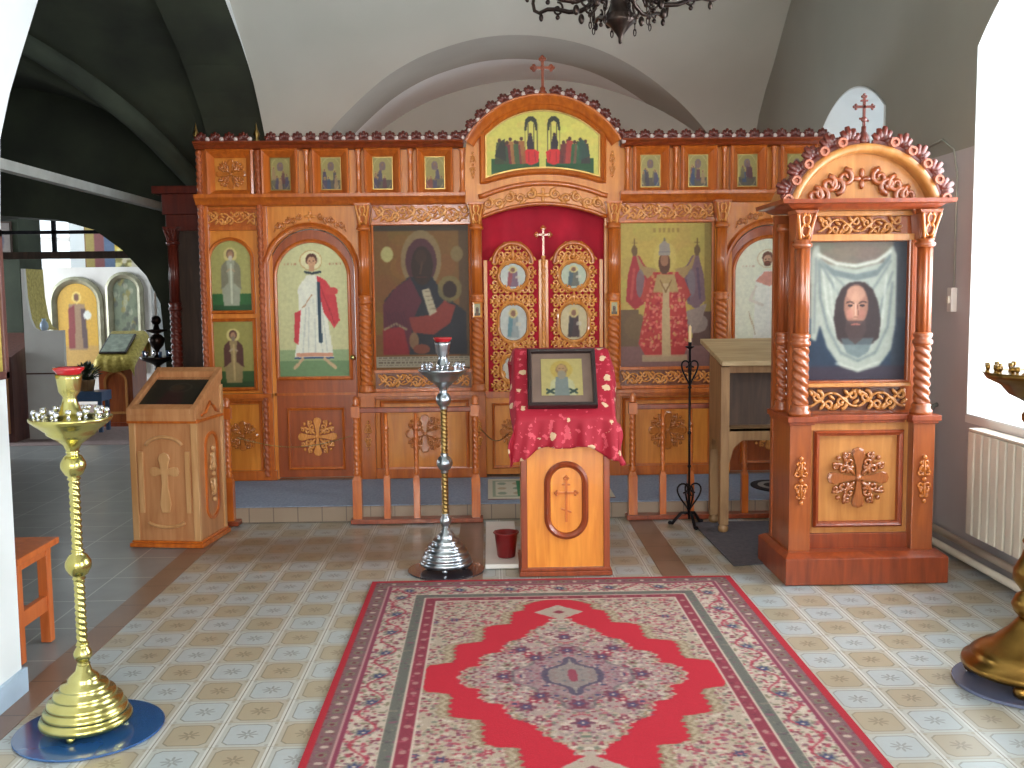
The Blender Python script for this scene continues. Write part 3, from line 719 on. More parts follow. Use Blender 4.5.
# raised panels of the dado, each with its rosette
ros = mesh_of(rosette_mb(1.0), 'rosette', CARVED); rosd = mesh_of(rosette_mb(1.0), 'rosette', CARVED2); spr = mesh_of(spray_mb(0.07, 0.24), 'carved_spray', CARVED)
def ros_at(parent, x, z, r, y): return place('rosette', rosd, parent, x, y, z, r)
for x0, x1, z0, z1, rx, rr in ((-2.10, -1.80, 0.18, 0.70, -1.93, 0.12), (-0.83, -0.19, 0.19, 0.69, -0.51, 0.155), (1.07, 1.72, 0.19, 0.69, 1.40, 0.155)):
    mb = MB(); frame(mb, lambda d: rect(x0, x1, z0, z1, d), 0.028, Y0+0.07, Y0+0.045); mb.build('panel_moulding', AMBER, ico)
    ros_at(ico, rx, 0.455, rr, Y0+0.064)
for c in (CA, CB, CC, CD): place('carved_spray', spr, ico, c, Y0-0.006, 0.455)
# rope mouldings framing the first bay
for x in (XL+0.01, B2):
    mb = MB(); mb.rope(x, Y0+0.02, ZB+0.03, ZU-0.02, 0.023, 2, 0.05, 0.3, 16, 0.007); mb.build('rope_moulding', DOORWOOD, ico)
# columns
def column(c, yc, z0, z1, zs, r, parent, name='column', wood_=AMBER):
    mb = MB()
    mb.lathe([(r*1.35, z0), (r*1.35, z0+0.02), (r*1.1, z0+0.035), (r*1.2, z0+0.05), (r*0.95, z0+0.06)], c, yc, 20)
    mb.rope(c, yc, z0+0.06, zs-0.05, r, 3, 0.046, 0.2, 24, 0.0046)
    mb.lathe([(r*0.9, zs-0.055), (r*1.2, zs-0.04), (r*1.2, zs-0.025), (r*0.95, zs-0.015), (r*1.15, zs), (r*1.15, zs+0.012), (r*0.9, zs+0.02)], c, yc, 20)
    mb.lathe([(r*0.9, zs+0.02), (r*0.9, z1-0.04)], c, yc, 48, lambda a, z: 1-0.13*(0.5+0.5*math.cos(8*a))**2)
    mb.lathe([(r*0.9, z1-0.045), (r*1.2, z1-0.035), (r*1.2, z1-0.02), (r*0.95, z1-0.015), (r*1.1, z1), (r*1.1, z1)], c, yc, 20)
    return mb.build(name, wood_, parent)
def capital(c, yf, z0, z1, w0, w1, dep, parent, wood_=AMBER):
    mb = MB(); m = (z0+z1)/2
    for za, zb, a, b_ in ((z0, z1-0.02, w0, w1*0.85), (z1-0.02, z1, w1*0.85, w1)):
        mb.hexa([(c-a, yf+dep*(0.35 if za == z0 else 0), za), (c+a, yf+dep*(0.35 if za == z0 else 0), za), (c+a, yf+dep, za), (c-a, yf+dep, za)],
                [(c-b_, yf, zb), (c+b_, yf, zb), (c+b_, yf+dep, zb), (c-b_, yf+dep, zb)])
    o = mb.build('capital', wood_, parent, 0.003)
    mb = MB(); h = z1-z0
    for s_ in (-1, 1):
        mb.tube([(c+s_*w1*(0.75-0.55*math.sin(PI*t)*0 -0.45*t), yf+dep*0.3*t-0.004, z1-0.02-h*0.85*t) for t in [k/8 for k in range(9)]], w1*0.14, 6)
        mb.tube([(c+s_*w1*x, yf+dep*0.3*(1-q)-0.006, z0+h*q) for x, q in ((0.05, 0.12), (0.3, 0.22), (0.34, 0.4), (0.16, 0.52), (0.05, 0.45))], w1*0.12, 6)
        mb.tube([(c+s_*w1*x, yf+dep*0.3*(1-q)-0.006, z0+h*q) for x, q in ((0.04, 0.5), (0.26, 0.6), (0.3, 0.75), (0.14, 0.86), (0.03, 0.8))], w1*0.12, 6)
    mb.build('carved_leaf', CREST if wood_ is CREST else CARVED2 if wood_ is KIOSK else CARVED, parent)
for c in (CA, CB, CC, CD):
    column(c, Y0-0.015, ZD, 2.07, 1.52, 0.046, ico)
    capital(c, Y0-0.075, 2.06, 2.235, 0.04, 0.066, 0.14, ico)
# icon frames and carved strips between the columns
def big_icon(cv, x0, x1, z0, z1, label):
    mb = MB(); frame(mb, lambda d: rect(x0, x1, z0, z1, d), 0.022, Y0+0.07, Y0+0.03, Y0+0.055); mb.build('icon_frame', AMBER, ico)
    o = painting('icon_painting', cv, x0, x1, z0, z1, Y0+0.05, ico, GLAZED); o['label'] = label
X1a, X1b, X2a, X2b = -0.875, -0.150, 1.03, 1.735
for a, b_ in ((X1a, X1b), (X2a, X2b)):
    boxes('rail', AMBER, ico, [(a-0.02, b_+0.02, Y0+0.03, Y0+0.07, 0.935, 0.96), (a-0.02, b_+0.02, Y0+0.02, Y0+0.07, 0.79, 0.815), (a-0.02, b_+0.02, Y0+0.03, Y0+0.07, 2.075, 2.095)], 0.003)
    boxes('carving_ground', GROUND, ico, [(a-0.01, b_+0.01, Y0+0.06, Y0+0.074, 0.815, 0.935)]); boxes('carving_ground', AMBER, ico, [(a-0.01, b_+0.01, Y0+0.06, Y0+0.074, 2.09, 2.225)])
boxes('rail', AMBER, ico, [(XL+0.04, B2-0.03, Y0+0.04, Y0+0.07, 2.045, 2.075), (XL+0.04, B2-0.03, Y0+0.04, Y0+0.07, 2.20, 2.22)], 0.003)
boxes('carving_ground', AMBER, ico, [(XL+0.05, B2-0.04, Y0+0.06, Y0+0.074, 2.07, 2.205)])
fz = frieze_data(0.70, 0.105); fz2 = frieze_data(0.72, 0.125); fz3 = frieze_data(0.36, 0.11)
for xc in ((X1a+X1b)/2, (X2a+X2b)/2):
    place('carved_frieze', fz, ico, xc, Y0+0.056, 0.875); place('carved_frieze', fz2, ico, xc, Y0+0.056, 2.158)
place('carved_frieze', fz3, ico, -1.955, Y0+0.056, 2.138)

# ---- paintings of the main tier (generic sacred figures in the photo's colours)
def halo_head(c, u, v, r, asp, halo, skin, hair, hood=None):
    c.ell(u, v, r*2.0, r*2.0*asp, halo)
    if hood: c.ell(u, v+r*0.2*asp, r*1.25, r*1.45*asp, hood)
    else: c.ell(u, v-r*0.1*asp, r*1.1, r*1.25*asp, hair)
    c.ell(u, v+r*0.15*asp, r*0.75, r*0.98*asp, skin)
    c.ell(u-r*0.28, v+r*0.0*asp, r*0.12, r*0.09*asp, (50, 30, 24)); c.ell(u+r*0.28, v+r*0.0*asp, r*0.12, r*0.09*asp, (50, 30, 24))
    c.line([(u, v+r*0.05*asp), (u-r*0.06, v+r*0.4*asp)], r*0.12, (120, 70, 50), 0.6); c.line([(u-r*0.2, v+r*0.62*asp), (u+r*0.2, v+r*0.62*asp)], r*0.13, (140, 50, 40), 0.7)
def mother_child():
    c = Canvas(150, 226, (112, 76, 34)); asp = 150/226
    for k in range(26): c.ell(c.rng.rand(), c.rng.rand(), 0.12, 0.08, (128+c.rng.randint(-24, 24), 84+c.rng.randint(-18, 18), 36), 0.35)
    c.rect(0.0, 0.0, 1, 0.04, (58, 46, 34)); c.rect(0.9, 0, 1, 1, (64, 48, 36), 0.6)
    c.ell(0.14, 0.20, 0.065, 0.055, (168, 160, 104)); c.ell(0.88, 0.20, 0.065, 0.055, (120, 100, 62))
    c.ell(0.50, 0.24, 0.215, 0.205, (126, 104, 70)); c.ell(0.50, 0.25, 0.165, 0.16, (74, 38, 44))
    c.poly([(0.08, 0.90), (0.10, 0.52), (0.20, 0.44), (0.36, 0.36), (0.62, 0.36), (0.74, 0.48), (0.97, 0.60), (0.98, 0.90)], (34, 34, 42))
    c.poly([(0.08, 0.90), (0.09, 0.54), (0.22, 0.43), (0.38, 0.36), (0.50, 0.52), (0.40, 0.66), (0.36, 0.90)], (84, 34, 46))
    c.poly([(0.08, 0.72), (0.30, 0.70), (0.36, 0.90), (0.08, 0.90)], (128, 32, 36)); c.line([(0.10, 0.72), (0.22, 0.68), (0.33, 0.72)], 0.025, (130, 112, 84))
    c.ell(0.51, 0.28, 0.115, 0.135, (46, 28, 22)); c.ell(0.50, 0.22, 0.06, 0.05, (62, 38, 28), 0.7); c.line([(0.51, 0.26), (0.49, 0.33)], 0.02, (76, 48, 34)); c.line([(0.45, 0.36), (0.56, 0.36)], 0.012, (70, 34, 28))
    c.ell(0.80, 0.44, 0.13, 0.09, (112, 100, 60), 0.8); c.ell(0.80, 0.445, 0.075, 0.058, (44, 26, 20))
    c.poly([(0.36, 0.64), (0.60, 0.62), (0.74, 0.52), (0.86, 0.56), (0.80, 0.68), (0.62, 0.76), (0.40, 0.74)], (124, 46, 38))
    c.poly([(0.50, 0.45), (0.58, 0.43), (0.66, 0.60), (0.58, 0.63)], (168, 156, 130))
    for k in range(5): c.line([(0.53+0.015*k, 0.46+0.03*k), (0.60+0.015*k, 0.455+0.03*k)], 0.006, (90, 76, 60))
    c.ell(0.41, 0.80, 0.05, 0.06, (120, 88, 62)); c.ell(0.49, 0.86, 0.09, 0.035, (116, 58, 40))
    for k in range(7): c.line([(0.12+0.03*k, 0.60), (0.16+0.03*k, 0.70)], 0.008, (60, 26, 44), 0.7)
    c.blur(2)
    c.rect(0, 0.905, 1, 0.985, (150, 140, 120))
    for r_ in range(4):
        u = 0.03
        while u < 0.95:
            L = c.rng.uniform(0.015, 0.05); c.rect(u, 0.915+r_*0.017, u+L, 0.923+r_*0.017, (96, 84, 70), 0.75); u += L+0.014
    return c
def enthroned():
    c = Canvas(150, 226, (182, 158, 82))
    for k in range(30): c.ell(c.rng.rand(), c.rng.rand()*0.7, 0.14, 0.08, (176+c.rng.randint(-18, 22), 152+c.rng.randint(-16, 20), 80), 0.3)
    c.rect(0.93, 0, 1, 1, (120, 98, 54), 0.6); c.rect(0, 0.80, 1, 1, (128, 92, 88)); c.rect(0, 0.60, 0.2, 0.86, (112, 88, 66)); c.rect(0.80, 0.62, 1, 0.86, (96, 70, 62))
    for u in (0.36, 0.42, 0.47, 0.52, 0.57, 0.62): c.rect(u, 0.035, u+0.025, 0.06, (140, 110, 60), 0.7)
    for s_, col, c2 in ((-1, (158, 52, 56), (184, 84, 76)), (1, (120, 92, 98), (96, 76, 92))):
        m = 0.5
        P = lambda pts: [(m+s_*a, b_) for a, b_ in pts]
        c.poly(P([(0.14, 0.34), (0.22, 0.30), (0.30, 0.22), (0.36, 0.22), (0.42, 0.36), (0.44, 0.54), (0.34, 0.60), (0.24, 0.56), (0.20, 0.42)]), col)
        c.poly(P([(0.10, 0.32), (0.24, 0.30), (0.34, 0.20), (0.28, 0.34), (0.16, 0.40)]), (160, 130, 86))
        c.ell(m+s_*0.345, 0.19, 0.035, 0.035, (110, 86, 58)); c.line(P([(0.345, 0.11), (0.345, 0.18)]), 0.014, (110, 84, 50)); c.line(P([(0.32, 0.135), (0.37, 0.135)]), 0.012, (110, 84, 50))
        c.ell(m+s_*0.28, 0.42, 0.05, 0.10, (122, 108, 112), 0.85); c.line(P([(0.35, 0.32), (0.38, 0.52)]), 0.03, c2, 0.8); c.line(P([(0.23, 0.40), (0.26, 0.54)]), 0.02, c2, 0.8)
    c.ell(0.24-0.06, 0.72, 0.14, 0.09, (116, 92, 66)); c.ell(0.84, 0.70, 0.13, 0.07, (140, 122, 112)); c.poly([(0.72, 0.62), (0.96, 0.56), (0.90, 0.68), (0.80, 0.78)], (150, 130, 120))
    c.poly([(0.36, 0.34), (0.64, 0.34), (0.72, 0.56), (0.76, 0.84), (0.70, 0.93), (0.28, 0.93), (0.20, 0.84), (0.28, 0.56)], (176, 60, 58))
    c.poly([(0.30, 0.38), (0.40, 0.34), (0.42, 0.48), (0.30, 0.56), (0.22, 0.52)], (170, 66, 56)); c.poly([(0.70, 0.38), (0.60, 0.34), (0.58, 0.48), (0.70, 0.56), (0.78, 0.50)], (170, 66, 60))
    c.speckle([(0.36, 0.34), (0.64, 0.34), (0.72, 0.56), (0.76, 0.84), (0.28, 0.90), (0.20, 0.84), (0.28, 0.56)], [(206, 128, 104), (196, 150, 90), (150, 40, 50), (214, 110, 96)], 420, 0.016)
    c.poly([(0.40, 0.36), (0.60, 0.36), (0.64, 0.48), (0.36, 0.48)], (170, 140, 92)); c.poly([(0.465, 0.42), (0.535, 0.42), (0.56, 0.93), (0.46, 0.93)], (186, 158, 118))
    c.line([(0.44, 0.4), (0.5, 0.48), (0.56, 0.4)], 0.015, (130, 96, 60)); c.rect(0.24, 0.92, 0.74, 0.965, (182, 156, 120), 0.8)
    c.ell(0.49, 0.24, 0.125, 0.11, (196, 172, 96), 0.7); c.ell(0.485, 0.28, 0.065, 0.075, (92, 58, 44)); c.ell(0.485, 0.255, 0.045, 0.045, (150, 104, 78)); c.poly([(0.42, 0.22), (0.55, 0.22), (0.54, 0.15), (0.485, 0.115), (0.43, 0.15)], (150, 138, 128))
    c.line([(0.425, 0.20), (0.545, 0.20)], 0.012, (120, 110, 110)); c.ell(0.485, 0.115, 0.012, 0.012, (120, 110, 90))
    return c.blur(1)
big_icon(mother_child(), X1a, X1b, ZI0-0.02, ZI1, 'dark aged painting of a mother and child on umber ground')
big_icon(enthroned(), X2a, X2b, ZI0-0.02, ZI1, 'painting of a crowned figure in red robes on yellow ground')

# ---- side doors, arched, with full-length figures
def deacon(flip=False):
    c = Canvas(110, 250, (206, 204, 152), 4)
    c.rect(0, 0.80, 1, 0.92, (150, 172, 124)); c.rect(0, 0.885, 1, 1, (110, 142, 96))
    u = 0.5
    c.ell(u-0.01, 0.13, 0.16, 0.075, (228, 222, 176)); c.ring(u-0.01, 0.13, 0.16, 0.075, 0.07, (190, 150, 90))
    for s_ in (-1, 1):
        for k in range(4): c.rect(u+s_*(0.25+0.05*k), 0.15, u+s_*(0.25+0.05*k)+0.022, 0.162, (176, 110, 80), 0.7)
    c.poly([(0.30, 0.33), (0.42, 0.24), (0.60, 0.24), (0.70, 0.34), (0.72, 0.60), (0.78, 0.86), (0.22, 0.86), (0.30, 0.60)], (232, 232, 214))
    for a in (0.34, 0.42, 0.52, 0.62, 0.70): c.line([(0.5+(a-0.5)*0.6, 0.42), (a, 0.84)], 0.016, (196, 200, 190), 0.8)
    c.poly([(0.56, 0.24), (0.70, 0.28), (0.84, 0.40), (0.88, 0.58), (0.80, 0.64), (0.66, 0.52), (0.60, 0.40)], (204, 52, 62)); c.poly([(0.24, 0.52), (0.33, 0.50), (0.30, 0.66), (0.27, 0.76), (0.22, 0.74)], (204, 56, 66))
    c.line([(0.60, 0.30), (0.74, 0.50), (0.80, 0.60)], 0.02, (160, 30, 44), 0.8); c.ell(0.78, 0.36, 0.09, 0.03, (206, 66, 66))
    c.line([(0.585, 0.30), (0.60, 0.74)], 0.05, (40, 66, 84)); c.line([(0.33, 0.36), (0.42, 0.46), (0.50, 0.38)], 0.10, (228, 228, 212)); c.line([(0.36, 0.48), (0.49, 0.39)], 0.022, (190, 150, 110))
    c.rect(0.25, 0.825, 0.77, 0.85, (210, 150, 120)); c.line([(0.23, 0.862), (0.77, 0.862)], 0.03, (44, 66, 116))
    for a, b_ in ((0.33, 0.22), (0.66, 0.80)): c.line([(a, 0.87), (b_, 0.935)], 0.06, (202, 170, 130))
    c.ell(u, 0.125, 0.085, 0.045, (92, 50, 34)); c.ell(u, 0.14, 0.06, 0.038, (206, 156, 118)); c.rect(0.46, 0.17, 0.54, 0.21, (200, 150, 112)); c.line([(0.40, 0.215), (0.5, 0.228), (0.62, 0.215)], 0.04, (48, 60, 66))
    c.ell(u-0.025, 0.135, 0.009, 0.004, (40, 24, 20)); c.ell(u+0.025, 0.135, 0.009, 0.004, (40, 24, 20)); c.line([(u-0.02, 0.160), (u+0.02, 0.160)], 0.008, (150, 60, 50)); c.line([(u, 0.138), (u-0.005, 0.15)], 0.007, (150, 96, 70))
    return c.blur(1)
def martyr():
    c = Canvas(110, 250, (232, 230, 206), 5)
    c.rect(0, 0.86, 1, 1, (170, 186, 150)); u = 0.47
    c.ell(u, 0.15, 0.15, 0.07, (240, 234, 206)); c.ring(u, 0.15, 0.15, 0.07, 0.07, (206, 176, 130))
    for k in range(4): c.rect(0.10+0.05*k, 0.20, 0.12+0.05*k, 0.212, (196, 150, 120), 0.7)
    c.poly([(0.30, 0.30), (0.42, 0.24), (0.56, 0.24), (0.72, 0.34), (0.80, 0.60), (0.78, 0.88), (0.26, 0.88), (0.28, 0.5)], (238, 234, 220))
    c.poly([(0.30, 0.32), (0.42, 0.25), (0.56, 0.25), (0.66, 0.31), (0.5, 0.36)], (216, 150, 132)); c.poly([(0.60, 0.40), (0.78, 0.38), (0.82, 0.62), (0.72, 0.66), (0.62, 0.56)], (60, 110, 150))
    c.line([(0.30, 0.36), (0.22, 0.46), (0.40, 0.50)], 0.05, (226, 214, 196)); c.line([(0.20, 0.55), (0.30, 0.72)], 0.02, (196, 170, 130))
    c.ell(u, 0.145, 0.085, 0.048, (110, 66, 46)); c.ell(u, 0.16, 0.058, 0.038, (206, 158, 126)); c.ell(u, 0.188, 0.05, 0.022, (110, 66, 46))
    c.ell(u-0.025, 0.155, 0.009, 0.004, (40, 24, 20)); c.ell(u+0.025, 0.155, 0.009, 0.004, (40, 24, 20)); c.line([(u-0.02, 0.182), (u+0.02, 0.182)], 0.008, (170, 70, 60))
    return c.blur(1)
def side_door(x0, x1, cv, label, knob_side):
    xc = (x0+x1)/2
    # fixed arched casing
    zs, cr = 1.70, 2.085
    mb = MB(); frame(mb, lambda d: arch(x0, x1, ZB, zs, cr-0.03, 24, d), 0.045, Y0+0.07, Y0+0.02, Y0+0.12); mb.build('door_casing', AMBER, ico)
    mb = MB()      # spandrel around the arch head
    o = arch(x0, x1, ZB, zs, cr-0.03, 24)[2:]
    mb.prism([(x0-0.05, 2.22), (x0-0.05, zs)]+o[::-1]+[(x1+0.05, zs), (x1+0.05, 2.22)], Y0+0.062, Y0+0.08); mb.build('spandrel', HONEY, ico)
    ox = MB(); sc = arc_scroll_mb(0.46, 0.14, 0.62, 0.07, 5); ox = sc
    me = mesh_of(ox, 'carved_vine', CARVED2)
    place('carved_vine', me, ico, xc, Y0+0.054, cr-0.46+0.055); a = place('carved_vine', me, ico, xc, Y0+0.054, cr-0.46+0.055); a.scale = (-1, 1, 1)
    mb = MB()
    for k in range(4): leaf(mb, xc+0.022*math.cos(k*PI/2), cr+0.06+0.022*math.sin(k*PI/2), 0.045, 0.025, k*PI/2-PI/2, Y0+0.055, 0.01)
    mb.build('carved_blossom', CARVED, ico)
    # the leaf of the door
    d = MB(); d.prism(arch(x0+0.008, x1-0.008, ZB+0.012, zs, cr-0.04, 24), Y0+0.085, Y0+0.125); leafo = d.build('side_door', DOORWOOD, ico)
    ix0, ix1, iz0, izs, icr = xc-0.268, xc+0.268, 0.915, 1.70, 1.945
    mb = MB(); frame(mb, lambda q: arch(ix0, ix1, iz0, izs, icr, 24, q), 0.03, Y0+0.085, Y0+0.06, Y0+0.083); mb.build('icon_frame', AMBER, leafo)
    painting('icon_painting', cv, ix0, ix1, iz0, icr, Y0+0.080, leafo, PAINT, top=arc_top(ix0, ix1, izs, icr))
    mb = MB(); frame(mb, lambda q: rect(xc-0.20, xc+0.20, 0.20, 0.645, q), 0.022, Y0+0.085, Y0+0.055); mb.build('panel_moulding', AMBER, leafo)
    mb = MB(); mb.box(x0+0.015, x1-0.015, Y0+0.07, Y0+0.086, 0.765, 0.785); mb.build('door_rail', AMBER, leafo)
    place('rosette', ros, leafo, xc+0.01, Y0+0.083, 0.44, 0.155)
    mb = MB(); kx = xc+knob_side*0.305; mb.ell(kx, Y0+0.045, 1.06, 0.022, 0.022, 0.022, 12, 8); mb.tube([(kx, Y0+0.085, 1.06), (kx, Y0+0.05, 1.06)], 0.008, 8); mb.build('door_knob', BRASS, leafo)
    leafo['label'] = label
side_door(-1.690, -1.030, deacon(), 'side door with a white robed figure and red cloak', 1)
side_door(1.870, 2.530, martyr(), 'side door with a pale figure and blue cloth', -1)

# ---- the two small icons of the first bay
def small_saint(W, H, bg, ground, robe, mantle, seed, hooded=False):
    c = Canvas(W, H, bg, seed); asp = W/H
    c.rect(0, 0.76, 1, 1, ground); c.rect(0, 0.92, 1, 1, tuple(int(v*0.8) for v in ground))
    c.ell(0.5, 0.20, 0.17, 0.17*asp, (206, 190, 120))
    c.poly([(0.30, 0.36), (0.40, 0.28), (0.60, 0.28), (0.70, 0.36), (0.74, 0.66), (0.70, 0.94), (0.30, 0.94), (0.26, 0.66)], robe)
    c.poly([(0.26, 0.36), (0.40, 0.28), (0.44, 0.60), (0.24, 0.70)], mantle); c.poly([(0.74, 0.36), (0.60, 0.28), (0.56, 0.60), (0.76, 0.70)], mantle)
    c.ell(0.5, 0.19, 0.10, 0.115*asp, mantle if hooded else (120, 92, 70)); c.ell(0.5, 0.205, 0.065, 0.09*asp, (166, 124, 92)); c.ell(0.5, 0.25, 0.05, 0.06*asp, (196, 186, 170) if not hooded else (130, 110, 92))
    c.line([(0.40, 0.44), (0.5, 0.40), (0.60, 0.44)], 0.05, (170, 150, 120)); c.line([(0.5, 0.34), (0.5, 0.9)], 0.03, tuple(min(255, int(v*1.25)) for v in robe))
    return c.blur(1)
x0, x1 = -2.125, -1.825
mb = MB(); frame(mb, lambda d: arch(x0, x1, 1.435, 1.84, 1.965, 20, d), 0.028, Y0+0.07, Y0+0.03, Y0+0.06); mb.build('icon_frame', AMBER, ico)
painting('icon_painting', small_saint(60, 100, (166, 160, 92), (40, 96, 44), (156, 158, 136), (128, 124, 100), 11), x0, x1, 1.435, 1.965, Y0+0.055, ico, PAINT, top=arc_top(x0, x1, 1.84, 1.965))
mb = MB(); frame(mb, lambda d: rect(x0, x1, 0.84, 1.345, d), 0.028, Y0+0.07, Y0+0.03, Y0+0.06); mb.build('icon_frame', AMBER, ico)
painting('icon_painting', small_saint(60, 100, (150, 142, 72), (52, 84, 36), (150, 128, 84), (84, 46, 36), 12, True), x0, x1, 0.84, 1.345, Y0+0.055, ico)

# ---- middle cornice
for a, b_ in ((XL-0.02, -0.165), (1.02, XR)):
    mb = MB(); mb.loops([[(a, Y0+0.10, z), (a, Y0+y, z), (b_, Y0+y, z), (b_, Y0+0.10, z)] for z, y in ((2.225, 0.03), (2.235, 0.0), (2.26, -0.02), (2.285, -0.05), (2.31, -0.05), (2.31, 0.02))], cap0=True, cap1=True); mb.build('middle_cornice', AMBER, ico)

# ---- upper tier: small feast icons between half columns
def feast(seed):
    rng = np.random.RandomState(seed); c = Canvas(46, 58, (150, 138, 78), seed)
    c.rect(0, 0.7, 1, 1, (84, 74, 60))
    pal = [(88, 44, 50), (52, 66, 96), (132, 66, 52), (104, 96, 70), (64, 52, 60), (150, 120, 84), (70, 60, 84)]
    for k in range(7):
        u, v = rng.uniform(0.15, 0.85), rng.uniform(0.3, 0.75); col = pal[rng.randint(7)]
        c.poly([(u-0.07, v), (u+0.07, v), (u+0.11, v+0.32), (u-0.11, v+0.32)], col, 0.9); c.ell(u, v-0.05, 0.065, 0.05, (176, 150, 86), 0.9); c.ell(u, v-0.045, 0.035, 0.032, (120, 80, 60))
    c.ell(0.5, 0.28, 0.16, 0.14, (96, 70, 90), 0.7); c.ell(0.5, 0.24, 0.05, 0.045, (130, 92, 70)); c.ring(0.5, 0.52, 0.52, 0.54, 0.06, (200, 184, 120), 0.5)
    return c.blur(1)
def tier_icon(xc, seed):
    hw, zA, zB = 0.077, 2.343, 2.590
    xa, xb = xc-hw, xc+hw
    mb = MB(); mb.loops([[(x, y, z) for x, z in rect(xa, xb, zA, zB, d)] for d, y in ((0.062, Y0+0.07), (0.062, Y0+0.0), (0.052, Y0-0.012), (0.042, Y0-0.004), (0.0, Y0+0.05))]); fr = mb.build('feast_icon_frame', AMBER, ico)
    painting('icon_painting', feast(seed), xa, xb, zA, zB, Y0+0.052, fr, PAINT)
    mb = MB(); mb.loops([[(x, y, z) for x, z in rect(xa, xb, zA, zB, d)] for d, y in ((0.0, Y0+0.052), (0.0, Y0+0.044), (-0.007, Y0+0.044), (-0.007, Y0+0.052))]); mb.build('gilt_fillet', GOLDROPE, fr)
ux = [IC(279, 172)[0], IC(330, 172)[0], IC(382, 172)[0], IC(434.5, 172)[0], IC(651.5, 170)[0], IC(699.5, 170)[0], IC(749, 170)[0], IC(799, 168)[0]]
for k, x in enumerate(ux): tier_icon(x, 20+k)
cl = MB(); cl.lathe([(0.026, 2.31), (0.026, 2.325), (0.017, 2.335), (0.02, 2.35), (0.016, 2.36), (0.017, 2.47), (0.02, 2.48), (0.017, 2.49), (0.017, 2.60), (0.022, 2.61), (0.018, 2.62), (0.026, 2.632), (0.026, 2.645)], 0, 0, 20)
clm = mesh_of(cl, 'colonnette', AMBER)
for px in (306, 358, 410, 462, 628, 676.5, 725, 774.5): place('colonnette', clm, ico, IC(px, 172)[0], Y0+0.02, 0)
# carved panel of the first bay
mb = MB(); mb.loops([[(x, y, z) for x, z in rect(-2.07, -1.83, 2.35, 2.59, d)] for d, y in ((0.06, Y0+0.07), (0.06, Y0+0.01), (0.045, Y0), (0.0, Y0+0.055))]); mb.build('panel_moulding', AMBER, ico)
place('rosette', rosd, ico, -1.95, Y0+0.064, 2.47, 0.115)

# ---- crown cornice with its crest of palmettes and pale bosses
def cornice_run(a, b_, name='crown_cornice'):
    mb = MB(); mb.loops([[(a, Y0+0.12, z), (a, Y0+y, z), (b_, Y0+y, z), (b_, Y0+0.12, z)] for z, y in ((2.645, 0.03), (2.655, -0.01), (2.675, -0.03), (2.69, -0.06), (2.70, -0.065), (2.70, 0.04))], cap0=True, cap1=True)
    mb.build(name, REDWOOD, ico)
cornice_run(XL-0.01, -0.175); cornice_run(1.03, XR)
pal = mesh_of(palmette_mb(0.10, 0.075), 'crest_palmette', CREST); bos = mesh_of(boss_mb(0.018), 'crest_boss', mottled('pale_pearl_stud', (214, 196, 190), (196, 176, 168), 0.3, 0, 0.4))
def crest(x, z, ang=0.0, y=Y0-0.03, s=1.0, pm=pal, bm=bos, side=0.5, parent=None):
    parent = parent or ico
    place('crest_palmette', pm, parent, x, y, z, s, ang)
    bx, bz = 0.05*s*2*side, 0.004*s
    place('crest_boss', bm, parent, x+bx*math.cos(ang)+bz*math.sin(ang), y-0.012, z-bx*math.sin(ang)+bz*math.cos(ang)+0.012*s, s)
n_ = 15; xa, xb = IC(268, 140)[0]+0.03, -0.23
for k in range(n_): crest(xa+(xb-xa)*k/(n_-1), 2.70)
for k in range(4): crest(-2.14+0.105*k, 2.70)
n_ = 15; xa, xb = 1.10, XR-0.06
for k in range(n_): crest(xa+(xb-xa)*k/(n_-1), 2.70)
for x in (XL, B2): MB().lathe([(0.02, 2.69), (0.024, 2.71), (0.012, 2.73), (0.026, 2.76), (0.012, 2.79), (0.004, 2.83), (0, 2.85)], x, Y0+0.01, 14).build('finial', GOLDROPE, ico)

# ---- the great arched pediment over the gate
R_, zc_ = 0.675, 2.35
def bigarc(r, a): return (GC+r*math.sin(a), zc_+r*math.cos(a))
aS = math.acos((2.69-zc_)/R_)
ring_out = [bigarc(R_, -aS+2*aS*k/36) for k in range(37)]
gate_top = arc_top(GX0, GX1, 2.115, 2.215)
low = [(GX1-(GX1-GX0)*k/16, gate_top(GX1-(GX1-GX0)*k/16)) for k in range(17)]
ped = [(GX0-0.13, 2.24)]+ring_out+[(GX1+0.12, 2.24), (GX1, 2.115)]+low[1:-1]+[(GX0, 2.115)]
MB().prism([(x, z) for x, z in ped], Y0+0.04, Y0+0.12).build('pediment_board', HONEY, ico)
mb = MB(); prof = ((R_-0.065, Y0+0.04), (R_-0.065, Y0), (R_-0.045, Y0-0.015), (R_-0.02, Y0-0.03), (R_, Y0-0.06), (R_+0.012, Y0-0.06), (R_+0.012, Y0+0.12))
ls = [[(bigarc(r, -aS+2*aS*k/40)[0], y, bigarc(r, -aS+2*aS*k/40)[1]) for k in range(41)] for r, y in prof]
mb.loops(ls, True, False); mb.build('pediment_moulding', AMBER, ico)
for k in range(15):
    a = -aS*0.97+2*aS*0.97*(k)/14
    if abs(a) < 0.05: continue
    x, z = bigarc(R_+0.008, a); crest(x, z, a, Y0-0.03, 1.05)
mb = MB(); mb.lathe([(0.03, 3.03), (0.035, 3.05), (0.018, 3.065), (0.022, 3.08), (0.010, 3.095)], GC, Y0-0.02, 14); budded_cross(mb, GC, Y0-0.02, 3.08, 0.215, 0.13, 0.010); mb.build('cross', REDWOOD, ico)
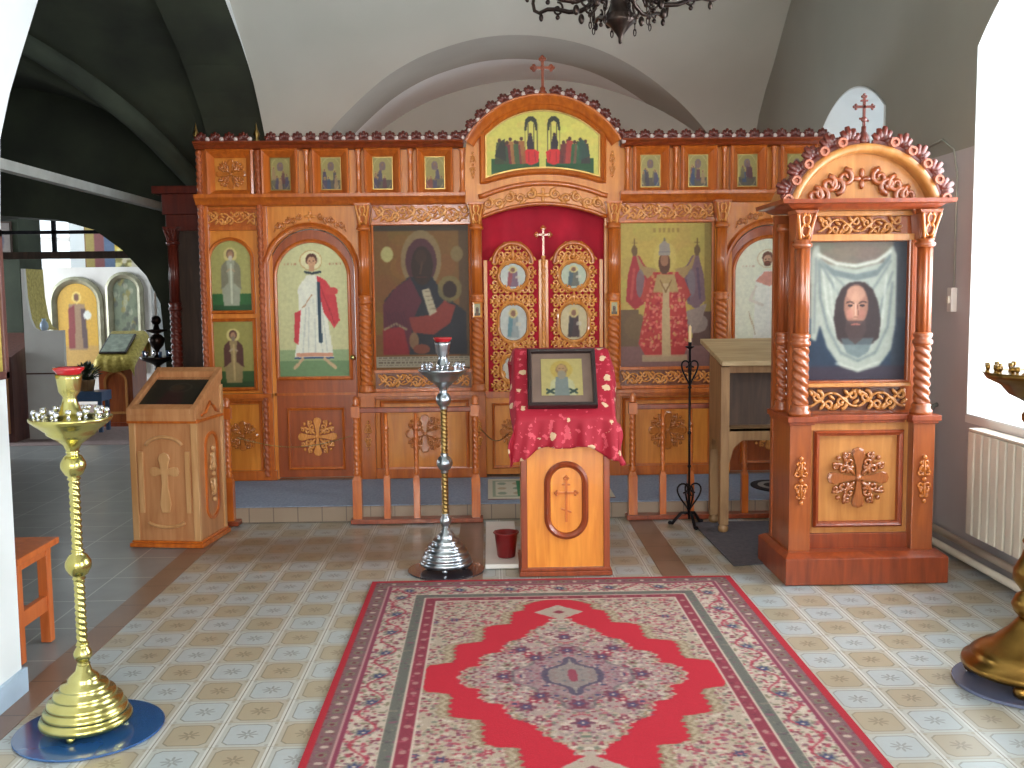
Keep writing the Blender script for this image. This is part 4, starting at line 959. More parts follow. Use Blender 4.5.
# painted lunette
def feastmeal():
    c = Canvas(240, 150, (206, 196, 92), 8)
    for k in range(60): c.ell(c.rng.rand(), c.rng.rand(), 0.06, 0.06, (214+c.rng.randint(-16, 14), 200+c.rng.randint(-16, 14), 96), 0.3)
    G = (26, 76, 36)
    for s_ in (-1, 1):
        P = lambda pts: [(0.5+s_*a, b_) for a, b_ in pts]
        c.poly(P([(0.03, 0.72), (0.09, 0.72), (0.10, 0.68), (0.36, 0.68), (0.36, 0.72), (0.45, 0.72), (0.45, 1.0), (0.35, 0.96), (0.18, 0.90), (0.03, 0.88)]), G)
        c.poly(P([(0.04, 0.30), (0.05, 0.14), (0.08, 0.09), (0.12, 0.09), (0.15, 0.14), (0.16, 0.30), (0.14, 0.30), (0.13, 0.19), (0.10, 0.15), (0.07, 0.19), (0.06, 0.30)]), (42, 44, 30))
        for a in (0.045, 0.075, 0.125, 0.152): c.line(P([(a, 0.2), (a, 0.62)]), 0.007, (70, 66, 40))
        c.poly(P([(0.08, 0.48), (0.09, 0.38), (0.115, 0.36), (0.14, 0.48), (0.13, 0.60), (0.08, 0.60)]), (44, 30, 40)); c.ell(0.5+s_*0.105, 0.36, 0.014, 0.028, (60, 34, 28))
        c.poly(P([(0.03, 0.62), (0.07, 0.58), (0.14, 0.58), (0.17, 0.64), (0.16, 0.78), (0.10, 0.82), (0.04, 0.78)]), (206, 30, 32))
        c.line(P([(0.07, 0.62), (0.06, 0.76)]), 0.008, (160, 16, 24)); c.line(P([(0.12, 0.62), (0.12, 0.76)]), 0.008, (160, 16, 24))
        cols = [(150, 84, 40), (120, 44, 44), (60, 88, 48), (160, 100, 50), (110, 30, 40), (44, 74, 44), (56, 60, 36)]
        if s_ > 0: cols = [(96, 30, 30), (120, 40, 36), (170, 50, 40), (40, 90, 50), (120, 80, 60), (34, 84, 48), (52, 44, 44)]
        for k in range(7):
            a = 0.185+0.031*k+0.008*math.sin(k*2.3); v = 0.44+0.035*math.sin(k*1.9+s_)+0.004*k
            c.poly(P([(a-0.025, v+0.04), (a+0.025, v+0.04), (a+0.045, 0.80), (a-0.04, 0.80)]), cols[k], 0.92); c.ell(0.5+s_*a, v+0.01, 0.015, 0.03, (76, 44, 30))
        c.poly(P([(0.33, 0.42), (0.37, 0.46), (0.42, 0.68), (0.32, 0.76)]), (38, 40, 32) if s_ < 0 else (40, 70, 60), 0.9)
    c.rect(0.485, 0.55, 0.515, 1.0, (206, 196, 96))
    return c.blur(1)
lx0, lx1 = -0.005, 0.865
tpf, btf = arc_top(lx0, lx1, 2.735, 2.925), arc_top(lx0, lx1, 2.425, 2.495)
painting('lunette_painting', feastmeal(), lx0, lx1, 2.425, 2.925, Y0+0.028, ico, PAINT, top=tpf, bot=btf)
def lun(d):
    a, b_ = lx0-d, lx1+d; o = [(a+(b_-a)*k/20, btf(min(max(a+(b_-a)*k/20, lx0), lx1))-d) for k in range(21)]
    return o+[(b_-(b_-a)*k/20, tpf(min(max(b_-(b_-a)*k/20, lx0), lx1))+d) for k in range(21)]
mb = MB(); moulding(mb, [lun(0.05), lun(0.05), lun(0.035), lun(0.012), lun(0.0)], [Y0+0.04, Y0+0.02, Y0-0.005, Y0+0.012, Y0+0.03]); mb.build('lunette_frame', AMBER, ico)
mb = MB(); moulding(mb, [lun(0.004), lun(0.004), lun(-0.008), lun(-0.008)], [Y0+0.028, Y0+0.018, Y0+0.018, Y0+0.028]); mb.build('gilt_fillet', GOLDROPE, ico)
for x in (-0.105, 0.965): place('carved_spray', spr, ico, x, Y0+0.038, 2.52, 0.85)
# carved valance over the gate opening
mb = MB()
for off, t in ((0.0, 0.016), (0.155, 0.02)):
    pts = [(GX0-0.02+(GX1-GX0+0.04)*k/24, Y0+0.03, gate_top(min(max(GX0-0.02+(GX1-GX0+0.04)*k/24, GX0), GX1))+off+0.01) for k in range(25)]
    mb.tube(pts, t, 8)
mb.build('arch_bead', AMBER, ico)
Rv = ((GX1-GX0)/2)**2/(2*0.1)+0.05
me = mesh_of(arc_scroll_mb(Rv+0.075, 0.04, 0.385*0.98, 0.115, 5), 'carved_vine', CARVED)
cz_ = 2.215-Rv
for s_ in (1, -1):
    o = place('carved_vine', me, ico, GC, Y0+0.036, cz_); o.scale = (s_, 1, 1)
mb = MB()
for k in range(4): leaf(mb, GC+0.028*math.cos(k*PI/2), 2.29+0.028*math.sin(k*PI/2), 0.06, 0.03, k*PI/2-PI/2, Y0+0.032, 0.012)
mb.build('carved_blossom', CARVED, ico)

# ---- royal gate: two carved leaves, centre rope and cross
def medal(kind, seed):
    cols = {0: ((190, 196, 190), (120, 90, 110), (150, 70, 80)), 1: ((186, 190, 184), (140, 150, 150), (92, 130, 140)), 2: ((196, 190, 176), (150, 70, 60), (90, 60, 70)), 3: ((196, 180, 140), (60, 36, 40), (44, 30, 36)), 4: ((180, 190, 170), (100, 100, 90), (70, 90, 100))}[kind]
    c = Canvas(40, 48, cols[0], seed)
    c.poly([(0.34, 0.32), (0.66, 0.32), (0.74, 0.94), (0.26, 0.94)], cols[1]); c.poly([(0.34, 0.34), (0.5, 0.34), (0.42, 0.9), (0.26, 0.9)], cols[2])
    c.ell(0.5, 0.24, 0.17, 0.14, (206, 186, 120)); c.ell(0.5, 0.25, 0.09, 0.085, (130, 86, 64)); c.ell(0.70, 0.55, 0.1, 0.06, (200, 190, 170), 0.7)
    return c.blur(1)
def gate_leaf(x0, x1, kinds, mirror):
    xc = (x0+x1)/2; zb, zs, cr = 0.745, 1.80, 1.945
    base = MB(); lo = MB()
    ar = arch(xc-0.165, xc+0.165, 0, zs, cr, 20)[2:]
    outl = [(x0, 0.12), (x1, 0.12), (x1, zs)]+ar+[(x0, zs)]
    base.prism(outl, Y0+0.10, Y0+0.125); lf = base.build('gate_leaf', CRIMSON, ico)
    mb = MB()
    mb.prism([(x0, 0.12), (x1, 0.12), (x1, zb), (x0, zb)], Y0+0.075, Y0+0.10); mb.build('lower_board', HONEY, lf, 0.003)
    boxes('stile', HONEY, lf, [(a, b_, Y0+0.07, Y0+0.10, zb, zs) for a, b_ in ((x0, x0+0.03), (x1-0.03, x1))], 0.003)
    boxes('cross_rail', AMBER, lf, [(x0, x1, Y0+0.065, Y0+0.10, zb-0.02, zb+0.03)], 0.003)
    mb = MB(); oo = [(xc-0.165, zs-0.02)]+ar[::-1]+[(xc+0.165, zs-0.02)]; ii = [(xc+(x-xc)*0.82, zs+(z-zs)*0.80-0.005) for x, z in oo]
    mb.loops([[(x, Y0+0.10, z) for x, z in oo], [(x, Y0+0.06, z) for x, z in oo], [(x, Y0+0.055, z) for x, z in ii], [(x, Y0+0.10, z) for x, z in ii]], True, False)
    mb.build('arched_head', AMBER, lf)
    # medallions
    for (zc2, rx, h, kd) in ((1.675, 0.098, 0.19, kinds[0]), (1.315, 0.102, 0.275, kinds[1]), (0.955, 0.085, 0.19, kinds[2])):
        fn = lambda d: oval(xc, zc2, rx+d, h+2*d)
        mb = MB(); moulding(mb, [fn(0.030), fn(0.030), fn(0.018), fn(0.006), fn(0)], [Y0+0.10, Y0+0.06, Y0+0.05, Y0+0.06, Y0+0.09]); mb.build('medallion_frame', CARVED, lf)
        tf = lambda x: zc2+h/2-rx+math.sqrt(max(0, rx*rx-(x-xc)**2)); bf = lambda x: zc2-h/2+rx-math.sqrt(max(0, rx*rx-(x-xc)**2))
        painting('medallion_painting', medal(kd, 30+kd), xc-rx, xc+rx, zc2-h/2, zc2+h/2, Y0+0.082, lf, PAINT, top=tf, bot=bf, nx=30, nz=36)
    # dense openwork carving
    zone = [MB() for _ in range(4)]
    def zn(z): return zone[0 if z > 1.675 else 1 if z > 1.315 else 2 if z > 0.955 else 3]
    def clear(x, z, m):
        for zc2, rx, h in ((1.675, 0.125, 0.24), (1.315, 0.13, 0.33), (0.955, 0.11, 0.24)):
            dz = max(0, abs(z-zc2)-(h/2-rx))
            if math.hypot(x-xc, dz) < rx+m: return False
        if z > zs and (math.hypot((x-xc)/0.13, (z-zs)/0.115) > 1): return False
        return True
    for zi in range(22):
        for xi in range(-3, 4):
            z = zb+0.05+zi*0.055; x = xc+xi*0.048; mb = zn(z)
            if abs(x-xc) > 0.155 or z > cr-0.02: continue
            if not clear(x, z, -0.008): continue
            s_ = 1 if xi >= 0 else -1; f = 1 if zi % 2 == 0 else -1
            mb.tube(spiral(x, z, 0.028, 1.15, s_*f, PI/2*f, Y0+0.080, 11), [0.0105*(1.2-0.5*k/11) for k in range(12)], 5)
            leaf(mb, x+s_*0.022, z+0.026*f, 0.05, 0.022, s_*f*0.7, Y0+0.08, 0.016)
    for z in (1.50, 1.125, 1.83):
        mb = zn(z)
        for s_ in (-1, 1):
            leaf(mb, xc+s_*0.03, z, 0.085, 0.026, s_*0.8, Y0+0.07, 0.016); leaf(mb, xc+s_*0.03, z-0.03, 0.07, 0.022, -s_*0.8, Y0+0.07, 0.016)
        leaf(mb, xc, z+0.01, 0.09, 0.03, 0, Y0+0.065, 0.016)
    for m_ in zone:
        if m_.v: m_.build('openwork_carving', CARVED, lf)
    mb = MB(); frame(mb, lambda d: rect(x0+0.075, x1-0.075, 0.19, 0.665, d), 0.022, Y0+0.075, Y0+0.05); mb.build('panel_moulding', AMBER, lf)
    place('rosette', rosd, lf, xc+(0.0), Y0+0.073, 0.46, 0.12)
    return lf
gate_leaf(GX0+0.01, GC-0.008, (0, 1, 2), False); gate_leaf(GC+0.008, GX1-0.01, (4, 3, 2), True)
mb = MB(); mb.rope(GC, Y0+0.055, 0.14, 1.83, 0.016, 2, 0.05, 0.3, 16, 0.007); mb.build('gate_rope_post', CARVED, ico)
mb = MB(); budded_cross(mb, GC, Y0+0.055, 1.82, 0.22, 0.10, 0.008); mb.build('gate_cross', AMBER, ico)
# little icons let into the gate columns
for c in (CB, CC):
    mb = MB(); fn = lambda d: rect(c-0.022, c+0.022, 1.375, 1.465, d); moulding(mb, [fn(0.012), fn(0.012), fn(0.0)], [Y0-0.05, Y0-0.072, Y0-0.066]); fr = mb.build('column_icon_frame', CARVED, ico)
    painting('icon_painting', small_saint(20, 34, (170, 166, 130), (90, 90, 70), (110, 80, 60), (80, 60, 60), 40), c-0.022, c+0.022, 1.375, 1.465, Y0-0.065, fr)

# ---- return wing in the aisle: cornice, column and dark infill beyond the left end
mb = MB(); yw = 8.15
mb.box(-2.60, XL, yw, yw+0.12, 2.20, 2.36); mb.box(-2.66, XL+0.02, yw-0.05, yw+0.12, 2.36, 2.42); mb.box(-2.58, XL, yw+0.02, yw+0.10, 2.07, 2.20)
mb.build('wing_cornice', CREST, ico, 0.004)
mb = MB(); mb.box(-2.50, XL, yw+0.05, yw+0.10, ZB, 2.07); mb.build('wing_panel', OLDDARK, ico)
column(-2.53, yw+0.02, 0.55, 2.0, 1.48, 0.045, ico, 'column', CREST); capital(-2.53, yw-0.05, 1.98, 2.10, 0.04, 0.06, 0.12, ico, CREST)
mb = MB(); mb.box(-2.60, -2.46, yw-0.04, yw+0.10, 0.0, 0.55); mb.build('pedestal', CREST, ico, 0.004)
mb = MB(); mb.box(XL-0.02, XL+0.02, Y0+0.05, yw+0.1, ZB, 2.3); mb.build('wing_post', CREST, ico)

# red curtain hanging behind the gate
mb = MB(); ls = []
for z in np.linspace(0.13, 2.62, 14):
    ls.append([(x, Y0+0.24+0.007*math.sin((x+0.4)*17+0.6*z)+0.003*math.sin(x*41), z) for x in np.linspace(-0.17, 1.03, 90)])
mb.loops(ls, True, False); cu = mb.build('gate_curtain', CRIMSON)
tag(cu, 'crimson curtain hanging behind the carved gate of the icon screen', 'curtain')
s_ = cu.modifiers.new('thick', 'SOLIDIFY'); s_.thickness = 0.004

# ================================================================ ICON KIOSK ON THE RIGHT
kf = 5.12; KP = 1.935
kio = thing('icon_kiosk', 'tall russet carved kiosk with twisted columns, round pediment and a painted face on cloth', 'icon kiosk', (1.95, 5.3, 0))
KX0, KX1 = 1.575, 2.345; KC = 1.950
mb = MB(); mb.box(1.535, 2.395, kf-0.04, 5.62, 0.004, 0.145); mb.hexa([(1.535, kf-0.04, 0.145), (2.395, kf-0.04, 0.145), (2.395, 5.62, 0.145), (1.535, 5.62, 0.145)], [(1.565, kf+0.02, 0.165), (2.37, kf+0.02, 0.165), (2.37, 5.58, 0.165), (1.565, 5.58, 0.165)])
mb.build('base', REDWOOD, kio, 0.005)
mb = MB(); mb.box(KX0+0.10, KX1-0.10, kf+0.12, 5.52, 0.16, 0.86); mb.build('lower_cabinet', KIOSKPALE, kio)
boxes('side_board', KIOSK, kio, [(KX0+0.004, KX0+0.024, kf+0.19, 5.505, 0.16, 0.855), (KX1-0.024, KX1-0.004, kf+0.19, 5.505, 0.16, 0.855)]); boxes('back_board', KIOSK, kio, [(KX0, KX1, 5.50, 5.54, 0.16, 1.95)])
for x in (KX0, KX1-0.115): MB().box(x, x+0.115, kf+0.05, kf+0.2, 0.16, 0.855).build('pilaster', KIOSK, kio, 0.004)
mb = MB(); mb.box(KX0+0.11, KX1-0.11, kf+0.10, kf+0.14, 0.16, 0.245); mb.build('plinth_rail', REDWOOD, kio, 0.004)
px0, px1 = KX0+0.175, KX1-0.175
mb = MB(); frame(mb, lambda d: rect(px0, px1, 0.31, 0.77, d), 0.030, kf+0.12, kf+0.085); mb.build('panel_moulding', REDWOOD, kio)
DARKROS = mesh_of(rosette_mb(1.0), 'rosette', wood('polished_russet_carving', (166, 96, 50), (132, 68, 32), 0.18, 0.9))
o = place('rosette', DARKROS, kio, KC+0.01, kf+0.118, 0.545, 0.165)
kspr = mesh_of(spray_mb(0.085, 0.26), 'carved_spray', CARVED2)
for x in (KX0+0.058, KX1-0.058): place('carved_spray', kspr, kio, x, kf+0.048, 0.545)
mb = MB()
for a, b_, y in ((KX0-0.02, KX0+0.135, kf+0.02), (KX1-0.135, KX1+0.02, kf+0.02), (KX0+0.135, KX1-0.135, kf+0.08)):
    mb.box(a, b_, y, 5.54, 0.855, 0.885); mb.box(a+0.01, b_-0.01, y+0.012, 5.53, 0.84, 0.855)
mb.build('shelf_rail', REDWOOD, kio, 0.003)
# shrine part: back board, four columns, icon between
mb = MB(); mb.box(KX0+0.03, KX1-0.03, kf+0.18, kf+0.22, 0.885, 1.96); mb.build('shrine_board', KIOSK, kio)
for x in (KX0+0.062, KX1-0.062):
    column(x, kf+0.09, 0.885, 1.805, 1.30, 0.043, kio, 'column', KIOSK)
    capital(x, kf+0.02, 1.80, 1.955, 0.04, 0.062, 0.14, kio, KIOSK)
for x in (KX0+0.03, KX1-0.03): column(x, 5.42, 0.885, 1.90, 1.30, 0.036, kio, 'rear_column', KIOSK)
def shroud():
    c = Canvas(150, 212, (92, 84, 76), 17); H = 212
    for k in range(40): c.ell(c.rng.rand(), c.rng.rand()*0.4, 0.16, 0.05, (96+c.rng.randint(-10, 10), 86+c.rng.randint(-8, 8), 76), 0.4)
    c.rect(0, 0.55, 1, 1, (34, 46, 62)); c.rect(0.86, 0.0, 1, 1, (44, 50, 60), 0.8); c.rect(0, 0.9, 1, 1, (56, 36, 44), 0.6)
    CL, SH, LT = (136, 140, 130), (92, 100, 100), (164, 166, 154)
    c.poly([(0.02, 0.10), (0.05, 0.03), (0.10, 0.02), (0.12, 0.12), (0.20, 0.16), (0.48, 0.20), (0.76, 0.15), (0.82, 0.05), (0.86, 0.03), (0.90, 0.10), (0.90, 0.60), (0.86, 0.78), (0.74, 0.90), (0.52, 0.95), (0.34, 0.90), (0.20, 0.76), (0.12, 0.60), (0.08, 0.72), (0.03, 0.70)], CL)
    c.poly([(0.10, 0.12), (0.26, 0.20), (0.48, 0.235), (0.70, 0.20), (0.84, 0.08), (0.84, 0.12), (0.70, 0.25), (0.48, 0.28), (0.24, 0.24)], SH)
    c.line([(0.10, 0.09), (0.28, 0.155), (0.48, 0.175), (0.70, 0.14), (0.83, 0.07)], 0.035, LT)
    for pts, w_, col in (([(0.10, 0.14), (0.12, 0.40), (0.20, 0.62), (0.34, 0.80), (0.52, 0.86), (0.70, 0.80), (0.82, 0.62), (0.86, 0.30)], 0.03, SH), ([(0.14, 0.20), (0.20, 0.50), (0.34, 0.72), (0.52, 0.79)], 0.025, LT),
                         ([(0.12, 0.16), (0.24, 0.30), (0.34, 0.42)], 0.03, SH), ([(0.16, 0.18), (0.34, 0.30), (0.40, 0.34)], 0.018, SH), ([(0.84, 0.14), (0.70, 0.30), (0.64, 0.36)], 0.024, SH), ([(0.86, 0.22), (0.76, 0.42), (0.72, 0.60)], 0.024, SH),
                         ([(0.07, 0.12), (0.06, 0.66)], 0.02, SH), ([(0.22, 0.30), (0.26, 0.52), (0.36, 0.68)], 0.018, LT), ([(0.80, 0.24), (0.76, 0.60), (0.64, 0.76)], 0.02, LT), ([(0.30, 0.88), (0.52, 0.93), (0.74, 0.87)], 0.025, LT),
                         ([(0.60, 0.28), (0.68, 0.50)], 0.012, SH), ([(0.25, 0.26), (0.31, 0.44)], 0.014, LT)):
        c.line(pts, w_, col, 0.75)
    c.blur(3)
    c.poly([(0.30, 0.70), (0.26, 0.56), (0.28, 0.42), (0.34, 0.33), (0.42, 0.295), (0.50, 0.285), (0.58, 0.295), (0.66, 0.34), (0.72, 0.44), (0.75, 0.58), (0.73, 0.70), (0.66, 0.74), (0.36, 0.74)], (48, 36, 36))
    c.poly([(0.34, 0.70), (0.68, 0.70), (0.62, 0.80), (0.52, 0.84), (0.40, 0.80)], (76, 88, 92), 0.75)
    c.ell(0.49, 0.46, 0.125, 0.15, (132, 92, 76)); c.ell(0.485, 0.37, 0.095, 0.058, (150, 110, 92)); c.ell(0.48, 0.46, 0.05, 0.10, (166, 124, 102), 0.7); c.ell(0.43, 0.52, 0.04, 0.035, (160, 104, 90), 0.6); c.ell(0.55, 0.52, 0.04, 0.035, (140, 90, 78), 0.6)
    c.blur(2)
    c.poly([(0.39, 0.57), (0.59, 0.57), (0.60, 0.64), (0.55, 0.71), (0.49, 0.74), (0.43, 0.71), (0.38, 0.64)], (62, 46, 44), 0.85); c.blur(1); c.line([(0.45, 0.60), (0.49, 0.595), (0.53, 0.60)], 0.016, (132, 76, 68))
    c.line([(0.39, 0.437), (0.43, 0.427), (0.465, 0.44)], 0.012, (58, 40, 36)); c.line([(0.52, 0.44), (0.56, 0.427), (0.60, 0.437)], 0.012, (58, 40, 36)); c.ell(0.43, 0.458, 0.026, 0.012, (46, 32, 32)); c.ell(0.555, 0.458, 0.026, 0.012, (46, 32, 32))
    c.line([(0.505, 0.45), (0.515, 0.53)], 0.012, (104, 70, 60)); c.line([(0.47, 0.545), (0.51, 0.545)], 0.010, (96, 60, 52)); c.line([(0.485, 0.44), (0.485, 0.53)], 0.012, (178, 136, 116))
    return c.blur(1)
kx0, kx1, kz0, kz1 = KX0+0.125, KX1-0.125, 1.065, 1.795
mb = MB(); frame(mb, lambda d: rect(kx0, kx1, kz0, kz1, d), 0.026, kf+0.18, kf+0.13, kf+0.17); mb.build('icon_frame', KIOSK, kio)
o = painting('icon_painting', shroud(), kx0, kx1, kz0, kz1, kf+0.165, kio, GLAZED); o['label'] = 'painting of a long haired face on a draped pale cloth'
boxes('rail', KIOSKPALE, kio, [(kx0-0.02, kx1+0.02, kf+0.12, kf+0.18, 1.03, 1.05), (kx0-0.02, kx1+0.02, kf+0.12, kf+0.18, 1.80, 1.835), (kx0-0.02, kx1+0.02, kf+0.13, kf+0.18, 1.93, 1.955)], 0.003)
DKBACK = wood('dark_carving_ground', (96, 48, 26), (74, 34, 18))
mb = MB(); mb.box(kx0-0.01, kx1+0.01, kf+0.165, kf+0.18, 0.90, 1.02); mb.build('carving_ground', DKBACK, kio)
place('carved_frieze', frieze_data(0.52, 0.12, KIOSKPALE), kio, KC+0.012, kf+0.160, 0.96)
place('carved_frieze', frieze_data(0.44, 0.105, KIOSKPALE), kio, KC+0.012, kf+0.176, 1.882)
# entablature, pediment, crest, cross
mb = MB(); mb.loops([[(KX0+0.01-e, kf+0.05-e, z), (KX1-0.045+e, kf+0.05-e, z), (KX1-0.045+e, 5.52+e, z), (KX0+0.01-e, 5.52+e, z)] for z, e in ((1.955, 0.01), (1.965, 0.03), (1.98, 0.05), (1.985, 0.085), (2.005, 0.09), (2.005, 0.0))], cap0=True, cap1=True)
mb.build('entablature', REDWOOD, kio)
zk = 2.005; hw, rise = 0.375, 0.272; RR = (hw*hw+rise*rise)/(2*rise); czk = zk+rise-RR; ak = math.asin(hw/RR)
def karc(r, a): return (KP+r*math.sin(a), czk+r*math.cos(a))
MB().prism([karc(RR-0.01, -ak+2*ak*k/32) for k in range(33)][::-1], kf+0.08, 5.50).build('pediment_board', KIOSKPALE, kio)
mb = MB(); mb.loops([[(karc(r, -ak+2*ak*k/36)[0], y, karc(r, -ak+2*ak*k/36)[1]) for k in range(37)] for r, y in ((RR-0.035, kf+0.08), (RR-0.035, kf+0.02), (RR-0.02, kf+0.0), (RR+0.005, kf+0.0), (RR+0.012, kf+0.03), (RR+0.012, 5.52))], True, False); mb.build('pediment_moulding', KIOSKPALE, kio)
kme = mesh_of(arc_scroll_mb(0.345, 0.20, 0.86, 0.13, 5), 'carved_vine', KIOSK)
for s_ in (1, -1): o = place('carved_vine', kme, kio, KP, kf+0.076, 1.775); o.scale = (s_, 1, 1)
mb = MB()
for k in range(4): leaf(mb, KP+0.028*math.cos(k*PI/2), 2.115+0.028*math.sin(k*PI/2), 0.055, 0.03, k*PI/2-PI/2, kf+0.072, 0.012)
mb.build('carved_blossom', KIOSK, kio)
kp = mesh_of(palmette_mb(0.105, 0.10), 'crest_palmette', CREST)
rb = MB(); q = circ(0, 0, 0.024, n=20); q2 = circ(0, 0, 0.013, n=20); rb.loops([[(x, 0.02, z) for x, z in q], [(x, -0.018, z) for x, z in q], [(x, -0.018, z) for x, z in q2], [(x, 0.0, z) for x, z in q2]]); rb.ell(0, 0, 0, 0.013, 0.006, 0.013, 10, 6)
kb = mesh_of(rb, 'crest_ring', wood('rose_brown_wood', (190, 120, 96), (160, 90, 66)))
for s_ in (-1, 1):
    for k in range(5):
        a = s_*(0.20+(ak-0.30)*k/4.0); x, z = karc(RR+0.010, a)
        place('crest_palmette', kp, kio, x, kf+0.03, z, 1.0, a, 1.1)
        x, z = karc(RR+0.030, a+s_*0.12); place('crest_ring', kb, kio, x, kf-0.005, z, 1.0)
mb = MB(); mb.lathe([(0.028, zk+rise), (0.033, zk+rise+0.025), (0.030, zk+rise+0.05), (0.012, zk+rise+0.075), (0.012, zk+rise+0.10)], KP, kf+0.06, 16); three_bar_cross(mb, KP, kf+0.06, zk+rise+0.09, 0.16, 0.085, 0.006); mb.ell(KP, kf+0.06, zk+rise+0.135, 0.018, 0.01, 0.014); mb.build('cross', CREST, kio)

# ================================================================ CENTRAL LECTERN, ITS CLOTH AND ICON
lec = thing('icon_lectern', 'honey lectern with an oval panel under a red cloth, at the head of the carpet', 'lectern', (0.405, 5.5, 0))
lx, ly = 0.405, 5.36
mb = MB()
mb.prism_x([(ly, 0.045), (5.74, 0.045), (5.74, 1.19), (5.62, 1.19), (ly, 0.86)], lx-0.235, lx+0.235); mb.build('body', HONEY, lec)
boxes('corner_post', REDWOOD, lec, [(lx+s_*0.225-0.017, lx+s_*0.225+0.017, ly-0.016, ly+0.02, 0.045, 0.86) for s_ in (-1, 1)], 0.003)
mb = MB(); mb.box(lx-0.255, lx+0.255, ly-0.03, 5.76, 0.004, 0.03); mb.box(lx-0.247, lx+0.247, ly-0.022, 5.75, 0.03, 0.048); mb.build('base', REDWOOD, lec, 0.004)
mb = MB(); up = [(-0.235, 0.72), (-0.17, 0.73), (-0.12, 0.76), (-0.08, 0.80), (0, 0.825), (0.08, 0.80), (0.12, 0.76), (0.17, 0.73), (0.235, 0.72)]
pts = [(lx+x, ly-0.014, z) for x, z in up]; mb.tube(pts, 0.017, 8); mb.build('ogee_moulding', REDWOOD, lec)
mb = MB(); fn = lambda d: oval(lx+0.005, 0.42, 0.085+d, 0.36+2*d); moulding(mb, [fn(0.035), fn(0.035), fn(0.02), fn(0.006), fn(0)], [ly, ly-0.015, ly-0.026, ly-0.016, ly-0.002]); mb.build('oval_moulding', REDWOOD, lec)
mb = MB(); three_bar_cross(mb, lx+0.005, ly-0.006, 0.30, 0.24, 0.10, 0.006); mb.build('carved_cross', AMBER, lec)
mb = MB(); mb.prism_x([(ly-0.04, 0.862), (5.62, 1.192), (5.745, 1.192), (5.745, 1.215), (5.605, 1.215), (ly-0.05, 0.885)], lx-0.25, lx+0.25); mb.build('sloping_top', REDWOOD, lec, 0.004)
# cloth
def cloth_mat():
    m, N, L, b = new_mat('red_floral_brocade'); setp(b, 0.7)
    tc = N.new('ShaderNodeTexCoord'); vo = N.new('ShaderNodeTexVoronoi'); vo.inputs['Scale'].default_value = 13; vo.inputs['Randomness'].default_value = 0.55
    L.new(tc.outputs['Object'], vo.inputs['Vector'])
    nz = N.new('ShaderNodeTexNoise'); nz.inputs['Scale'].default_value = 38; nz.inputs['Detail'].default_value = 3; L.new(tc.outputs['Object'], nz.inputs['Vector'])
    ad = N.new('ShaderNodeMath'); ad.operation = 'MULTIPLY_ADD'; L.new(nz.outputs[0], ad.inputs[0]); ad.inputs[1].default_value = 0.55; L.new(vo.outputs['Distance'], ad.inputs[2])
    lt = N.new('ShaderNodeMath'); lt.operation = 'LESS_THAN'; L.new(ad.outputs[0], lt.inputs[0]); lt.inputs[1].default_value = 0.54
    n2 = N.new('ShaderNodeTexNoise'); n2.inputs['Scale'].default_value = 26; n2.inputs['Detail'].default_value = 5; L.new(tc.outputs['Object'], n2.inputs['Vector'])
    g2 = N.new('ShaderNodeMath'); g2.operation = 'GREATER_THAN'; L.new(n2.outputs[0], g2.inputs[0]); g2.inputs[1].default_value = 0.60
    m1 = N.new('ShaderNodeMix'); m1.data_type = 'RGBA'; L.new(g2.outputs[0], m1.inputs[0]); m1.inputs[6].default_value = (*srgb((156, 8, 38)), 1); m1.inputs[7].default_value = (*srgb((196, 70, 84)), 1)
    m2 = N.new('ShaderNodeMix'); m2.data_type = 'RGBA'; L.new(lt.outputs[0], m2.inputs[0]); L.new(m1.outputs[2], m2.inputs[6]); m2.inputs[7].default_value = (*srgb((206, 176, 140)), 1)
    L.new(m2.outputs[2], b.inputs['Base Color']); return m
BROCADE = cloth_mat()
def slope_z(y): return min(1.22, 0.888+(y-(ly-0.05))/(5.605-(ly-0.05))*0.33)
mb = MB(); ls = []
path = []                                          # runs from behind the top, down the slope, then hangs in front
for k in range(5): path.append((5.785, 1.02+0.045*k, 0))
path.append((5.775, 1.225, 0))
for k in range(15): y = 5.75-(5.75-(ly-0.055))*k/14; path.append((y, slope_z(max(y, ly-0.05))+0.006, 1))
for k in range(1, 15): path.append((ly-0.072, 0.89-0.018*k, 2))
for j, (y, z, ph) in enumerate(path):
    l = []
    for i in range(61):
        u = -1+2*i/60; x = u*0.32; ax = abs(x); zz, yy = z, y; xx = x
        fold = 0.010*math.sin(u*13+0.5)+0.006*math.sin(u*29+j*0.1)
        if ax > 0.262:
            dd = ax-0.262; s_ = 1 if x > 0 else -1
            xx = s_*(0.262+0.20*dd+0.015*(1+math.sin(j*0.55+s_))*dd/0.08); zz = z-dd*1.5 if ph < 2 else z-dd*0.35
        if ph == 2:
            f = (0.89-z)/0.25; yy = y-0.012*f+fold*1.6*f
            xx = xx*(1+0.10*f)
            zz = 0.89-(0.89-z)*(0.62+0.40*abs(u)**1.2+0.07*math.cos(u*9))-(0.03*abs(u) if ax > 0.262 else 0)
        l.append((lx+xx, yy, zz))
    ls.append(l)
mb.loops(ls, True, False)
cl = mb.build('lectern_cloth', BROCADE); s_ = cl.modifiers.new('thick', 'SOLIDIFY'); s_.thickness = 0.004
tag(cl, 'red cloth with gold flowers draped over the central lectern', 'cloth')
